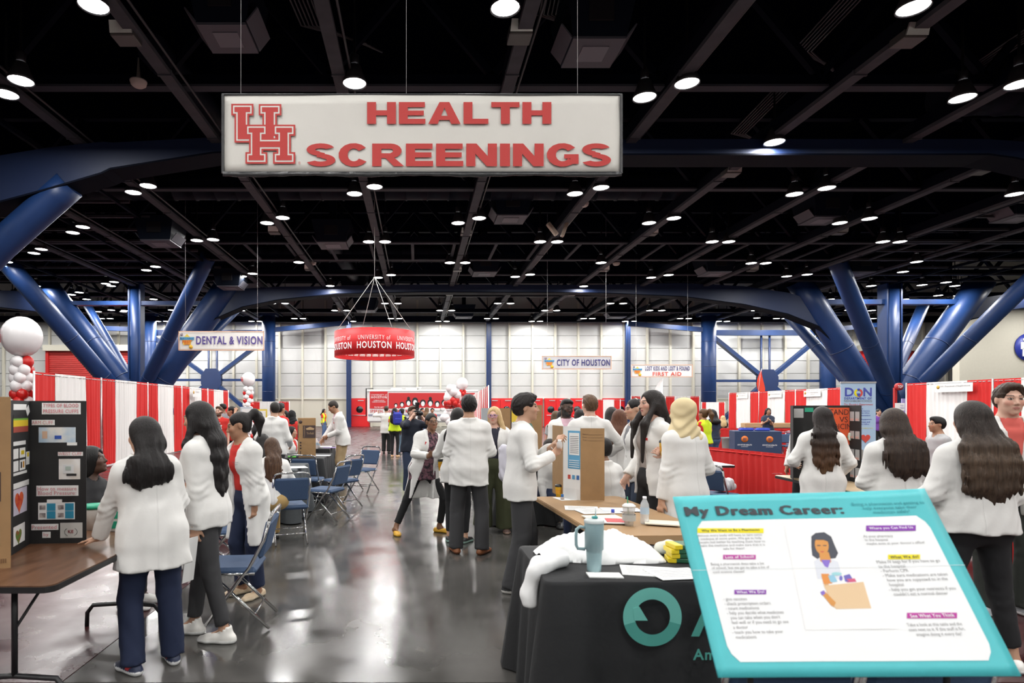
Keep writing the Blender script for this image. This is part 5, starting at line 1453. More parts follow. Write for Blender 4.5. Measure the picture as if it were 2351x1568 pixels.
# ------------------------------------------------------------------ tables
WOODT = M('laminate_brown', (.095, .042, .021), .32, col2=(.14, .066, .034), vscale=3, stretch=(1, 8, 1))
EDGEB = M('table_edge_black', (.012, .012, .013), .45); LEGB = M('table_leg_black', (.014, .014, .016), .35)
TANT = M('laminate_tan', (.46, .34, .21), .4, var=.04, vscale=3)
KRAFT = M('kraft_paper', (.33, .20, .095), .7, var=.05, vscale=3, bump=.1, bscale=5)
def rrect(w_, d_, r, n=5):
    p = []
    for cx, cy, a0 in ((w_ / 2 - r, d_ / 2 - r, 0), (-w_ / 2 + r, d_ / 2 - r, 90), (-w_ / 2 + r, -d_ / 2 + r, 180), (w_ / 2 - r, -d_ / 2 + r, 270)):
        for i in range(n): a = R(a0 + 90 * i / (n - 1)); p.append((cx + r * math.cos(a), cy + r * math.sin(a)))
    return p
def folding_table(label, X, Y, L, W_, rz=0.0, top=WOODT, z=.74, legs=True, edge=EDGEB):
    t = thing('folding_table', label, 'table', (X, Y, 0), rz)
    MB().prism(rrect(L, W_, .06), .03, (0, 0, z - .034), (1, 0, 0), (0, 1, 0), (0, 0, 1)).build('edge_band', edge, t)
    MB().prism(rrect(L - .012, W_ - .012, .055), .008, (0, 0, z - .006), (1, 0, 0), (0, 1, 0), (0, 0, 1)).build('table_top', top, t)
    if legs:
        for sx in (-1, 1):
            x = sx * (L / 2 - .3); o = MB()
            o.tube([(x, -W_ * .4, z - .04), (x, -W_ * .4, .0)] if False else [(x, 0.0, z - .04), (x, 0, .17)], .016, 8)
            o.tube([(x, -W_ * .36, .0), (x, -W_ * .355, .10), (x, -W_ * .30, .155), (x, 0, .17), (x, W_ * .30, .155), (x, W_ * .355, .10), (x, W_ * .36, 0)], .016, 8)
            o.tube([(x, -W_ * .3, z - .045), (x, W_ * .3, z - .045)], .014, 6)
            g = o.build('leg', LEGB, t)
            MB().tube([(x, 0, .42), (x - sx * .42, 0, z - .045)], .009, 6).build('brace', LEGB, g)
    return t
def cloth_table(label, X, Y, L, W_, rz, mat, z=.755, gap=.02, amp=.022, name='cloth_table', floorlen=None, wl=.24):
    t = thing(name, label, 'table', (X, Y, 0), rz)
    MB().prism(rrect(L, W_, .03), .03, (0, 0, z - .04), (1, 0, 0), (0, 1, 0), (0, 0, 1)).build('table_top', EDGEB, t)
    for sx in (-1, 1):
        for sy in (-1, 1): MB().tube([(sx * (L / 2 - .12), sy * (W_ / 2 - .1), 0), (sx * (L / 2 - .12), sy * (W_ / 2 - .1), z - .04)], .014, 6).build('leg', LEGB, t)
    base = rrect(L + .012, W_ + .012, .035, 4); pts = []
    for i in range(len(base)):
        a, b = Vector(base[i]), Vector(base[(i + 1) % len(base)]); n = max(1, int((b - a).length / .045))
        for k in range(n): pts.append(a + (b - a) * (k / n))
    m = len(pts); per = 0; rows = []; q = random.Random(int(abs(X) * 100)); ph = q.uniform(0, 6)
    lens = [0]
    for i in range(m): lens.append(lens[-1] + (pts[(i + 1) % m] - pts[i]).length)
    cen = [Vector((p.x / (L / 2), p.y / (W_ / 2))) for p in pts]
    for (zz, k, out) in ((z, 0, 0), (z - .004, 0, .006), (z - .02, .08, .012), (z * .7, .5, .035), (z * .4, .85, .065), (gap, 1.15, .10)):
        row = []
        for i, p in enumerate(pts):
            tg = pts[(i + 1) % m] - pts[i - 1]; tg.normalize(); nn = Vector((tg.y, -tg.x)); s_ = lens[i]
            corner = max(0, abs(cen[i].x) + abs(cen[i].y) - 1.7) / .3
            w_ = math.sin(s_ / wl * 6.283 + ph + math.sin(s_ * 2.1)) * amp * k + out * (.35 + 1.0 * corner)
            row.append((p.x + nn.x * w_, p.y + nn.y * w_, zz))
        rows.append(row)
    rows = [[(p[0] * f_, p[1] * f_, z + .001) for p in rows[0]] for f_ in (.02, .5)] + rows
    link('tablecloth', grid_mesh('tablecloth', [r_[::-1] for r_ in rows][::-1], mat, closed=True), t)
    return t
BLKC = M('cloth_black', (.012, .0125, .014), .8, bump=.1, bscale=30); GRYC = M('cloth_charcoal', (.055, .062, .068), .8, bump=.1, bscale=30)
NVC = M('cloth_navy', (.022, .042, .10), .7)
folding_table('brown folding table with black edge in the left foreground', -2.18, 3.92, 1.83, .76, R(90))
cloth_table('table with charcoal cloth beside the empty blue chairs', -2.44, 9.08, 1.45, 1.05, 0, GRYC)
cloth_table('black draped table under the brown tri-fold box', -2.5, 11.1, 1.75, 1.2, 0, BLKC)
cloth_table('black draped table in front of the man in khaki trousers', -2.72, 13.4, 1.7, .9, 0, BLKC)
cloth_table('black draped table behind the man in green shirt', 1.52, 9.4, .72, 2.0, 0, BLKC)
tk = folding_table('folding table wrapped in brown kraft paper with papers on it', 1.62, 5.08, 1.86, .84, R(90 + 3), KRAFT, .75, True, KRAFT)
P = [[(.95 + .01 * j, y + .0, .745 - .07 * j) if False else (-.95 - .012 * j * j, y, .752 - .06 * j + (.01 * math.sin(y * 14) if j == 1 else 0)) for y in np.linspace(-.43, .43, 14)] for j in range(2)]
ko = link('paper_flap', grid_mesh('paper_flap', P, KRAFT), tk)
tg = cloth_table('front table in black cloth with teal ring logo', 1.58, 3.42, 1.86, .78, 0, BLKC, .76, .01)
folding_table('pale tan folding table with black edge and black board on it', 4.95, 6.9, 2.0, .78, R(90 - 4), TANT, .75)
folding_table('second pale tan folding table behind the brown haired women', 5.35, 4.95, 1.7, .78, R(90), TANT, .75)
folding_table('small white topped folding table behind the headscarf woman', 4.25, 9.6, 1.2, .7, 0, M('laminate_white', (.68, .68, .68), .35), .75)
tn = thing('navy_table', 'navy covered display table with orange emblems and blue bags', 'table', (PX(1733, 19.2), 19.2, 0), R(-14))
MB().box((0, 0, .46), (1.32, .7, .9), bev=.015).build('cover', NVC, tn)
org = M('print_orange', (.70, .18, .03), .6)
for (cx, nrm_y) in ((.32, 1), (-.38, 1)):
    MB().lathe([(.001, 0), (.10, 0), (.10, .004), (.001, .004)], 20, (cx, -.352, .66), (0, -1, 0), False).build('emblem', org, tn)
    for k in (-1, 0, 1): MB().box((cx + k * .03, -.36, .66), (.014, .006, .08)).build('emblem_bar', NVC, tn)
    letters('HOUSTON HEALTH', .06, white, tn, (cx, -.358, .48), width=.40, height=.045, res=1, bold=.006); letters('DEPARTMENT', .03, white, tn, (cx, -.358, .425), width=.2, height=.025, res=1)
cloth_table('blue draped table under the tall light blue banner', PX(1990, 14.8), 15.2, 1.2, .6, 0, M('cloth_blue', (.03, .09, .30), .75))
# front table logo: teal ring, letters
TEAL = M('print_teal', (.16, .52, .45), .6); TEAL2 = M('print_teal_dark', (.07, .33, .28), .6)
D = 2.97; fy = -.78 / 2 - .052 
def ring_seg(parent, cx, cz, r0, r1, a0, a1, mat, y, name='logo', n=40):
    P = [[(cx + r_ * math.cos(a), y - (cz + r_ * math.sin(a) < .45) * 0 , cz + r_ * math.sin(a)) for a in np.linspace(R(a0), R(a1), n)] for r_ in (r0, r1)]
    return link(name, grid_mesh(name, P, mat), parent)
lx, lz, lr = PX(1503, 2.95) - 1.58, PZ(1421, 2.95), 68 * 2.95 / FPX
ring_seg(tg, lx, lz, lr * .60, lr, -15, 196, TEAL, fy); ring_seg(tg, lx, lz, lr * .60, lr, 196, 345, TEAL2, fy)
MB().prism([(-.66 * lr, .30 * lr), (-.45 * lr, .36 * lr), (-.16 * lr, -.12 * lr), (-.62 * lr, -.12 * lr)], .004, (lx, fy + .002, lz)).build('logo', TEAL, tg)
letters('A', .4, TEAL2, tg, (PX(1640, 2.95) - 1.58, fy, PZ(1421, 2.95)), height=.19, width=.2, bold=.01)
letters('American', .1, TEAL2, tg, (PX(1597, 2.95) - 1.58, fy, PZ(1508, 2.95)), align='LEFT', height=.055, width=.32, bold=.004)

# ------------------------------------------------------------------ blue chairs
CHROME = M('chrome', (.82, .82, .83), .12, metal=1.0); PAD = M('chair_pad_blue', (.038, .072, .145), .75, bump=.15, bscale=120)
def make_chair():
    t = thing('folding_chair', 'x', 'chair')
    hw = .215
    for sx in (-1, 1):
        MB().tube([(sx * hw, .275, .80), (sx * hw, .235, .66), (sx * hw, .13, .46), (sx * hw, .06, .38), (sx * hw, -.21, .012)], .0125, 8).build('leg', CHROME, t)
        MB().tube([(sx * (hw - .03), -.14, .41), (sx * (hw - .03), .27, .012)], .0125, 8).build('leg', CHROME, t)
    MB().tube([(-hw, .275, .80), (-hw + .02, .29, .845), (-hw + .07, .297, .86), (hw - .07, .297, .86), (hw - .02, .29, .845), (hw, .275, .80)], .0125, 8).build('back_rail', CHROME, t)
    MB().tube([(-hw, -.12, .135), (hw, -.12, .135)], .008, 6).build('stretcher', CHROME, t); MB().tube([(-hw + .03, .17, .12), (hw - .03, .17, .12)], .008, 6).build('stretcher', CHROME, t)
    Mr = Matrix.Rotation(R(-14), 3, 'X')
    MB().box((0, .235, .66), (.40, .04, .28), Mr, .016).build('backrest', PAD, t)
    o = MB().box((0, -.03, .435), (.425, .42, .055), None, .022).build('seat', PAD, t)
    MB().tube([(-.215, .17, .42), (-.217, -.16, .42), (-.17, -.235, .42), (.17, -.235, .42), (.217, -.16, .42), (.215, .17, .42)], .010, 6).build('seat_rim', CHROME, t)
    return t
proto = None
def chair(label, X, Y, face):
    global proto
    if proto is None: proto = make_chair(); c = proto
    else: c = copy_tree(proto)
    c.location = (X, Y, 0); c.rotation_euler = (0, 0, R(face)); c['label'] = label; c['group'] = 'blue padded chrome chairs'
    return c
chair('blue chrome chair behind the woman in grey trousers', -1.36, 4.62, -86)
chair('blue chrome chair between the two long haired women, mostly hidden', -1.92, 5.95, -80)
chair('blue chrome chair under the seated curly haired woman', -1.56, 7.42, -160)
chair('empty blue chair in front of the charcoal cloth', -1.30, 8.85, -112)
chair('empty blue chair between the charcoal table and the aisle chair', -1.22, 10.0, -128)
chair('empty blue chair tucked at the charcoal table corner', -1.80, 10.12, 172)
chair('empty blue chair standing alone in the aisle', -1.03, 11.75, -28)
chair('blue chair with a white coat on it beside the low red drape', 4.08, 8.3, 128)
chair('far blue chair at the navy table, nearer the table', PX(1812, 19.1), 19.05, -20)
chair('far blue chair at the navy table, farther from the table', PX(1826, 19.9), 19.95, -25)
chair('blue chair back under the left corner of the pharmacist poster', PX(1835, 1.97), 2.27, 180)
chair('blue chair back under the right part of the pharmacist poster', PX(2158, 1.97), 2.27, 180)
# ------------------------------------------------------------------ display boards
def face_frame(t_obj=None):
    pass
BLKB = M('board_black', (.014, .014, .015), .75); CARD = M('cardboard', (.34, .20, .09), .75, var=.06, vscale=12); CARDE = M('cardboard_light', (.48, .32, .17), .75)
def panel(parent, name, p0, p1, z0, z1, mat, th=.006, back=None):
    """upright board panel from plan point p0 to p1; returns a frame function (s 0..1, z) -> front point, X dir, N"""
    a = Vector((p0[0], p0[1], 0)); b = Vector((p1[0], p1[1], 0)); d = (b - a); L = d.length; d /= L; n = Vector((d.y, -d.x, 0))
    mb = MB(); mb.prism([(0, z0), (L, z0), (L, z1), (0, z1)], th, a, d, (0, 0, 1), n)
    o = mb.build(name, mat, parent)
    def fr(s_, z, off=.003): return a + d * (L * s_) + Vector((0, 0, z)) + n * (th + off)
    return o, fr, d, n, L
def stick(parent, fr, d, n, L, s0, s1, z0, z1, mat, name='print', off=.0015, rot=0.0):
    c = fr((s0 + s1) / 2, (z0 + z1) / 2, 0); w_, h_ = (s1 - s0) * L, z1 - z0
    X = Vector(d) * math.cos(rot) + Vector((0, 0, 1)) * math.sin(rot); Yv = Vector((0, 0, 1)) * math.cos(rot) - Vector(d) * math.sin(rot)
    return MB().prism([(-w_ / 2, -h_ / 2), (w_ / 2, -h_ / 2), (w_ / 2, h_ / 2), (-w_ / 2, h_ / 2)], off, c, X, Yv, n).build(name, mat, parent)
ROSE = M('print_rose', (.62, .22, .25), .6)
# left blood-pressure board (on the brown table)
zt_ = .742
t = thing('presentation_board', 'black tri-fold board about blood pressure cuffs on the brown table', 'display board', (0, 0, 0))
YB = 3.95; xa, xb = PX(67, YB), PX(193, YB)
o1, fr, d, n, L = panel(t, 'side_panel', (xa, YB), (xb, YB + .03), zt_, zt_ + .925, BLKB)
vz = lambda v: PZ(v, YB); us = lambda u: (u - 67) / 126.0
def pr(u0, u1, v0, v1, mat=PAPER, o_=o1, off=.0015): return stick(o_, fr, d, n, L, us(u0), us(u1), vz(v1), vz(v0), mat, off=off)
def tx(s, u, v, wpx, hpx, mat=ROSE, o_=o1, **k): return letters(s, .05, mat, o_, fr(us(u), vz(v), .006), d, (0, 0, 1), width=wpx * YB / FPX, height=hpx * YB / FPX, res=2, **k)
pr(96, 181, 925, 951); tx('TYPES OF BLOOD', 138, 931, 78, 8.5, bold=.001); tx('PRESSURE CUFFS', 138, 944, 78, 8.5, bold=.001)
pr(74, 124, 964, 976); tx('ARM CUFF', 98, 970, 46, 8)
pr(89, 170, 981, 1016, M('photo_blue', (.42, .55, .68), .5, col2=(.75, .74, .72), vscale=9)); pr(124, 139, 1000, 1008, M('print_blue', (.03, .09, .42), .5), off=.003); pr(97, 108, 990, 1007, M('photo_skin', (.62, .42, .30), .6), off=.003); pr(151, 173, 1016, 1023)
pr(131, 186, 1038, 1047); tx('WRIST CUFF', 158, 1042, 52, 7.5)
pr(133, 180, 1054, 1101, M('photo_pale', (.70, .66, .62), .5, col2=(.80, .80, .80), vscale=7)); pr(143, 166, 1067, 1087, M('photo_device', (.72, .73, .74), .4), off=.003); pr(148, 160, 1071, 1080, M('photo_lcd', (.42, .50, .46), .3), off=.0045); pr(150, 172, 1088, 1093, INK, off=.0045)
pr(84, 176, 1115, 1139); tx('How to measure', 130, 1122, 86, 9); tx('Blood Pressure:', 130, 1132, 84, 9)
pr(107, 140, 1147, 1155); pr(88, 168, 1154, 1193)
for k in range(2):
    for j in range(2):
        pr(107 + k * 40, 126 + k * 40, 1156 + j * 18, 1173 + j * 18, M('print_cyan', (.03, .27, .43), .5), off=.003); pr(91 + k * 40, 104 + k * 40, 1160 + j * 18, 1170 + j * 18, M('photo_dark', (.16, .14, .15), .6, col2=(.5, .45, .42), vscale=40), off=.003)
pr(73, 132, 1203, 1217); tx('Presented', 102, 1210, 54, 9); pr(97, 115, 1221, 1235); tx('by', 106, 1228, 11, 9)
pr(136, 185, 1201, 1236, M('print_palegrey', (.55, .55, .53), .5)); tx('KE', 160, 1221, 12, 7, M('print_maroon', (.25, .03, .04), .6), bold=.003)
for sx in (-1, 1):
    MB().tube([fr(us(160 + sx * 14 * math.cos(a)), vz(1222 - 10 * math.sin(a)), .004) for a in np.linspace(-1.0, .9, 7)], .0012, 4).build('laurel', INK, o1)
# centre panel (turned towards the left), mostly behind the cardboard back
o2, fr2, d2, n2, L2 = panel(t, 'centre_panel', (PX(12, YB - .38), YB - .36), (xa, YB), zt_, zt_ + .925, BLKB)
def q2(s0, s1, v0, v1, mat=PAPER, off=.0015, rot=0): return stick(o2, fr2, d2, n2, L2, s0, s1, PZ(v1, YB - .1), PZ(v0, YB - .1), mat, off=off, rot=rot)
q2(.2, .80, 928, 941); q2(.80, .95, 934, 952, rot=.6); q2(.2, .88, 952, 960, INK); q2(.2, .88, 960, 964, M('print_green', (.18, .42, .05), .5)); q2(.2, .88, 964, 978, M('print_yellow', (.75, .55, .02), .5)); q2(.2, .88, 978, 991, M('print_brick', (.36, .06, .04), .5))
q2(.2, .76, 1011, 1020); q2(.48, .74, 1027, 1049); q2(.2, .42, 1027, 1049); q2(.48, .74, 1054, 1077); q2(.2, .42, 1054, 1077)
q2(.54, .68, 1033, 1042, M('print_yellow'), .003); q2(.62, .68, 1058, 1072, M('print_amber', (.6, .28, .03), .5), .003); q2(.52, .57, 1058, 1072, INK, .003); q2(.2, .82, 1080, 1086); q2(.79, .95, 1038, 1068)
q2(.83, .91, 1040, 1050, M('print_yellow'), .003)
q2(.2, .92, 1103, 1115); q2(.2, .82, 1117, 1174, M('photo_lilac', (.60, .56, .68), .5))
hrt = [(16 * math.sin(a) ** 3, 13 * math.cos(a) - 5 * math.cos(2 * a) - 2 * math.cos(3 * a) - math.cos(4 * a)) for a in np.linspace(0, 6.283, 26, endpoint=False)]
MB().prism([(p[0] * .0045, p[1] * .0045) for p in hrt], .003, fr2(.45, PZ(1145, YB - .1), 0), d2, (0, 0, 1), n2).build('print', M('print_heart', (.55, .02, .015), .5, col2=(.7, .15, .03), vscale=30), o2)
q2(.2, .72, 1198, 1240); MB().prism([(p[0] * .0032, p[1] * .0032) for p in hrt], .003, fr2(.42, PZ(1222, YB - .1), 0), d2, (0, 0, 1), n2).build('print', M('print_salad', (.30, .10, .03), .5, col2=(.10, .25, .04), vscale=40), o2)
o3, *_ = panel(t, 'side_panel', (PX(12, YB - .38) - .28, YB - .38), (PX(12, YB - .38), YB - .36), zt_, zt_ + .925, BLKB)
# plain cardboard back of another board, left edge
t = thing('presentation_board', 'plain brown cardboard back of a board at the left picture edge', 'display board', (0, 0, 0)); YC = 3.36
o4, fr4, d4, n4, L4 = panel(t, 'side_panel', (PX(-90, YC), YC - .1), (PX(25, YC), YC), zt_, zt_ + .94, CARD)
panel(t, 'back_panel', (PX(-340, YC), YC + .08), (PX(-90, YC), YC - .1), zt_, zt_ + .94, CARD)
stick(o4, fr4, d4, n4, L4, .45, .845, PZ(1150, YC), PZ(1083, YC), M('print_darkbrown', (.06, .035, .03), .6)); stick(o4, fr4, d4, n4, L4, .5, .83, PZ(1251, YC), PZ(1210, YC), M('print_sage', (.30, .26, .16), .6)); stick(o4, fr4, d4, n4, L4, .5, .83, PZ(1251, YC), PZ(1245, YC), M('print_leaf', (.02, .25, .10), .6), off=.003)
for k in range(3): stick(o4, fr4, d4, n4, L4, .84 + k * .035, .862 + k * .035, PZ(1291, YC), PZ(1281, YC), M('print_brown', (.18, .09, .04), .6))
# tubs between the board and the leaning woman
t = thing('plastic_tub', 'white plastic tub with green lid behind the leaning woman arm', 'tub', (PX(216, 4.45), 4.45, zt_))
MB().lathe([(.075, 0), (.085, .14), (.085, .15)], 20).build('body', M('tub_white', (.72, .70, .66), .4), t); MB().lathe([(.09, .15), (.09, .175), (.02, .18)], 20).build('lid', M('lid_green', (.02, .34, .20), .4), t)
t = thing('pill_organiser', 'green and white checked box standing behind the leaning woman', 'box', (PX(266, 4.35), 4.35, zt_))
MB().box((0, 0, .12), (.07, .05, .24), bev=.006).build('body', M('tub_white'), t)
for k in range(3): MB().box((0, -.027, .05 + k * .07), (.055, .006, .05)).build('door', M('lid_green'), t)

# right black board CANDY VS MEDICINE
t = thing('presentation_board', 'black CANDY VS MEDICINE board with orange sheet and pill bags', 'display board', (0, 0, 0)); YR = 7.15
z0 = .752; zz1 = z0 + .90
pL, pM, pR = (PX(1846, 7.35), 7.62), (PX(1962, 7.2), 7.28), (PX(1981, 6.98), 7.0)
oA, fA, dA, nA, LA = panel(t, 'centre_panel', pL, pM, z0, zz1, BLKB); oB, fB, dB, nB, LB = panel(t, 'side_panel', pM, pR, z0, zz1, BLKB)
sA = lambda u: (PX(u, 7.35) - pL[0]) / (pM[0] - pL[0]); vA = lambda v: PZ(v, 7.3)
def pa(u0, u1, v0, v1, mat, off=.0015): return stick(oA, fA, dA, nA, LA, sA(u0), sA(u1), vA(v1), vA(v0), mat, off=off)
pa(1896, 1957, 936, 1021, M('sheet_orange', (.72, .09, .02), .6))
for s_, u, v, w_ in (('CANDY', 1928, 946, 46), ('VS', 1932, 963, 16), ('MEDICINE', 1926, 979, 58)): letters(s_, .1, M('print_darkorange', (.07, .015, .01), .6), oA, fA(sA(u), vA(v), .006), dA, (0, 0, 1), width=w_ * 7.3 / FPX, height=13 * 7.3 / FPX, res=2)
for (u0, u1, v0, v1, c) in ((1941, 1954, 957, 968, (.75, .60, .05)), (1922, 1936, 1000, 1010, (.75, .45, .03)), (1937, 1951, 993, 1011, (.70, .75, .65))):
    c_ = fA((sA(u0) + sA(u1)) / 2, (vA(v0) + vA(v1)) / 2, .012); MB().box(c_, ((u1 - u0) * 7.3 / FPX, .03, (v1 - v0) * 7.3 / FPX), None, .01).build('sample_box', M('sample_%d' % u0, c, .5), oA)
pa(1938, 1950, 1000, 1004, M('lid_green'), .03)
for (u0, u1, v0, v1) in ((1852, 1868, 938, 960), (1942, 1951, 1031, 1054), (1954, 1962, 1031, 1054), (1942, 1951, 1070, 1092), (1953, 1961, 1070, 1092)): pa(u0, u1, v0, v1, M('bag_clear', (.45, .45, .45), .25), .004)
pa(1870, 1884, 936, 946, M('lid_green'), .006)
for (v0, v1) in ((945, 967), (990, 1008), (1032, 1056), (1074, 1098)):
    for s0 in (.1, .55): stick(oB, fB, dB, nB, LB, s0, s0 + .34, PZ(v1, 7.1), PZ(v0, 7.1), M('bag_clear'), off=.004); stick(oB, fB, dB, nB, LB, s0 + .04, s0 + .3, PZ(v1 - 1, 7.1), PZ(v1 - 6, 7.1), M('pills_pink', (.55, .32, .28), .6), off=.007)
panel(t, 'side_panel', (pL[0] - .12, pL[1] - .25), pL, z0, zz1, BLKB)
# middle board on the kraft table: white inside, cardboard outside
t = thing('presentation_board', 'small tri-fold board with white sheet and cardboard flap on the kraft table', 'display board', (0, 0, 0)); YM = 5.72
z0 = .756; a, b, c = (PX(1303, YM), YM + .16), (PX(1333, YM), YM + .0), (PX(1386, YM), YM - .02)
oA, fA, dA, nA, LA = panel(t, 'side_panel', a, b, z0, z0 + .69, M('board_white', (.74, .74, .73), .6)); oB, fB, dB, nB, LB = panel(t, 'flap_panel', b, c, z0, z0 + .675, CARD)
stick(oA, fA, dA, nA, LA, .06, 1.0, z0 + .10, z0 + .68, PAPER); stick(oA, fA, dA, nA, LA, .3, 1.0, z0 + .29, z0 + .65, M('print_skyblue', (.12, .36, .58), .5), off=.003); stick(oA, fA, dA, nA, LA, .38, .96, z0 + .42, z0 + .63, PAPER, off=.005)
for k in range(10): stick(oA, fA, dA, nA, LA, .45, .92, z0 + .44 + k * .017, z0 + .445 + k * .017, GREYP, off=.007)
for k in range(4): stick(oA, fA, dA, nA, LA, .38, .95, z0 + .305 + k * .02, z0 + .311 + k * .02, PAPER, off=.006)
for k, cc in enumerate(((.55, .08, .06), (.10, .30, .50), (.05, .15, .40))): stick(oA, fA, dA, nA, LA, .3 + k * .25, .45 + k * .25, z0 + .19, z0 + .23, M('icon%d' % k, cc, .5), off=.004)
for k, s_ in enumerate(('Name:', 'Date:', 'Topic:')):
    zz = z0 + .675 - .055 - k * .028; letters(s_, .02, M('print_darkbrown'), oB, fB(.08, zz, .003), dB, (0, 0, 1), align='LEFT', height=.013, res=1); stick(oB, fB, dB, nB, LB, .32, .94, zz - .006, zz - .0045, M('print_darkbrown'))
panel(t, 'back_panel', (a[0] - .02, a[1] + .36), a, z0, z0 + .69, CARD)
# yellow / orange board behind the man in green
t = thing('presentation_board', 'tri-fold board with yellow and orange sheets behind the man in green shirt', 'display board', (0, 0, 0)); YY = 9.3; z0 = .757
oA, fA, dA, nA, LA = panel(t, 'side_panel', (PX(1170, YY), YY - .1), (PX(1205, YY), YY + .1), z0, z0 + .91, M('board_black')); oB, *_b = panel(t, 'centre_panel', (PX(1205, YY), YY + .1), (PX(1248, YY), YY + .12), z0, z0 + .91, CARD)
stick(oA, fA, dA, nA, LA, .05, .55, PZ(970, YY), PZ(925, YY), M('sheet_yellow', (.76, .55, .05), .6)); stick(oA, fA, dA, nA, LA, .05, .9, PZ(1025, YY), PZ(972, YY), M('sheet_orange2', (.72, .25, .02), .6)); stick(oA, fA, dA, nA, LA, .0, .25, PZ(1060, YY), PZ(1025, YY), M('sheet_yellow'))
letters('why do\nour', .05, INK, oA, fA(.3, PZ(938, YY), .004), dA, (0, 0, 1), height=.07, width=.12, res=1); letters('S', .05, M('print_purple'), oA, fA(.3, PZ(978, YY), .004), dA, (0, 0, 1), height=.05, res=1, bold=.003)
t = thing('presentation_board', 'grey and kraft tri-fold board between the two coated people and the blond woman', 'display board', (0, 0, 0)); YY = 10.8
panel(t, 'side_panel', (PX(1105, YY), YY), (PX(1127, YY), YY - .05), .756, PZ(937, YY), M('board_grey', (.42, .44, .46), .6)); panel(t, 'centre_panel', (PX(1127, YY), YY), (PX(1192, YY), YY + .05), .756, PZ(937, YY), CARD)
cloth_table('black draped table under the grey and kraft board', PX(1150, 11.1), 11.2, .7, 1.0, 0, BLKC)
# brown tri-fold shipping box on the black table
t = thing('cardboard_box', 'tall brown Tri-Fold shipping carton on the black table', 'box', (PX(703, 10.75), 10.8, .757), R(16))
MB().box((0, 0, .345), (.30, .17, .69), bev=.003).build('carton', CARD, t)
db = M('print_darkbrown'); MB().box((.035, -.087, .45), (.22, .006, .22)).build('label_print', db, t); letters('Tri-Fold', .06, CARDE, t, (.05, -.095, .42), width=.12, height=.04, res=2)
MB().prism([(-.06, 0), (.06, 0), (.075, .025), (0, .055), (-.075, .025)], .003, (.05, -.09, .48)).build('emblem', CARDE, t)
letters('Presentation Board', .04, CARDE, t, (-.05, -.095, .45), X=(0, 0, 1), Y=(-1, 0, 0), width=.19, height=.02, res=1)
MB().lathe([(.001, 0), (.03, 0), (.03, .003), (.001, .003)], 14, (-.115, -.086, .62), (0, -1, 0), False).build('emblem', db, t)
for k in range(3): MB().lathe([(.001, 0), (.016, 0), (.016, .003), (.001, .003)], 12, (-.115, -.086, .26 - k * .05), (0, -1, 0), False).build('emblem', db, t)
MB().box((-.153, 0, .45), (.004, .12, .22)).build('label_print', db, t); MB().box((-.115, -.086, .08), (.014, .003, .06)).build('label_print', db, t)

# ------------------------------------------------------------------ the pharmacist poster in front
BL_ = Vector((PX(1650, 1.80), 1.80, PZ(1555, 1.80))); BR_ = Vector((PX(2346, 1.80), 1.80, PZ(1552, 1.80)))
TLp = Vector((PX(1545, 2.18), 2.18, PZ(1141, 2.18))); TRp = Vector((PX(2122, 2.18), 2.18, PZ(1122, 2.18)))
t = thing('poster', 'teal bordered pharmacist poster board in the foreground', 'poster', tuple(BL_))
def Q(s_, v, off=0.0):      # s across 0..1, v down from the top 0..1
    top = TLp.lerp(TRp, s_); bot = BL_.lerp(BR_, s_); p = top.lerp(bot, v) - BL_
    return p + NP * off
XP = (TRp - TLp + BR_ - BL_).normalized(); YP = (TLp - BL_ + TRp - BR_).normalized(); NP = XP.cross(YP).normalized()
if NP.y > 0: NP = -NP
TEALB = M('poster_teal', (.060, .46, .50), .45, var=.04, vscale=5, bump=.1, bscale=4); PWH = M('poster_white', (.78, .79, .80), .4, bump=.12, bscale=3)
def bow(s_, v): return .004 * math.sin(s_ * 6.3 + .4) * (1 - v) + .0006 * math.sin(s_ * 13 + v * 4)
P = [[tuple(Q(i / 30, j / 20, bow(i / 30, j / 20))) for i in range(31)] for j in range(21)]
o = link('board', grid_mesh('board', P[::-1], TEALB), t); md = o.modifiers.new('thick', 'SOLIDIFY'); md.thickness = .006; md.offset = -1
W0, H0 = (BR_ - BL_).length, (TLp - BL_).length
# position of a photo point on the poster: invert the projection on the quad
def SV(u, v):
    s_, q_ = .5, .5
    for _ in range(30):
        def proj(s2, q2):
            p = Q(s2, q2) + BL_; return np.array([CU + p.x / p.y * FPX, CV - (p.z - CAMH) / p.y * FPX])
        f0 = proj(s_, q_) - np.array([u, v]); e = 1e-4
        J = np.stack([(proj(s_ + e, q_) - proj(s_, q_)) / e, (proj(s_, q_ + e) - proj(s_, q_)) / e], 1)
        dl = np.linalg.solve(J, f0); s_ -= dl[0]; q_ -= dl[1]
    return s_, q_
def on_poster(poly, mat, name='print', off=.004, parent=None):
    """poly in (s, v) -> flat print following the board"""
    mb = MB(); pts = [Q(a, b, off * .12 + .0016 + bow(a, b)) for a, b in poly]; n = len(pts); c = sum(pts, Vector()) / n
    ar = (pts[1] - pts[0]).cross(pts[2] - pts[1]).dot(NP)
    f = [tuple(range(n))] if ar > 0 else [tuple(range(n))[::-1]]
    mb.add(pts, f); return mb.build(name, mat, parent or t)
rc = [(0.055 + .89 * ((x + .5)), .165 + .765 * (.5 - y)) for x, y in [(p[0], p[1]) for p in rrect(1, 1, .04, 6)]]
P = []
for j in range(21):
    vv = .165 + .765 * j / 20; ins = 0.0
    for e0 in (j, 20 - j):
        if e0 == 0: ins = .03
        elif e0 == 1: ins = .008
    P.append([tuple(Q(.055 + ins + (.89 - 2 * ins) * i / 30, vv, 0.0012 + bow(.055 + ins + (.89 - 2 * ins) * i / 30, vv))) for i in range(31)])
link('sheet', grid_mesh('sheet', P[::-1], PWH), t)
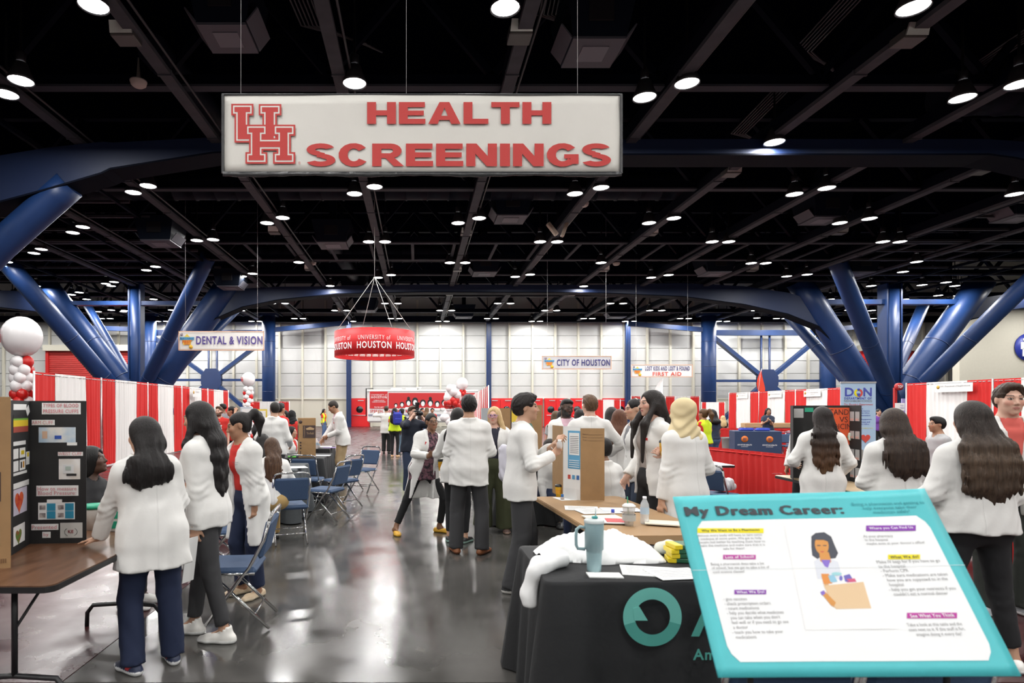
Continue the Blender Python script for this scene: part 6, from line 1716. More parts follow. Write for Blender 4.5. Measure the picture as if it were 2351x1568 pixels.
def ptext(s, u, v, mat, wpx=None, hpx=None, bold=0, off=.007, align='CENTER', **k):
    s_, q_ = SV(u, v); Dp = 1.80 + (2.18 - 1.80) * (1 - q_); O = Q(s_, q_, 0)
    def bd(co):
        out = []
        for x, y, _ in co:
            a, b = s_ + x / W0, q_ - y / H0
            p = O + XP * float(x) + YP * float(y) + NP * (off * .12 + .0020 + bow(a, b)); out.append(tuple(p))
        return np.array(out)
    return letters(s, .03, mat, t, O, XP, YP, width=wpx * Dp / FPX if wpx else None, height=hpx * Dp / FPX * 1.15 if hpx else None, bold=bold, res=2, align=align, bend=bd, **k)
CHAR = M('print_charcoal', (.035, .04, .05), .6); PTEAL = M('print_deepteal', (.01, .22, .26), .6); MAG = M('print_magenta', (.45, .03, .30), .6); VIO = M('print_violet', (.22, .03, .38), .6); YEL = M('print_lemon', (.80, .68, .0), .6)
TXT = M('print_textgrey', (.30, .30, .30), .7)
for k_ in range(5): ptext('My Dream Career:', 1752 + k_, 1175.2 + .8 * (k_ % 2), CHAR, 362, 26, bold=.0002, off=.006 + .001 * k_)
ptext('Being a pharmacist and getting to\nhelp everyone take their\nmedicines safely!', 2043, 1166, PTEAL, 165, 27)
def tagbox(u0, u1, v0, v1, mat, s, tm):
    a, b, c, d_ = SV(u0, v0), SV(u1, v0), SV(u1, v1), SV(u0, v1); on_poster([a, b, c, d_], mat, off=.006); ptext(s, (u0 + u1) / 2, (v0 + v1) / 2, tm, (u1 - u0) * .88, (v1 - v0) * .55, bold=.0008, off=.010)
tagbox(1600, 1752, 1214, 1225, YEL, 'Why We Want to Be a Pharmacist', CHAR)
ptext('Almost every body will have to take some\nmedicine at some point. We get to help\npeople feel better by teaching them how to\ntake the medicine and make sure that it is\nsafe for them!', 1679, 1245, TXT, 152, 34)
tagbox(1659, 1734, 1275, 1285, MAG, 'Lots of School!', PWH)
ptext('Being a pharmacist does take a lot\nof school, but we get to take a lot of\ncool science classes!', 1699, 1304, TXT, 132, 22, align='BLOCK')
tagbox(1685, 1758, 1355, 1365, VIO, 'What We Do!', PWH)
ptext('- give vaccines\n- check prescription orders\n- count medications\n- help you decide what medicines\n  you can take when you don\'t\n  feel well or if you need to go see\n  a doctor\n- teach you how to take your\n  medications', 1738, 1418, TXT, 134, 82, align='BLOCK')
tagbox(1989, 2102, 1206, 1219, VIO, 'Where you Can Find Us', PWH)
ptext('At your pharmacy\nIn the hospital\nmaybe even at your doctor\'s office!', 2052, 1239, TXT, 132, 23, align='BLOCK')
tagbox(2039, 2112, 1273, 1284, YEL, 'What We do!', CHAR)
ptext('Make IV bags for if you have to go\nto the hospital\n- Perform CPR\n- Make sure medications are taken\n  how you are supposed to in the\n  hospital\n- help you get your nutrients if you\n  couldn\'t eat a normal dinner', 2103, 1325, TXT, 150, 74, align='BLOCK')
tagbox(2082, 2196, 1407, 1420, MAG, 'See What You Think', PWH)
ptext('Take a look at this table and the\nones next to it. If this stuff is fun,\nimagine doing it every day!', 2150, 1446, TXT, 128, 28)
def pshape(pts, mat, off): on_poster([SV(u, v) for u, v in pts], mat, off=off)
def oval(cu_, cv_, ru, rv, sh=0, n=18): return [(cu_ + ru * math.cos(a) + sh * math.sin(a), cv_ + rv * math.sin(a)) for a in np.linspace(0, 6.283, n, endpoint=False)]
HAIRP = M('art_hair', (.05, .055, .075), .6); SKP = M('art_skin', (.62, .27, .06), .6)
pshape([(1800, 1212), (1962, 1206), (2062, 1444), (1848, 1447)], M('poster_white2', (.80, .80, .80), .5), .0045)
pshape([(1862, 1232), (1872, 1224), (1892, 1222), (1908, 1232), (1916, 1252), (1924, 1270), (1918, 1282), (1900, 1284), (1876, 1284), (1864, 1276), (1862, 1256)], HAIRP, .006)
pshape(oval(1886, 1252, 16, 22, 2), SKP, .008); pshape([(1880, 1268), (1902, 1268), (1908, 1290), (1896, 1300), (1882, 1288)], SKP, .0075)
pshape([(1864, 1242), (1878, 1228), (1896, 1230), (1906, 1246), (1890, 1240), (1872, 1240)], HAIRP, .010)
for du in (-7, 7): pshape([(1886 + du - 4, 1252), (1886 + du + 4, 1252), (1886 + du + 4, 1254), (1886 + du - 4, 1254)], HAIRP, .011)
pshape([(1882, 1266), (1892, 1266), (1889, 1269), (1885, 1269)], M('art_lip', (.55, .10, .06), .6), .011)
pshape([(1884, 1286), (1906, 1286), (1900, 1305), (1892, 1300)], M('art_violet', (.22, .14, .55), .6), .009)
pshape([(1868, 1290), (1882, 1280), (1894, 1302), (1908, 1284), (1924, 1290), (1934, 1330), (1876, 1330)], M('art_coat', (.66, .68, .74), .6), .007)
pshape([(1890, 1345), (1982, 1336), (2000, 1397), (1918, 1399)], M('art_bag', (.70, .50, .30), .6), .010); pshape([(1884, 1322), (1898, 1330), (1920, 1398), (1908, 1392)], M('art_bag2', (.62, .36, .18), .6), .009)
for (pts, c) in (([(1884, 1318), (1902, 1318), (1910, 1340), (1890, 1342)], (.68, .25, .05)), ([(1900, 1322), (1914, 1320), (1922, 1336), (1906, 1338)], (.25, .50, .65)), (oval(1920, 1318, 12, 4), (.30, .58, .62)), ([(1936, 1322), (1950, 1318), (1960, 1334), (1940, 1336)], (.14, .12, .45)), ([(1940, 1330), (1962, 1328), (1966, 1336), (1944, 1338)], (.60, .10, .20)), (oval(1930, 1328, 4, 6), (.15, .15, .5))):
    pshape(pts, M('art_%d' % int(pts[0][0] * 7 + pts[0][1]), c, .6), .011)
pshape([(1884, 1362), (1892, 1358), (1918, 1384), (1914, 1392), (1906, 1390)], SKP, .012); pshape([(1882, 1360), (1890, 1356), (1894, 1364), (1886, 1368)], M('art_violet'), .0125)
for k in (.0, .37, .72):
    on_poster([(.0 + .0, .455 + k * .0), (1.0, .455), (1.0, .457), (.0, .457)], M('poster_crease', (.70, .74, .76), .5), off=.0045) if k == 0 else None
# slim easel carrying the poster
e = thing('poster_easel', 'slim black easel holding up the pharmacist poster', 'easel', (1.32, 2.1, 0)); BLK_M = LEGB
for sx in (-.3, .3):
    lg = MB().tube([(sx, -.235, .01), (sx, -.235, .80), (sx, -.235, .835), (sx, .09, 1.24)], .009, 8).build('leg', BLK_M, e)
    MB().box((sx, -.28, .008), (.05, .34, .016)).build('foot', BLK_M, lg)
MB().box((0, -.262, .834), (.62, .045, .008)).build('ledge', BLK_M, e); MB().tube([(-.3, .085, 1.232), (.3, .085, 1.232)], .008, 6).build('crossbar', BLK_M, e)

# ------------------------------------------------------------------ things on the front table
zf = .762
D = 3.2; t = thing('tumbler', 'pale blue tumbler with handle and straw on the black table', 'tumbler', (PX(1364, D), D, zf))
TB = M('tumbler_blue', (.30, .44, .47), .35)
b = MB().lathe([(.001, 0), (.033, 0), (.036, .01), (.040, .10), (.041, .115), (.048, .12), (.0495, .24), (.0495, .262)], 28, cap=False).build('body', TB, t)
MB().lathe([(.052, .258), (.052, .268), (.047, .276), (.02, .28), (.001, .28)], 24, cap=False).build('lid', M('lid_clear', (.55, .60, .60), .2), t)
MB().box((.0, -.01, .287), (.03, .02, .014), None, .004).build('tab', M('tab_teal', (.05, .30, .30), .4), t)
MB().tube([(.008, 0, .28), (.008, 0, .335)], .004, 8).build('straw', M('straw_clear', (.68, .72, .72), .3), t)
MB().tube([(-.048, 0, .232), (-.075, 0, .236), (-.092, 0, .222), (-.095, 0, .19), (-.094, 0, .14), (-.085, 0, .122), (-.048, 0, .118)], .0085, 8).build('handle', TB, t)
# heap of white coats
def heap(name, label, cat, c, prims, mat, amp=.012, vox=.011, sd=3, zfloor=None):
    lo, hi = bounds(prims, .03)
    def f(P):
        d = union(prims, P) + wrinkle(P, amp * 1.5, sd, .75) + wrinkle(P, amp * .8, sd + 9, 1.7)
        return np.maximum(d, (zfloor if zfloor is not None else 0) - P[:, 2])
    o = link(name, sdf_mesh(name, [polygonise(f, lo, hi, vox)], mat, None, 1), None, c); return tag(o, label, cat)
CW = M('cotton_white')
def mound(name, label, cat, c, w_, d_, h_, mat, sd, rz=0.0, nx=70, ny=44):
    """crumpled cloth: a ridged mound of fabric with its hem lying on the table"""
    r = np.random.RandomState(sd); X2, Y2 = np.meshgrid(np.linspace(-1, 1, nx), np.linspace(-1, 1, ny), indexing='xy')
    th = np.arctan2(Y2, X2); rad = np.sqrt(X2 ** 2 + Y2 ** 2) * (1 + .10 * np.sin(3 * th + r.uniform(0, 6)) + .07 * np.sin(7 * th + r.uniform(0, 6)))
    m = np.clip(1 - rad, 0, 1); Z = np.minimum(m * 3.0, 1) ** .5 * (.45 + .55 * np.clip(m * 1.6, 0, 1))
    rid = np.zeros_like(Z)
    for i in range(7):
        a = r.uniform(0, 3.14); k = r.uniform(3.0, 9.0); wv = 1.2 * np.sin(X2 * r.uniform(1, 4) + Y2 * r.uniform(1, 4) + r.uniform(0, 6))
        rid += (1.02 - np.abs(np.sin((X2 * np.cos(a) * w_ / d_ + Y2 * np.sin(a)) * k * .5 + wv))) ** 1.4 * r.uniform(.3, 1.0)
    rid /= rid.max(); Z = Z * h_ * (.55 + .75 * rid)
    keep = rad < 1.0
    Px = X2 * w_ / 2 / np.maximum(1, rad) ; Py = Y2 * d_ / 2 / np.maximum(1, rad)
    me = grid_mesh(name, np.stack([Px, Py, Z + .001], -1), mat)
    return tag(link(name, me, None, c, (0, 0, rz)), label, cat)
mound('folded_coat', 'heap of white lab coats on the corner of the black table', 'coat', (1.06, 3.56, zf), .74, .46, .14, CW, 12, R(5))
heap('coat_sleeve', 'white coat sleeve hanging over the left corner of the black table', 'coat', (.66, 3.22, 0), [seg((.12, .10, .80), (-.02, .0, .78), .05, .045, (0, 1, 0), 1.5, k=.04), seg((-.02, .0, .78), (-.04, -.02, .76), .045, .045, k=.04), seg((-.04, -.02, .76), (-.075, -.03, .64), .043, .04, k=.03), seg((-.075, -.03, .64), (-.07, -.04, .60), .04, .042, k=.02)], CW, .010, sd=5, zfloor=.585)
def sheets(label, X, Y, w_, d_, rz, z, mat=PAPER, th=.002, name='paper_sheet', group=None, printed=False):
    t = thing(name, label, 'paper', (X, Y, z), rz, group)
    MB().box((0, 0, th / 2), (w_, d_, th)).build('sheet', mat, t)
    if printed:
        for k in range(5): MB().box((0, d_ * (.3 - .14 * k), th + .0006), (w_ * .8, d_ * .02, .0008)).build('print', GREYP, t)
    return t
sheets('small stack of blank white cards at the front edge of the black table', PX(1388, 3.12), 3.12, .17, .09, R(-4), zf, th=.006)
sheets('white printed flyers fanned out on the black table', PX(1490, 3.2), 3.2, .28, .2, R(-14), zf, th=.004, printed=True)
sheets('loose white flyer lying under the poster corner on the black table', PX(1556, 3.12), 3.14, .26, .2, R(8), zf + .004, th=.003, printed=True)
for i in range(4):
    t = thing('marker_pack', 'yellow and green marker pack, number %s in the stack beside the poster' % ['one from the bottom', 'two', 'three', 'four at the top'][i], 'box', (PX(1563 + 5 * (i % 2), 3.42), 3.42, zf + i * .026), R(-12 + 6 * i))
    MB().box((0, 0, .013), (.15, .11, .024), None, .004).build('carton', M('pack_green', (.02, .10, .05), .4), t); MB().box((-.055, -.003, .013), (.045, .112, .0255), None, .003).build('label', M('pack_yellow', (.72, .55, .02), .4), t)
heap('plastic_bag', 'pale crumpled plastic bag beside the marker packs', 'bag', (PX(1530, 3.6), 3.6, zf), [ell((0, 0, .03), (.07, .06, .05)), ell((.05, .02, .03), (.05, .05, .04))], M('bag_pale', (.58, .58, .50), .3), .008, .009)

# ------------------------------------------------------------------ things on the kraft table
zk = .752
def bottle(label, X, Y, z, h_=.205, r=.032, cap=(.75, .75, .78), mat=None, group=None):
    t = thing('water_bottle', label, 'bottle', (X, Y, z), 0, group); k = h_ / .205
    MB().lathe([(.001, .002), (r * .9, 0), (r, .01 * k), (r * .96, .05 * k), (r, .07 * k), (r, .13 * k), (r * .92, .15 * k), (r * .42, .185 * k), (r * .42, .192 * k)], 18, cap=False).build('body', mat or M('bottle_clear', (.80, .84, .87), .08, alpha=.45), t)
    MB().lathe([(r * 1.02, .075 * k), (r * 1.02, .125 * k)], 18, cap=False).build('wrapper', M('wrapper_blue', (.45, .58, .70), .4), t)
    MB().lathe([(r * .46, .19 * k), (r * .46, .205 * k), (.001, .206 * k)], 14, cap=False).build('cap', M('cap_%s' % (cap,), cap, .4), t)
    return t
bottle('clear water bottle standing on the kraft table', PX(1480, 4.58), 4.58, zk)
t = thing('iced_cup', 'clear plastic cup with green straw on the kraft table', 'cup', (PX(1444, 4.5), 4.5, zk))
MB().lathe([(.03, 0), (.045, .14), (.047, .145)], 20).build('cup', M('cup_clear', (.78, .78, .76), .12, alpha=.5), t); MB().lathe([(.049, .143), (.049, .15), (.03, .165), (.001, .166)], 20, cap=False).build('lid', M('cup_lid', (.75, .75, .74), .2), t); MB().tube([(.0, 0, .02), (-.012, 0, .215)], .004, 6).build('straw', M('straw_green', (.02, .25, .12), .4), t)
MB().lathe([(.0475, .04), (.0485, .085)], 20, cap=False).build('sleeve', M('cup_grey', (.45, .46, .45), .4), t)
for i, (u, v, w_, d_, rz, lab, pm) in enumerate(((1310, 1145, .28, .2, 12, 'white sheet at the far end of the kraft table', PAPER), (1335, 1168, .28, .22, -12, 'white printed sheet beside the man in green shirt', PAPER), (1372, 1175, .34, .24, 8, 'spread white worksheet in the middle of the kraft table', PAPER),
     (1425, 1172, .32, .18, -5, 'blue printed worksheet in the middle of the kraft table', M('paper_blueprint', (.55, .60, .72), .6, col2=(.78, .78, .78), vscale=18)), (1385, 1192, .28, .2, 5, 'cream envelope on top of the red folder', M('paper_cream', (.72, .66, .54), .7)), (1400, 1200, .26, .19, -10, 'white booklet with red edge near the tumbler', M('paper_white')), (1520, 1205, .24, .17, -20, 'cream folder next to the poster edge', M('paper_cream')))):
    Y_ = DF(v, zk); tt = sheets(lab, PX(u, Y_), Y_, w_, d_, R(rz), zk + .002 * i, pm, th=.004 if i < 4 else .008, printed=i in (1, 2))
    if i == 5: MB().box((.05, 0, .0095), (.16, .15, .003)).build('cover', M('folder_red', (.50, .03, .04), .5), tt)
for (u, v, c, lab) in ((1291, 1148, (.02, .15, .45), 'small blue capped glue bottle on the far kraft table'), (1407, 1185, (.02, .05, .40), 'tiny blue cap lying on the kraft table')):
    Y_ = DF(v, zk); t = thing('glue_bottle', lab, 'bottle', (PX(u, Y_), Y_, zk)); MB().lathe([(.018, 0), (.018, .025), (.012, .03)], 12).build('body', M('glue_pale', (.5, .42, .38), .4), t); MB().lathe([(.013, .03), (.013, .055), (.001, .056)], 12, cap=False).build('cap', M('cap_%s' % (c,), c, .4), t)

# ------------------------------------------------------------------ things on the far-left tables
zc = .758
for (u, Y_, h_, r, c, lab) in ((720, 11.7, .18, .03, (.25, .55, .12), 'lime green bottle beside the shipping carton'), (727, 12.9, .22, .035, (.75, .72, .72), 'white pump bottle behind the shipping carton'), (732, 13.2, .16, .03, (.05, .10, .45), 'white bottle with blue cap in front of the khaki man')):
    bottle(lab, PX(u, Y_), Y_, zc, h_, r, c, M('bottle_%d' % u, c if u == 720 else (.72, .68, .68), .35))
sheets('white papers at the near end of the charcoal table', PX(684, 8.9), 8.9, .25, .3, R(20), zc, printed=True)
sheets('white papers beside the shipping carton', PX(733, 11.1), 11.1, .4, .25, 0, zc)
sheets('purple and white leaflets under the khaki man hand', PX(758, 13.3), 13.3, .3, .2, R(10), zc, M('paper_purple', (.30, .18, .55), .6))
sheets('white leaflets pile in front of the khaki man', PX(742, 13.4), 13.4, .35, .3, 0, zc, th=.02)
t = thing('marker', 'bright green marker lying before the shipping carton', 'marker', (PX(672, 10.5), 10.55, zc + .02)); MB().tube([(-.09, 0, 0), (.05, 0, 0)], .017, 8).build('barrel', M('marker_green', (.15, .65, .08), .4), t); MB().tube([(.05, 0, 0), (.09, 0, 0)], .014, 8).build('cap', INK, t)
# blue shirts/supplies on the table behind the blond woman
heap('supply_bag', 'dark grey bags heaped on the table behind the blond woman', 'bag', (1.55, 10.0, zc), [ell((0, 0, .06), (.22, .2, .10)), ell((.15, -.15, .04), (.12, .12, .07))], M('bag_dark', (.03, .032, .036), .6), .012, .018)
bottle('blue capped bottle on the table behind the green shirt man', PX(1171, 8.9), 8.9, zc, .17, .03, (.03, .12, .5))
sheets('pale blue masks pile on the table behind the green shirt man', PX(1163, 8.8), 8.75, .2, .16, R(20), zc, M('mask_blue', (.38, .55, .72), .7), th=.03)
sheets('white papers on the corner of the table behind the green shirt man', PX(1175, 8.55), 8.5, .25, .18, 0, zc, printed=True)
# right side
heap('draped_coat', 'white coat thrown over the blue chair beside the low red drape', 'coat', (4.22, 8.42, .48), [seg((0, 0, .03), (.14, .1, .05), .07, .07, (1, 0, 0), 1.6, k=.06), seg((-.04, -.04, .04), (.1, .02, .12), .06, .06, k=.06), seg((-.12, -.10, .32), (0, 0, .08), .045, .07, k=.05)], M('cotton_grey', (.62, .62, .64), .85), .014)
sheets('white paper on the pale tan table', PX(1955, 6.9), 6.55, .22, .15, R(25), .752)
t = thing('eyeglasses', 'red framed glasses lying on the pale tan table', 'glasses', (PX(1785, 8.0), 8.0, .755)); MB().tube([(.07 * math.cos(a), .03 * math.sin(a), .004) for a in np.linspace(0, 6.28, 12, endpoint=False)], .004, 5, closed=True).build('frame', M('folder_red'), t)
for i, (dx, dz, lab) in enumerate(((-.28, 0, 'folded blue bags on the left of the navy table'), (.18, 0, 'folded blue bags on the right of the navy table'))):
    t = thing('folded_bag', lab, 'bag', (tn.location.x + dx * .97, tn.location.y - dx * .24 - .05, .912), R(-14)); MB().box((0, 0, .03), (.40, .3, .06), None, .025).build('cloth', M('bag_royal', (.02, .05, .42), .7), t); MB().box((.03, 0, .07), (.34, .26, .03), None, .012).build('flap', M('bag_royal'), t)
t = thing('waste_bin', 'grey waste bin at the left of the navy table', 'bin', (PX(1675, 20.0), 20.0, 0)); MB().lathe([(.2, 0), (.24, .62), (.25, .63), (.25, .66), (.22, .66), (.2, .05)], 16, cap=False).build('bin', M('bin_grey', (.30, .29, .28), .6), t); MB().lathe([(.255, .62), (.255, .665)], 16, cap=False).build('rim', M('bin_rim', (.22, .21, .2), .6), t)
for i, (u, w_) in enumerate(((1725, .9), (1785, 1.0))):
    t = thing('carton_row', ['long kraft carton on the drape ledge left of the polo woman', 'long kraft carton on the drape ledge right of the polo woman'][i], 'box', (PX(u + 8, 22.6), 22.6, 0)); MB().box((0, 0, .985), (w_, .3, .17), None, .01).build('carton', CARDE, t); MB().box((0, 0, 1.072), (w_, .05, .006)).build('tape', CARD, t); MB().box((0, 0, .45), (w_, .5, .9), None, .01).build('plinth', M('cloth_black'), t)
# tall light-blue banner
D = 14.4; t = thing('rollup_banner', 'light blue DON Department of Neighborhoods roll-up banner', 'banner', (PX(1970, D), D, 0)); px = D / FPX
zt, zb = PZ(879, D), PZ(1016, D); sky = M('banner_sky', (.40, .55, .72), .5)
MB().box((0, 0, (zt + zb) / 2), (80 * px, .02, zt - zb)).build('sheet', sky, t); MB().box((0, 0, zt + .01), (82 * px, .04, .04)).build('top_rail', PIPE, t); MB().tube([(0, .06, .04), (0, .06, zt)], .015, 6).build('pole', PIPE, t); MB().box((0, .02, .04), (84 * px, .2, .08)).build('base', PIPE, t); MB().box((0, 0, (zb + .08) / 2), (80 * px, .018, zb - .08)).build('sheet', sky, t)
bp = M('print_donblue', (.06, .08, .40), .6); F2 = lambda u, v: (PX(u, D) - PX(1970, D), -.016, PZ(v, D))
letters('D', .4, bp, t, F2(1949, 900), width=20 * px, height=20 * px, bold=.02); letters('N', .4, bp, t, F2(1991, 900), width=19 * px, height=20 * px, bold=.02)
for a0, a1, m_ in ((95, 265, YEL), (-85, 85, M('print_donred', (.62, .07, .05), .6))): 
    P = [[(F2(1970, 900)[0] + r_ * math.cos(R(a)), -.016, F2(1970, 900)[2] - .02 + r_ * math.sin(R(a))) for a in np.linspace(a0 + (20 if a0 > 0 else 0), a1 - (0 if a0 > 0 else 20), 14)] for r_ in (.055, .10)]
    link('logo', grid_mesh('logo', P, m_), t)
MB().lathe([(.001, 0), (.03, 0), (.03, .004), (.001, .004)], 12, F2(1970, 894), (0, -1, 0), False).build('logo', bp, t); MB().prism([(-.03, -.06), (.03, -.06), (.035, .01), (-.035, .01)], .004, F2(1970, 904)).build('logo', bp, t)
letters('DEPARTMENT OF', .1, bp, t, F2(1969, 914.5), width=63 * px, height=5 * px, bold=.004, res=2); letters('NEIGHBORHOODS', .1, GREYP, t, F2(1969, 920.5), width=64 * px, height=5 * px, res=2)
letters('The People\'s Department', .1, M('print_donred'), t, F2(1970, 929), width=67 * px, height=6 * px, shear=.3, res=2)
for k, (s_, v, w_) in enumerate((('Divisions', 938, 24), ('311 Help & Service', 943.5, 40), ('Mayor Assist Office', 948.5, 38), ('Crime & Prevention', 953.5, 42), ('Community Engagement', 963, 48), ('New Americans and', 968.5, 40), ('Immigrants Office', 974, 36))): letters(s_, .1, bp, t, F2(1968 + (8 if k else 0), v), width=w_ * px, height=3.6 * px, bold=.004, res=1)
letters('houstontx.gov/neighborhoods', .1, YEL, t, F2(1980, 983), width=46 * px, height=3.5 * px, res=1); MB().prism([(p[0] * .007, p[1] * .007) for p in hrt], .004, F2(1986, 1006)).build('logo', M('print_donred'), t)
# red round sign on a post, lilac board, small placard
D = 25; t = thing('post_sign', 'round red sign on a red post beside the steel tree column', 'sign', (PX(2055, D), D, 0)); MB().box((0, 0, PZ(890, D) / 2), (.10, .10, PZ(890, D))).build('post', M('post_red', (.42, .02, .02), .5), t); MB().lathe([(.001, 0), (.15, 0), (.15, .12), (.001, .12)], 20, (.09, -.02, PZ(888, D)), (0, -1, 0), False).build('disc', M('post_red'), t); letters('TOP', .1, white, t, (.09, -.16, PZ(888, D)), width=.2, height=.12, bold=.01)
D = 24; t = thing('display_panel', 'lilac upright panel behind the brown haired woman', 'display board', (PX(2086, D), D, 0)); MB().box((0, 0, PZ(915, D) / 2), (.55, .04, PZ(915, D))).build('panel', M('panel_lilac', (.42, .36, .68), .6), t); MB().box((0, 0, .02), (.6, .3, .04)).build('foot', PIPE, t)
D = 18; t = thing('placard', 'white placard with blue lettering above the brown haired woman', 'sign', (PX(2066, D), D, 0)); MB().box((0, 0, PZ(934, D)), (.28, .02, .22), None, .004).build('card', PAPER, t); letters('VOX\nUNIDA', .06, bp, t, (.05, -.016, PZ(934, D)), width=.13, height=.12, res=1); MB().tube([(0, .02, 0), (0, .02, PZ(934, D))], .012, 6).build('stand', PIPE, t)
# flags
D = 36; t = thing('feather_flag', 'tall orange red feather flag before the cross brace', 'flag', (PX(1745, D), D, 0)); zt = PZ(846, D)
MB().tube([(-.1, 0, 0), (-.1, 0, 2.6), (.02, 0, zt - .3), (.1, 0, zt)], .015, 6).build('pole', PIPE, t)
P = [[(-.1 + .2 * k + (.10 * math.sin(k * 3 + j)), .04 * math.sin(j * 1.3 + k * 4), 1.6 + (zt - 1.6) * j / 8) if j < 8 else (.1, 0, zt) for k in np.linspace(0, 1.0 + .5 * math.sin(j / 8 * 3), 5)] for j in range(9)]
link('flag', grid_mesh('flag', P, M('flag_red', (.68, .05, .02), .6)), t)
D = 36; t = thing('feather_flag', 'white feather flag below the first aid banner', 'flag', (PX(1516, D), D, 0)); zt = PZ(869, D)
MB().tube([(.12, 0, 0), (.14, 0, zt)], .015, 6).build('pole', PIPE, t)
P = [[(.14 - w_ * k, .03 * math.sin(k * 5), z) for k in np.linspace(0, 1, 4)] for (z, w_) in ((.9, .5), (2.2, .55), (2.8, .45), (3.1, .28), (zt, .02))]
link('flag', grid_mesh('flag', P, WHT), t); letters('ok', .2, M('print_blue'), t, (-.05, -.05, 2.5), width=.25, height=.3, res=1)
# boards and signs held up around the left booth (behind the ponytail woman)
D = 15.5
for (u, v, w_, h_, c, lab) in ((470, 952, .34, .5, (.66, .10, .02), 'orange edged board behind the left booth'), (600, 955, .3, .35, (.70, .55, .10), 'yellow edged board right of the bearded red shirt man'), (566, 952, .3, .4, (.55, .60, .66), 'pale blue board behind the pony tail woman')):
    t = thing('display_panel', lab, 'display board', (PX(u, D), D, 0)); MB().box((0, 0, PZ(v, D)), (w_, .02, h_)).build('board', M('dp_%d' % u, c, .6), t); MB().box((0, -.014, PZ(v, D)), (w_ * .75, .006, h_ * .75)).build('sheet', PAPER, t); MB().box((0, .05, .4), (.5, .4, .8)).build('plinth', BLKC, t)
# maroon backpack-like pale box on floor and bag under the tables
heap('floor_bag', 'black bag on the floor beneath the small white table', 'bag', (4.35, 9.2, 0), [ell((0, 0, .12), (.2, .15, .14)), ell((.18, .05, .08), (.12, .12, .1))], M('bag_dark'), .012, .02)
# ------------------------------------------------------------------ the people
def cloth(name, c=(.5, .5, .5), r=.85, **k): return M(name, c, r, bump=.10, bscale=18, **k)
NAVYJ, GREYT, BLACKT = cloth('denim_navy', (.010, .018, .052)), cloth('wool_charcoal', (.038, .038, .041)), cloth('stretch_black', (.010, .010, .012))
REDT, PINKS, GREENS = cloth('tee_red', (.58, .026, .020)), cloth('shirt_pink', (.62, .40, .47)), cloth('shirt_green', (.07, .16, .12))
V0 = [(-.9, -.02), (-.02, -.02), (.12, .0), (.28, .028), (.40, .055), (.50, .08)]                 # buttoned, V neck
V1 = [(-.9, .13), (-.2, .075), (.05, .045), (.20, .040), (.34, .050), (.50, .08)]                  # hanging open
V3 = [(-.9, .10), (-.2, .05), (.05, .02), (.20, .022), (.34, .036), (.50, .07)]
V2 = [(-.9, .20), (-.2, .12), (.05, .075), (.20, .06), (.34, .060), (.50, .08)]
def C(hem=.78, open=None, **k): return dict(kind='coat', name='lab_coat', hem=hem, open=open, **k)
def T(mat, name='shirt', **k): return dict(kind='top', name=name, mat=mat, **k)
def P_(mat=NAVYJ, style='slim', **k): return dict(kind='pants', name='trousers', mat=mat, style=style, **k)
BLK, DBR, BRN = (.010, .008, .008), (.022, .013, .009), (.06, .028, .014)
SN = dict(c=(.74, .73, .70), cs=(.8, .8, .8), m='a'); BLS = dict(c=(.015, .015, .016), cs=(.015, .015, .016), m='b', style='dress')

# --- left foreground
k = person('woman in white coat leaning on the brown table, seen from behind, navy trousers', -1.64, 3.80, 1.56, -146, lod=0, skin='light', fat=1.12, lean=(6, 5), head=(28, 8, 0), seed=1,
       lh=dict(w=(-2.00, 3.84, .795), dw=(-1, .05, -.18), nw=(0, 0, -1), curl=.08, spread=.16, polew=(-.4, -1, .3)), rh=dict(p=(-.10, -.30, 1.0)), lf=(.12, .01, 20), rf=(-.12, -.03, 0),
       hair=dict(kind='long', len=.16, w=.108, c=BLK, back=.128, locks=((-.10, .05, .03),)), wear=(C(.635, None, fat=1.08, flare=1.06), P_(NAVYJ, 'straight', cuff=.05)),
       shoes=dict(c=(.012, .020, .055), cs=(.78, .78, .78), accent=(.55, .03, .03), m='c', sole=.034))
k = person('long black haired woman in glasses and short white coat, looking left', -1.47, 4.30, 1.665, -96, lod=0, skin='light', lean=(6, 0), head=(-4, 10, 0), seed=2, fat=.98,
       lh=dict(w=(-1.50, 4.12, .80), curl=.6), rh=dict(p=(-.12, -.25, .95)), lf=(.07, .15, 0), rf=(-.07, -.14, 0), glasses=dict(),
       hair=dict(kind='long', len=.46, w=.088, c=BLK, back=.12, dep=.05, locks=((.12, .28, .06),)), wear=(C(.80, V0), T(cloth('blouse_navy', (.02, .03, .10)), under=1), P_(GREYT, 'slim', cuff=.12)), shoes=dict(c=(.76, .74, .70), cs=(.8, .8, .78), style='high', m='a'))
tt = thing('paper_sheet', 'white sheet held low by the woman in grey trousers', 'paper', (-1.50, 4.06, .70)); tt.rotation_euler = (0, R(8), R(-20)); MB().box((0, 0, -.09), (.006, .11, .30)).build('sheet', PAPER, tt)
k = person('ponytailed woman in red top and open long white coat', -1.44, 5.30, 1.585, -40, lod=0, skin='tan', lean=(8, -3), head=(-34, 14, 0), seed=3, fat=1.05,
       lh=dict(w=(-1.36, 5.12, .70), curl=.5), rh=dict(p=(-.2, -.16, .80)), lf=(.10, .0, 10), rf=(-.09, -.02, -8), hair=dict(kind='pony', c=BLK, len=.22, t=.006), wear=(C(.47, V2, flare=1.15), T(REDT, under=1), P_(NAVYJ, 'jeans', cuff=.09)),
       shoes=dict(c=(.55, .42, .28), cs=(.62, .52, .38), style='flat', m='a'))
MB().lathe([(.001, 0), (.03, 0), (.03, .006), (.001, .006)], 14, tuple(k['T'](.40, -.09, .15)), tuple(k['fwd']), False).build('round_badge', M('badge_white', (.6, .65, .72), .3), k['body'])
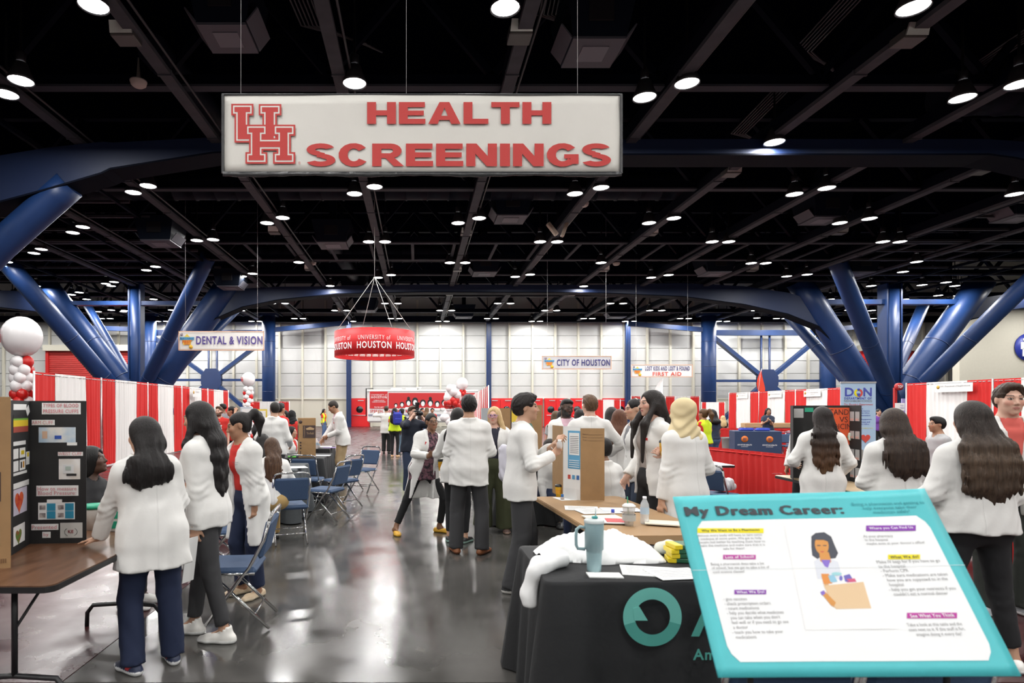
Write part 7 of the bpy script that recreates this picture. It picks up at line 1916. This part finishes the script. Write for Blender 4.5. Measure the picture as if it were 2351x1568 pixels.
letters('Physician Assistant\nTexas School', .03, GREYP, k['body'], tuple(k['T'](.35, .085, .162)), tuple(k['lat']), tuple(k['up']), width=.085, height=.03, res=1)
person('seated woman with black bob in black top behind the brown table', -2.74, 5.05, 1.66, 84, lod=0, skin='deep', sit=.45, lean=(4, 0), head=(10, -14, 0), seed=4, lf=(.1, -.42, 0), rf=(-.1, -.42, 0), lh=(.1, -.3, .78), rh=(-.1, -.32, .78),
       hair=dict(kind='long', len=.03, w=.10, c=(.006, .006, .006), t=.022, dep=.06, back=.09), wear=(T(BLACKT, sleeve=1.9, hem=.5), P_(BLACKT)), shoes=SN)
person('seated woman in royal blue blouse with brown hair, mostly hidden', -2.02, 6.35, 1.62, -70, lod=1, skin='tan', sit=.45, lean=(8, 0), head=(-10, 15, 0), seed=5, lf=(.1, -.42, 0), rf=(-.1, -.42, 0), lh=(.15, -.3, .8), rh=(-.1, -.3, .8), arms_bare=0,
       hair=dict(kind='long', len=.12, w=.10, c=(.07, .032, .014)), wear=(T(cloth('blouse_royal', (.02, .05, .45)), hem=.5), P_(NAVYJ)), shoes=SN)
person('seated woman with long curly brown hair in white coat, seen from behind', -1.70, 7.20, 1.60, -158, lod=1, skin='light', sit=.45, lean=(12, 0), head=(12, 14, 0), seed=6, lf=(.1, -.4, 0), rf=(-.1, -.4, 0), lh=(.15, -.32, .8), rh=(-.15, -.32, .8),
       hair=dict(kind='curly', len=.30, w=.085, c=(.045, .02, .011), c2=(.10, .05, .025), dep=.045, back=.14), wear=(C(None, None), P_(cloth('skirt_tan', (.45, .30, .12)))), shoes=dict(BLS))
person('seated woman with dark hair behind the curly haired woman', PX(607, 8.0), 8.0, 1.62, -150, lod=2, skin='tan', sit=.45, lean=(8, 0), head=(0, 10, 0), seed=7, lf=(.1, -.4, 0), rf=(-.1, -.4, 0), hair=dict(kind='long', len=.15, w=.1, c=BLK), wear=(C(None, None), P_(BLACKT)), shoes=BLS)
person('man with receding black hair in white coat, seen from behind', PX(628, 10.1), 10.1, 1.725, 172, 'm', lod=1, skin='light', head=(35, 4, 0), seed=8, beard=(.03, .02, .016), hair=dict(kind='buzz', c=(.02, .016, .014), t=.004), wear=(C(.85, None), P_(GREYT, 'straight')), shoes=BLS, lh=dict(p=(.2, -.22, 1.05)), rh=dict(p=(-.2, -.25, 1.0)))
k = person('man in white coat, pink shirt and khaki trousers looking down at the table', PX(783, 12.6), 12.9, 1.80, -72, 'm', lod=1, skin='tan', lean=(12, 0), neckfwd=.04, head=(0, 32, 0), seed=9, fat=1.12, hair=dict(kind='buzz', c=(.03, .022, .018), t=.007), wear=(C(.84, V1), T(PINKS, under=1, collar=True), P_(cloth('chino_khaki', (.36, .26, .14)), 'straight')),
       shoes=BLS, lh=dict(p=(.06, -.34, 1.03), curl=.8), rh=dict(p=(-.1, -.48, .84)))
badge(k, .09, .36, f=.13)
# --- red shirts around the left booth
k = person('bearded man in red printed tee facing the aisle', PX(503, 14), 14.0, 1.66, 12, 'm', lod=1, skin='fair', head=(-20, 0, 0), seed=10, beard=(.10, .055, .035), arms_bare=0, hair=dict(kind='short', c=(.09, .05, .03), t=.006), wear=(T(REDT, hem=.86, sleeve=.7), P_(BLACKT, 'straight')), shoes=BLS)
uh_logo(k['body'], k['T'](.34, 0, .155), .17, k['lat'], k['up'], k['fwd'], [(10, 1)]); letters('NURSING', .05, white, k['body'], tuple(k['T'](.15, 0, .15)), tuple(k['lat']), tuple(k['up']), width=.2, height=.06, bold=.004, res=1)
person('man in red tee with tied black hair raising an arm', PX(532, 14.3), 14.4, 1.66, -75, 'm', lod=1, skin='tan', head=(0, 4, 0), seed=11, arms_bare=0, glasses=dict(), hair=dict(kind='bun', c=BLK, p=(0, .13, .03)), lh=dict(p=(.22, .06, 1.56), d=(-.5, .3, .5), pole=(1, .2, .3)), wear=(T(REDT, hem=.86, sleeve=.7), P_(BLACKT, 'straight')), shoes=BLS)
person('person in red tee holding the orange edged board', PX(468, 15.0), 15.3, 1.63, 30, 'm', lod=2, skin='tan', seed=12, arms_bare=0, hair=dict(kind='short', c=BLK), wear=(T(REDT, hem=.86), P_(BLACKT)), shoes=BLS)
person('dark haired man behind the bearded red shirt man', PX(512, 16.5), 16.6, 1.74, -100, 'm', lod=2, skin='brown', seed=13, hair=dict(kind='fade', c=BLK), wear=(T(cloth('tee_grey', (.22, .22, .24)), hem=.86), P_(BLACKT)), shoes=BLS, arms_bare=0)
person('man in red tee behind the bald man in white coat', PX(638, 12.2), 12.3, 1.72, 150, 'm', lod=2, skin='tan', seed=14, hair=dict(kind='short', c=BLK), wear=(T(REDT, hem=.86), P_(BLACKT)), shoes=BLS, arms_bare=0)
person('dark haired woman in profile left of the bald man', PX(588, 13), 13.2, 1.55, -60, lod=2, skin='fair', seed=15, hair=dict(kind='long', len=.1, c=BLK), wear=(T(cloth('tee_black', (.012, .012, .014)), hem=.86), P_(BLACKT)), shoes=BLS, arms_bare=0)
person('young woman with dark hair facing the camera near the striped screen', PX(651, 15), 15.2, 1.56, -15, lod=2, skin='tan', seed=16, hair=dict(kind='long', len=.1, c=BLK), wear=(T(REDT, hem=.86), P_(BLACKT)), shoes=BLS, arms_bare=0)
person('person with black headscarf and long black vest over red', PX(667, 14.5), 14.6, 1.56, 160, lod=2, skin='tan', seed=17, wear=(T(REDT, hem=.86, sleeve=1.9), dict(kind='hijab', name='headscarf', mat=cloth('scarf_black', (.010, .010, .012))), dict(kind='skirt', name='skirt', hem=.3, mat=BLACKT)), shoes=BLS)
person('seated girl with black hair in red lanyard facing right', PX(664, 12.0), 12.1, 1.55, 75, lod=2, skin='light', sit=.45, seed=18, lf=(.1, -.4, 0), rf=(-.1, -.4, 0), hair=dict(kind='long', len=.14, c=BLK), wear=(C(None, V0), T(REDT, under=1), P_(BLACKT)), shoes=BLS)
# --- hi-vis group in the aisle
HV = cloth('vest_hivis', (.62, .80, .02)); JEANL = cloth('denim_light', (.22, .32, .45)); JEAN = cloth('denim_mid', (.06, .11, .22))
person('far woman in yellow safety vest and jeans near the red door', PX(743, 33), 33, 1.58, 65, lod=3, skin='tan', seed=20, arms_bare=0, hair=dict(kind='long', len=.08, c=BLK), wear=(T(REDT, hem=.9), dict(kind='vest', name='safety_vest', mat=HV, hem=.82, open=V2), P_(JEAN, 'jeans')), shoes=SN)
person('woman in orange tee, yellow vest and blue backpack standing in the aisle', PX(906, 20.2), 20.2, 1.63, 165, lod=1, skin='deep', seed=21, arms_bare=0, fat=1.15, hair=dict(kind='long', len=.26, w=.11, c=(.012, .008, .007)), wear=(T(cloth('tee_orange', (.62, .08, .02)), hem=.9), dict(kind='vest', name='safety_vest', mat=HV, hem=.86), P_(BLACKT, 'legging')), shoes=dict(c=(.62, .36, .18), cs=(.66, .45, .28), m='a'))
t = thing('backpack', 'royal blue backpack on the woman in the yellow vest', 'backpack', (PX(913, 20.0), 19.93, 1.28), R(10))
BPM = cloth('pack_blue', (.03, .04, .34)); MB().box((0, 0, 0), (.30, .16, .42), None, .06).build('body', BPM, t); MB().box((0, -.1, -.08), (.22, .06, .18), None, .025).build('pocket', BPM, t)
for sx in (-.1, .1): MB().tube([(sx, .08, .18), (sx, .16, .24), (sx, .22, .16), (sx, .16, -.1)], .016, 6).build('strap', BPM, t)
person('person in yellow vest and light jeans beside the blue backpack', PX(921, 21), 21.2, 1.60, 150, lod=2, skin='deep', seed=22, arms_bare=0, hair=dict(kind='short', c=BLK, t=.02), wear=(T(cloth('tee_black'), hem=.9), dict(kind='vest', name='safety_vest', mat=HV, hem=.82), P_(JEANL, 'jeans')), shoes=dict(c=(.02, .02, .02), cs=(.6, .6, .6), m='a'))
person('person in long white coat pointing at the clinic bus', PX(886, 21.6), 21.8, 1.70, 170, 'm', lod=2, skin='tan', seed=23, hair=dict(kind='buzz', c=(.05, .03, .02)), lh=dict(p=(.38, -.2, 1.45), curl=.2), wear=(C(.72, None), P_(BLACKT, 'straight')), shoes=BLS)
person('far woman in pink plaid shirt behind the photographer', PX(980, 25), 25.3, 1.66, 160, lod=3, skin='tan', seed=24, hair=dict(kind='long', len=.12, c=(.14, .08, .04)), wear=(T(cloth('shirt_plaid', (.42, .14, .16), col2=(.55, .40, .40), vscale=30), hem=.85, sleeve=1.9), P_(JEAN)), shoes=SN)
for (u, Y_, c, lab, fc) in ((968, 27, (.02, .02, .025), 'far person in black with yellow vest near the photographer', 40), (992, 28, (.58, .03, .02), 'far person in red behind the woman in yellow flats', 10)):
    person(lab, PX(u, Y_), Y_, 1.62, fc, 'm', lod=3, skin='tan', seed=u, hair=dict(kind='short', c=BLK), wear=(T(cloth('far_%d' % u, c), hem=.85), P_(BLACKT)), shoes=BLS, arms_bare=0)
# --- photographer
k = person('photographer in dark navy jacket holding a camera to the eye', PX(944, 11.4), 11.5, 1.66, 22, 'm', lod=1, skin='fair', lean=(4, 0), head=(8, 4, 0), seed=25, hair=dict(kind='short', c=(.07, .035, .02), t=.006), arms_bare=0,
       rh=dict(p=(-.06, -.22, 1.47), d=(.35, -.2, .7), curl=.7, pole=(-.7, .1, -.8)), lh=dict(p=(.12, -.24, 1.45), d=(-.3, -.2, .6), curl=.7, pole=(.7, .1, -.8)), wear=(T(cloth('jacket_navy', (.012, .016, .030)), 'jacket', e=.018, hem=.80, sleeve=1.45, collar=True), P_(cloth('denim_dark', (.018, .03, .065)), 'straight')), shoes=BLS)
cp = k['hc'] + k['R'] @ np.array([.01, -.17, -.005]); t = thing('camera_body', 'black camera with flash held by the photographer', 'camera', (0, 0, 0)); t.location = Matrix.Rotation(R(22), 3, 'Z') @ Vector(cp) + Vector((k['body'].location.x, k['body'].location.y, 0)); t.rotation_euler = (0, 0, R(30))
MB().box((0, 0, 0), (.14, .06, .10), None, .014).build('body', INK, t); MB().lathe([(.038, 0), (.038, .05), (.042, .06), (.042, .11), (.001, .11)], 16, (0, -.03, -.005), (0, -1, 0)).build('lens', M('lens_black', (.012, .012, .014), .25), t); MB().box((0, .01, .075), (.05, .05, .05), None, .008).build('hump', INK, t); f_ = MB().box((0, .01, .15), (.07, .05, .10), None, .01).build('flash', INK, t); MB().box((0, -.03, .17), (.06, .02, .05), None, .006).build('flash_head', M('lens_black'), f_)
# --- centre group
k = person('woman in glasses, floral blouse, black trousers and mustard flats, stepping right', .06, 7.90, 1.60, 22, lod=0, skin='brown', lean=(4, 9), head=(-4, 2, -4), seed=26, fat=1.08, pel=(0.03, 0),
       rh=dict(w=(PX(985, 7.6), 7.58, PZ(1047, 7.6)), dw=(.75, -.2, .5), nw=(.3, -.9, 0), curl=.12, spread=.22, polew=(-1, .2, -.6)), lh=dict(w=(PX(1018, 7.7), 7.72, PZ(1062, 7.7)), curl=.8, dw=(-.2, -.6, -.3)), lf=(.24, -.03, 45), rf=(-.33, .08, -10), glasses=dict(n='gold', c=(.12, .08, .05), r=(.027, .023)),
       hair=dict(kind='back', c=(.012, .011, .011), t=.006), wear=(C(.46, V2, flare=1.12, slant=.04), T(cloth('blouse_floral', (.014, .011, .016), col2=(.22, .10, .13), vscale=34), under=1, hem=.70, e=.012), P_(BLACKT, 'legging', cuff=.13)), shoes=dict(c=(.62, .33, .02), cs=(.62, .33, .02), style='flat', m='d'))
badge(k, -.10, .38, (.6, .06, .06), .02, .035); badge(k, .10, .37, (.5, .35, .10), .03, .03)
def cup(label, X, Y, Z, k_=1.0):
    t = thing('paper_cup', label, 'cup', (X, Y, Z)); MB().lathe([(.026 * k_, 0), (.036 * k_, .10 * k_), (.036 * k_, .105 * k_)], 16).build('cup', M('cup_yellow', (.74, .42, .02), .5), t); MB().lathe([(.039 * k_, .10 * k_), (.039 * k_, .112 * k_), (.03 * k_, .122 * k_), (.001, .123 * k_)], 16, cap=False).build('lid', M('cup_lid_black', (.02, .02, .02), .4), t)
    MB().lathe([(.0305 * k_, .035 * k_), (.0355 * k_, .075 * k_)], 16, cap=False).build('print', M('cup_print', (.66, .30, .02), .5), t); return t
cup('yellow paper cup with black lid held by the woman in floral blouse', PX(1013, 7.6), 7.58, PZ(1080, 7.6), 1.15)
person('black haired woman in white coat and black leggings behind the man in grey trousers', PX(1046, 7.35), 7.38, 1.62, 168, lod=1, skin='light', head=(20, 0, 0), seed=27, lf=(.08, -.02, 8), rf=(-.12, .03, -20), hair=dict(kind='long', len=.16, w=.105, c=BLK), wear=(C(.72, None), P_(BLACKT, 'legging', cuff=.12)), shoes=dict(c=(.012, .012, .013), cs=(.35, .55, .48), m='a'), lh=dict(p=(.16, -.25, 1.05)), rh=dict(p=(-.12, -.28, 1.05)))
person('man with black hair in white coat and grey trousers, seen from behind in the aisle', PX(1080, 6.75), 6.80, 1.765, 176, 'm', lod=0, skin='tan', head=(4, 6, 0), seed=28, lf=(.155, -.02, 14), rf=(-.13, .02, -28), hair=dict(kind='short', c=BLK, t=.014), wear=(C(.765, None, flare=1.0), P_(GREYT, 'straight', cuff=.05)), shoes=dict(c=(.20, .065, .02), cs=(.12, .04, .015), style='dress', m='a'), lh=dict(p=(.14, -.26, 1.08), pole=(.5, .6, -.5)), rh=dict(p=(-.14, -.26, 1.08), pole=(-.5, .6, -.5)))
k = person('blond woman in rainbow glasses, white coat and olive trousers', PX(1137, 8.0), 8.05, 1.635, -14, lod=1, skin='fair', head=(-6, 4, 0), seed=29, fat=1.05, hair=dict(kind='curly', len=.14, w=.1, c=(.50, .32, .14), c2=(.62, .45, .24), locks=((.13, .15, .04),)), glasses=dict(n='violet', c=(.25, .12, .45), r=(.027, .021), t=.003), lf=(.15, -.02, 10), rf=(-.16, .02, -15),
       wear=(C(.62, V2), T(cloth('blouse_dark', (.02, .02, .035)), under=1), P_(cloth('olive', (.055, .062, .028)), 'wide', cuff=.06)), shoes=dict(c=(.10, .06, .05), cs=(.30, .20, .15), m='a'), rh=dict(p=(-.18, -.25, 1.06)), lh=dict(p=(.33, -.28, 1.06), curl=.3))
heap('draped_coat', 'pale lilac white coat hung over the arm of the blond woman', 'coat', (PX(1155, 7.75), 7.72, 0), [seg((0, 0, 1.12), (.01, 0, .75), .045, .06, (1, 0, 0), 1.2, k=.04), seg((.01, 0, .75), (.04, 0, .66), .055, .03, k=.04)], M('cotton_lilac', (.66, .65, .74), .85), .012, .014)
k = person('dark haired man in green shirt and white coat talking at the kraft table', PX(1222, 5.4), 5.42, 1.745, 88, 'm', lod=0, skin='light', lean=(3, 0), head=(-6, 0, 0), seed=30, lf=(.10, .02, 5), rf=(-.09, .19, -5), hair=dict(kind='short', c=(.014, .010, .009), t=.018, fringe=1), lip=(.40, .12, .10),
       rh=dict(w=(PX(1268, 5.3), 5.26, 1.22), dw=(.5, .1, .55), nw=(0, .6, .4), curl=.75, polew=(-.3, -.6, -1)), lh=dict(w=(PX(1272, 5.45), 5.40, 1.30), dw=(.2, -.5, .6), nw=(.6, -.3, 0), curl=.8, polew=(-.3, .6, -1)), wear=(C(.815, V0), T(GREENS, under=1, collar=True, neck=.072), P_(GREYT, 'straight', cuff=.04)), shoes=dict(c=(.016, .016, .017), cs=(.72, .70, .66), m='a', sole=.03))
t = thing('jar', 'small clear jar held by the man in green shirt', 'jar', (PX(1281, 5.3), 5.24, 1.275)); MB().lathe([(.022, 0), (.026, .02), (.024, .05), (.014, .06)], 14).build('body', M('bottle_clear'), t); MB().lathe([(.016, .06), (.016, .075), (.001, .076)], 12, cap=False).build('lid', M('cup_lid'), t)
cup('yellow paper cup on the table behind the man in green shirt', PX(1283, 5.95), 5.95, .754, 1.0)
person('child with braided hair seated behind the man in green shirt', PX(1262, 7.8), 7.85, 1.48, 40, lod=1, skin='brown', sit=.45, seed=31, lf=(.1, -.36, 0), rf=(-.1, -.36, 0), hair=dict(kind='back', c=(.015, .010, .008), t=.005), wear=(C(None, V0), T(cloth('tee_grey'), under=1), P_(NAVYJ)), shoes=SN)
k = person('bearded man in glasses, pink shirt and white coat facing the camera', PX(1303, 8.2), 8.3, 1.74, 4, 'm', lod=0, skin='deep', head=(14, 8, 8), seed=32, beard=(.008, .007, .006), glasses=dict(r=(.027, .02)), hair=dict(kind='fade', c=(.008, .007, .007)), wear=(C(.78, V1), T(PINKS, under=1, collar=True), P_(GREYT)), shoes=BLS)
letters('White Coat', .03, GREYP, k['body'], tuple(k['T'](.37, -.09, .145)), tuple(k['lat']), tuple(k['up']), width=.06, height=.014, res=1)
person('brown haired man in white coat with back to the camera beyond the kraft table', PX(1357, 7.15), 7.2, 1.775, 172, 'm', lod=0, skin='fair', head=(20, 2, 0), seed=33, hair=dict(kind='short', c=(.11, .06, .032), t=.008), wear=(C(.78, None, fat=1.05), P_(GREYT, 'straight')), shoes=BLS, lh=dict(p=(.22, -.22, 1.08), pole=(.9, .5, -.4)), rh=dict(p=(-.24, -.2, 1.06), pole=(-.9, .4, -.4)))
person('dark skinned woman in white coat seated behind the small tri-fold board', PX(1398, 6.25), 6.35, 1.68, -165, lod=0, skin='brown', sit=.45, lean=(6, 0), seed=34, head=(25, 4, 0), lf=(.1, -.4, 0), rf=(-.1, -.4, 0), hair=dict(kind='back', c=BLK), wear=(C(None, None), P_(BLACKT)), shoes=BLS)
person('woman with straight dark hair in white coat, seen from behind', PX(1406, 8.3), 8.35, 1.63, 160, lod=1, skin='tan', seed=35, head=(15, 0, 0), hair=dict(kind='long', len=.10, w=.10, c=(.014, .011, .010)), wear=(C(.75, None), P_(NAVYJ)), shoes=BLS)
person('auburn haired woman in white coat and teal skirt', PX(1428, 7.5), 7.6, 1.60, 150, lod=1, skin='fair', seed=36, head=(0, 0, 0), hair=dict(kind='long', len=.20, w=.11, c=(.085, .028, .013), c2=(.13, .05, .025)), wear=(C(.82, None), dict(kind='skirt', name='skirt', hem=.58, mat=cloth('skirt_teal', (.06, .22, .30))), P_(BLACKT, 'legging')), shoes=BLS, lh=dict(p=(.18, -.3, 1.08)), rh=dict(p=(-.18, -.3, 1.08)))
cup('yellow paper cup seen beside the auburn haired woman', PX(1447, 7.3), 7.3, PZ(1006, 7.3), 1.2)
person('woman with cream headband in white coat, looking left', PX(1472, 6.75), 6.85, 1.725, -88, lod=1, skin='light', seed=37, head=(0, 5, 0), hair=dict(kind='bun', c=BLK, t=.008, p=(0, .12, -.03)), wear=(C(.80, V0), T(cloth('tee_grey'), under=1), P_(cloth('denim_slate', (.04, .055, .09)))), shoes=BLS, lh=dict(w=(PX(1445, 6.7), 6.62, .93), curl=.6))
MB().tube([(.076 * math.cos(a), .02 * 0 + .010 - .0 * a, .115 * math.sin(a)) for a in np.linspace(0, 3.14, 12)], .008, 6).build('headband', M('headband_cream', (.72, .64, .52), .6), bpy.data.objects[[o.name for o in bpy.data.objects if o.get('label', '').startswith('woman with cream headband')][0]], tuple(Vector((0, -.02, 1.725 - .115 * .96))) if False else (0, -.035, 1.615))
k = person('tall long haired woman in open white coat and black top, looking left', PX(1506, 5.75), 5.80, 1.785, -78, lod=0, skin='fair', seed=38, head=(-4, 3, 0), lean=(1, 0), hair=dict(kind='long', len=.34, w=.088, c=(.014, .010, .009), dep=.04, locks=((.09, .36, .15), (-.10, .30, .13))), wear=(C(.80, V2), T(cloth('scrub_taupe', (.30, .26, .24)), under=1), P_(BLACKT)), shoes=SN, lip=(.5, .16, .15),
       lh=dict(w=(PX(1522, 5.5), 5.50, PZ(1046, 5.5)), curl=.8, dw=(-.4, -.3, .3)), rh=dict(p=(-.2, -.16, .95)))
badge(k, .10, .36, f=.145, w=.07, h=.022)
cup('yellow paper cup held by the tall long haired woman', PX(1525, 5.42), 5.42, PZ(1046, 5.42), 1.15)
k = person('woman in cream headscarf and white coat with back to the camera', PX(1580, 5.1), 5.15, 1.70, -158, lod=0, skin='light', seed=39, head=(14, 4, 0), fat=1.05, wear=(C(.66, None, flare=1.05), dict(kind='hijab', name='headscarf', mat=cloth('scarf_cream', (.66, .54, .32))), P_(cloth('trouser_cream', (.60, .54, .44)), 'straight')), shoes=SN, lh=dict(p=(.24, -.03, .80)), rh=dict(p=(-.2, -.2, .98)))
# --- small figures behind the centre
for (u, Y_, h_, fc, lab, hr, cm, sk_) in ((1276, 12, 1.56, 165, 'woman in grey tee with curly brown hair behind the bearded man', dict(kind='curly', len=.06, c=(.10, .06, .03)), cloth('tee_lightgrey', (.42, .42, .43)), 'light'),
      (1290, 11.2, 1.58, 100, 'dark haired woman half hidden by the bearded man', dict(kind='long', len=.08, c=BLK), cloth('tee_black'), 'tan'), (1331, 10.5, 1.6, 175, 'black haired woman between the bearded man and the brown haired man', dict(kind='long', len=.06, c=BLK), cloth('tee_black'), 'light'),
      (1455, 12, 1.6, 190, 'person in navy shirt behind the headband woman', dict(kind='short', c=BLK), cloth('shirt_navy', (.02, .03, .06)), 'brown'), (1618, 13, 1.60, -150, 'woman in red tee and yellow vest with brown hair behind the headscarf woman', dict(kind='pony', c=(.10, .05, .02)), REDT, 'tan'),
      (1637, 15, 1.58, -170, 'person with black hair in navy right of the yellow vest woman', dict(kind='long', len=.05, c=BLK), cloth('shirt_navy'), 'brown'), (1660, 24, 1.30, 160, 'far blond person seated behind the low red drape', dict(kind='long', len=.25, c=(.55, .40, .20)), cloth('tee_black'), 'fair')):
    wr_ = [T(cm, hem=.85), P_(JEAN)]
    if u == 1618: wr_.append(dict(kind='vest', name='safety_vest', mat=HV, hem=.86, open=V2))
    person(lab, PX(u, Y_), Y_, h_, fc, lod=2, skin=sk_, seed=u, hair=hr, wear=wr_, shoes=BLS, arms_bare=0)
# --- right group
OMB = [(.75, (.16, .085, .040)), (1.10, (.075, .036, .018)), (1.32, (.018, .011, .009)), (1.7, (.012, .008, .008))]
person('woman with long brown tipped hair in white coat before the black board', PX(1888, 6.35), 6.35, 1.63, 158, lod=0, skin='light', seed=50, head=(12, 0, 0), hair=dict(kind='long', len=.40, w=.098, c=DBR, ramp=OMB, locks=((-.15, .42, .02),)), wear=(C(.70, None, flare=.98), P_(NAVYJ)), shoes=SN, lh=dict(p=(.2, -.22, 1.02)), rh=dict(p=(-.16, -.16, .90), pole=(-.8, .6, -.3)))
k = person('woman drinking from a clear cup behind the long haired woman', PX(1851, 8.3), 8.3, 1.55, -60, lod=1, skin='tan', seed=51, head=(0, -4, 0), hair=dict(kind='back', c=BLK), wear=(C(.75, V1), T(BLACKT, under=1), P_(BLACKT)), shoes=SN, lh=dict(w=(PX(1828, 7.95), 7.98, 1.36), dw=(.1, -.1, 1), curl=.8, polew=(-.3, -.6, -1)), rh=dict(p=(-.2, -.1, .8)))
t = thing('plastic_cup', 'clear plastic cup raised by the drinking woman', 'cup', (PX(1838, 7.9), 7.9, 1.42)); t.rotation_euler = (0, R(35), 0); MB().lathe([(.03, 0), (.042, .12)], 16).build('cup', M('cup_clear'), t); MB().lathe([(.0385, .05), (.0405, .08)], 16, cap=False).build('print', M('cup_print2', (.4, .3, .5), .4), t)
person('woman with dark brown hair in white coat between black board and poster', PX(2060, 4.75), 4.75, 1.61, 168, lod=0, skin='light', seed=52, head=(-14, 10, 0), lean=(4, 0), hair=dict(kind='long', len=.26, w=.118, c=(.020, .012, .009), c2=(.045, .027, .018), sway=-.03, locks=((-.14, .12, .02),)), wear=(C(.70, None), P_(BLACKT)), shoes=SN, lh=dict(p=(.13, -.26, 1.0), pole=(.5, .6, -.8)), rh=dict(p=(-.13, -.26, 1.0), pole=(-.5, .6, -.8)))
RB = [(.95, (.020, .013, .010)), (1.12, (.05, .031, .020)), (1.32, (.085, .055, .036)), (1.48, (.028, .019, .015)), (1.66, (.020, .014, .012))]
person('woman with long highlighted brown hair in white coat and black trousers at the right', PX(2238, 3.75), 3.80, 1.66, 174, lod=0, skin='light', seed=53, fat=1.18, head=(-4, 3, 0), hair=dict(kind='long', len=.34, w=.135, c=(.03, .02, .015), ramp=RB, locks=((-.17, .05, -.02),)), wear=(C(.85, None, fat=1.08, flare=1.05), P_(BLACKT, 'slim', cuff=.14, fat=1.1)), shoes=dict(c=(.74, .72, .69), cs=(.8, .8, .8), m='a'),
       lf=(.13, -.05, 5), rf=(-.26, .0, -12), lh=dict(p=(.20, -.25, 1.0), pole=(.45, .5, -.8)), rh=dict(p=(-.20, -.25, 1.02), pole=(-.6, .5, -.8)))
k = person('young man in coral polo and white coat at the right picture edge', PX(2322, 4.75), 4.80, 1.81, -16, 'm', lod=0, skin='fair', seed=54, head=(-4, 2, 0), hair=dict(kind='short', c=(.040, .022, .014), t=.010), wear=(C(.80, V3), T(cloth('polo_coral', (.62, .11, .09)), under=1, collar=True), P_(cloth('trouser_dark', (.03, .035, .03)), 'straight')), shoes=dict(c=(.30, .31, .33), cs=(.8, .8, .8), m='a'), rf=(-.13, -.05, -50), lf=(.12, .02, 20), lip=(.45, .18, .15))
badge(k, .10, .37, (.58, .05, .05), .075, .024, f=.15)
person('seated person in grey behind the young man in coral polo', PX(2184, 9), 9.2, 1.70, -100, 'm', lod=2, skin='tan', sit=.62, seed=55, lf=(.1, -.4, 0), rf=(-.1, -.4, 0), hair=dict(kind='short', c=BLK), wear=(T(cloth('tee_lightgrey'), hem=.6, sleeve=1.9), P_(JEAN)), shoes=BLS)
k = person('woman in navy polo clasping hands behind the navy table', PX(1761, 20.4), 20.35, 1.62, -14, lod=1, skin='tan', seed=56, arms_bare=0, hair=dict(kind='long', len=.04, w=.09, c=BLK), lh=dict(p=(-.02, -.30, 1.22), d=(-.6, -.3, .5), curl=.4), rh=dict(p=(-.10, -.30, 1.2), d=(0, -.3, .8), curl=.3), wear=(T(cloth('polo_navy', (.022, .032, .060)), hem=.80, collar=True), P_(cloth('trouser_navy', (.018, .025, .05)))), shoes=BLS)
person('person in purple shirt with lanyard beside the light blue banner', PX(2016, 22), 22, 1.58, -8, lod=2, skin='light', seed=57, arms_bare=0, hair=dict(kind='back', c=BLK), wear=(T(cloth('shirt_purple', (.16, .05, .32)), hem=.8), P_(BLACKT)), shoes=BLS)

bpy.data.scenes.remove(_TS)
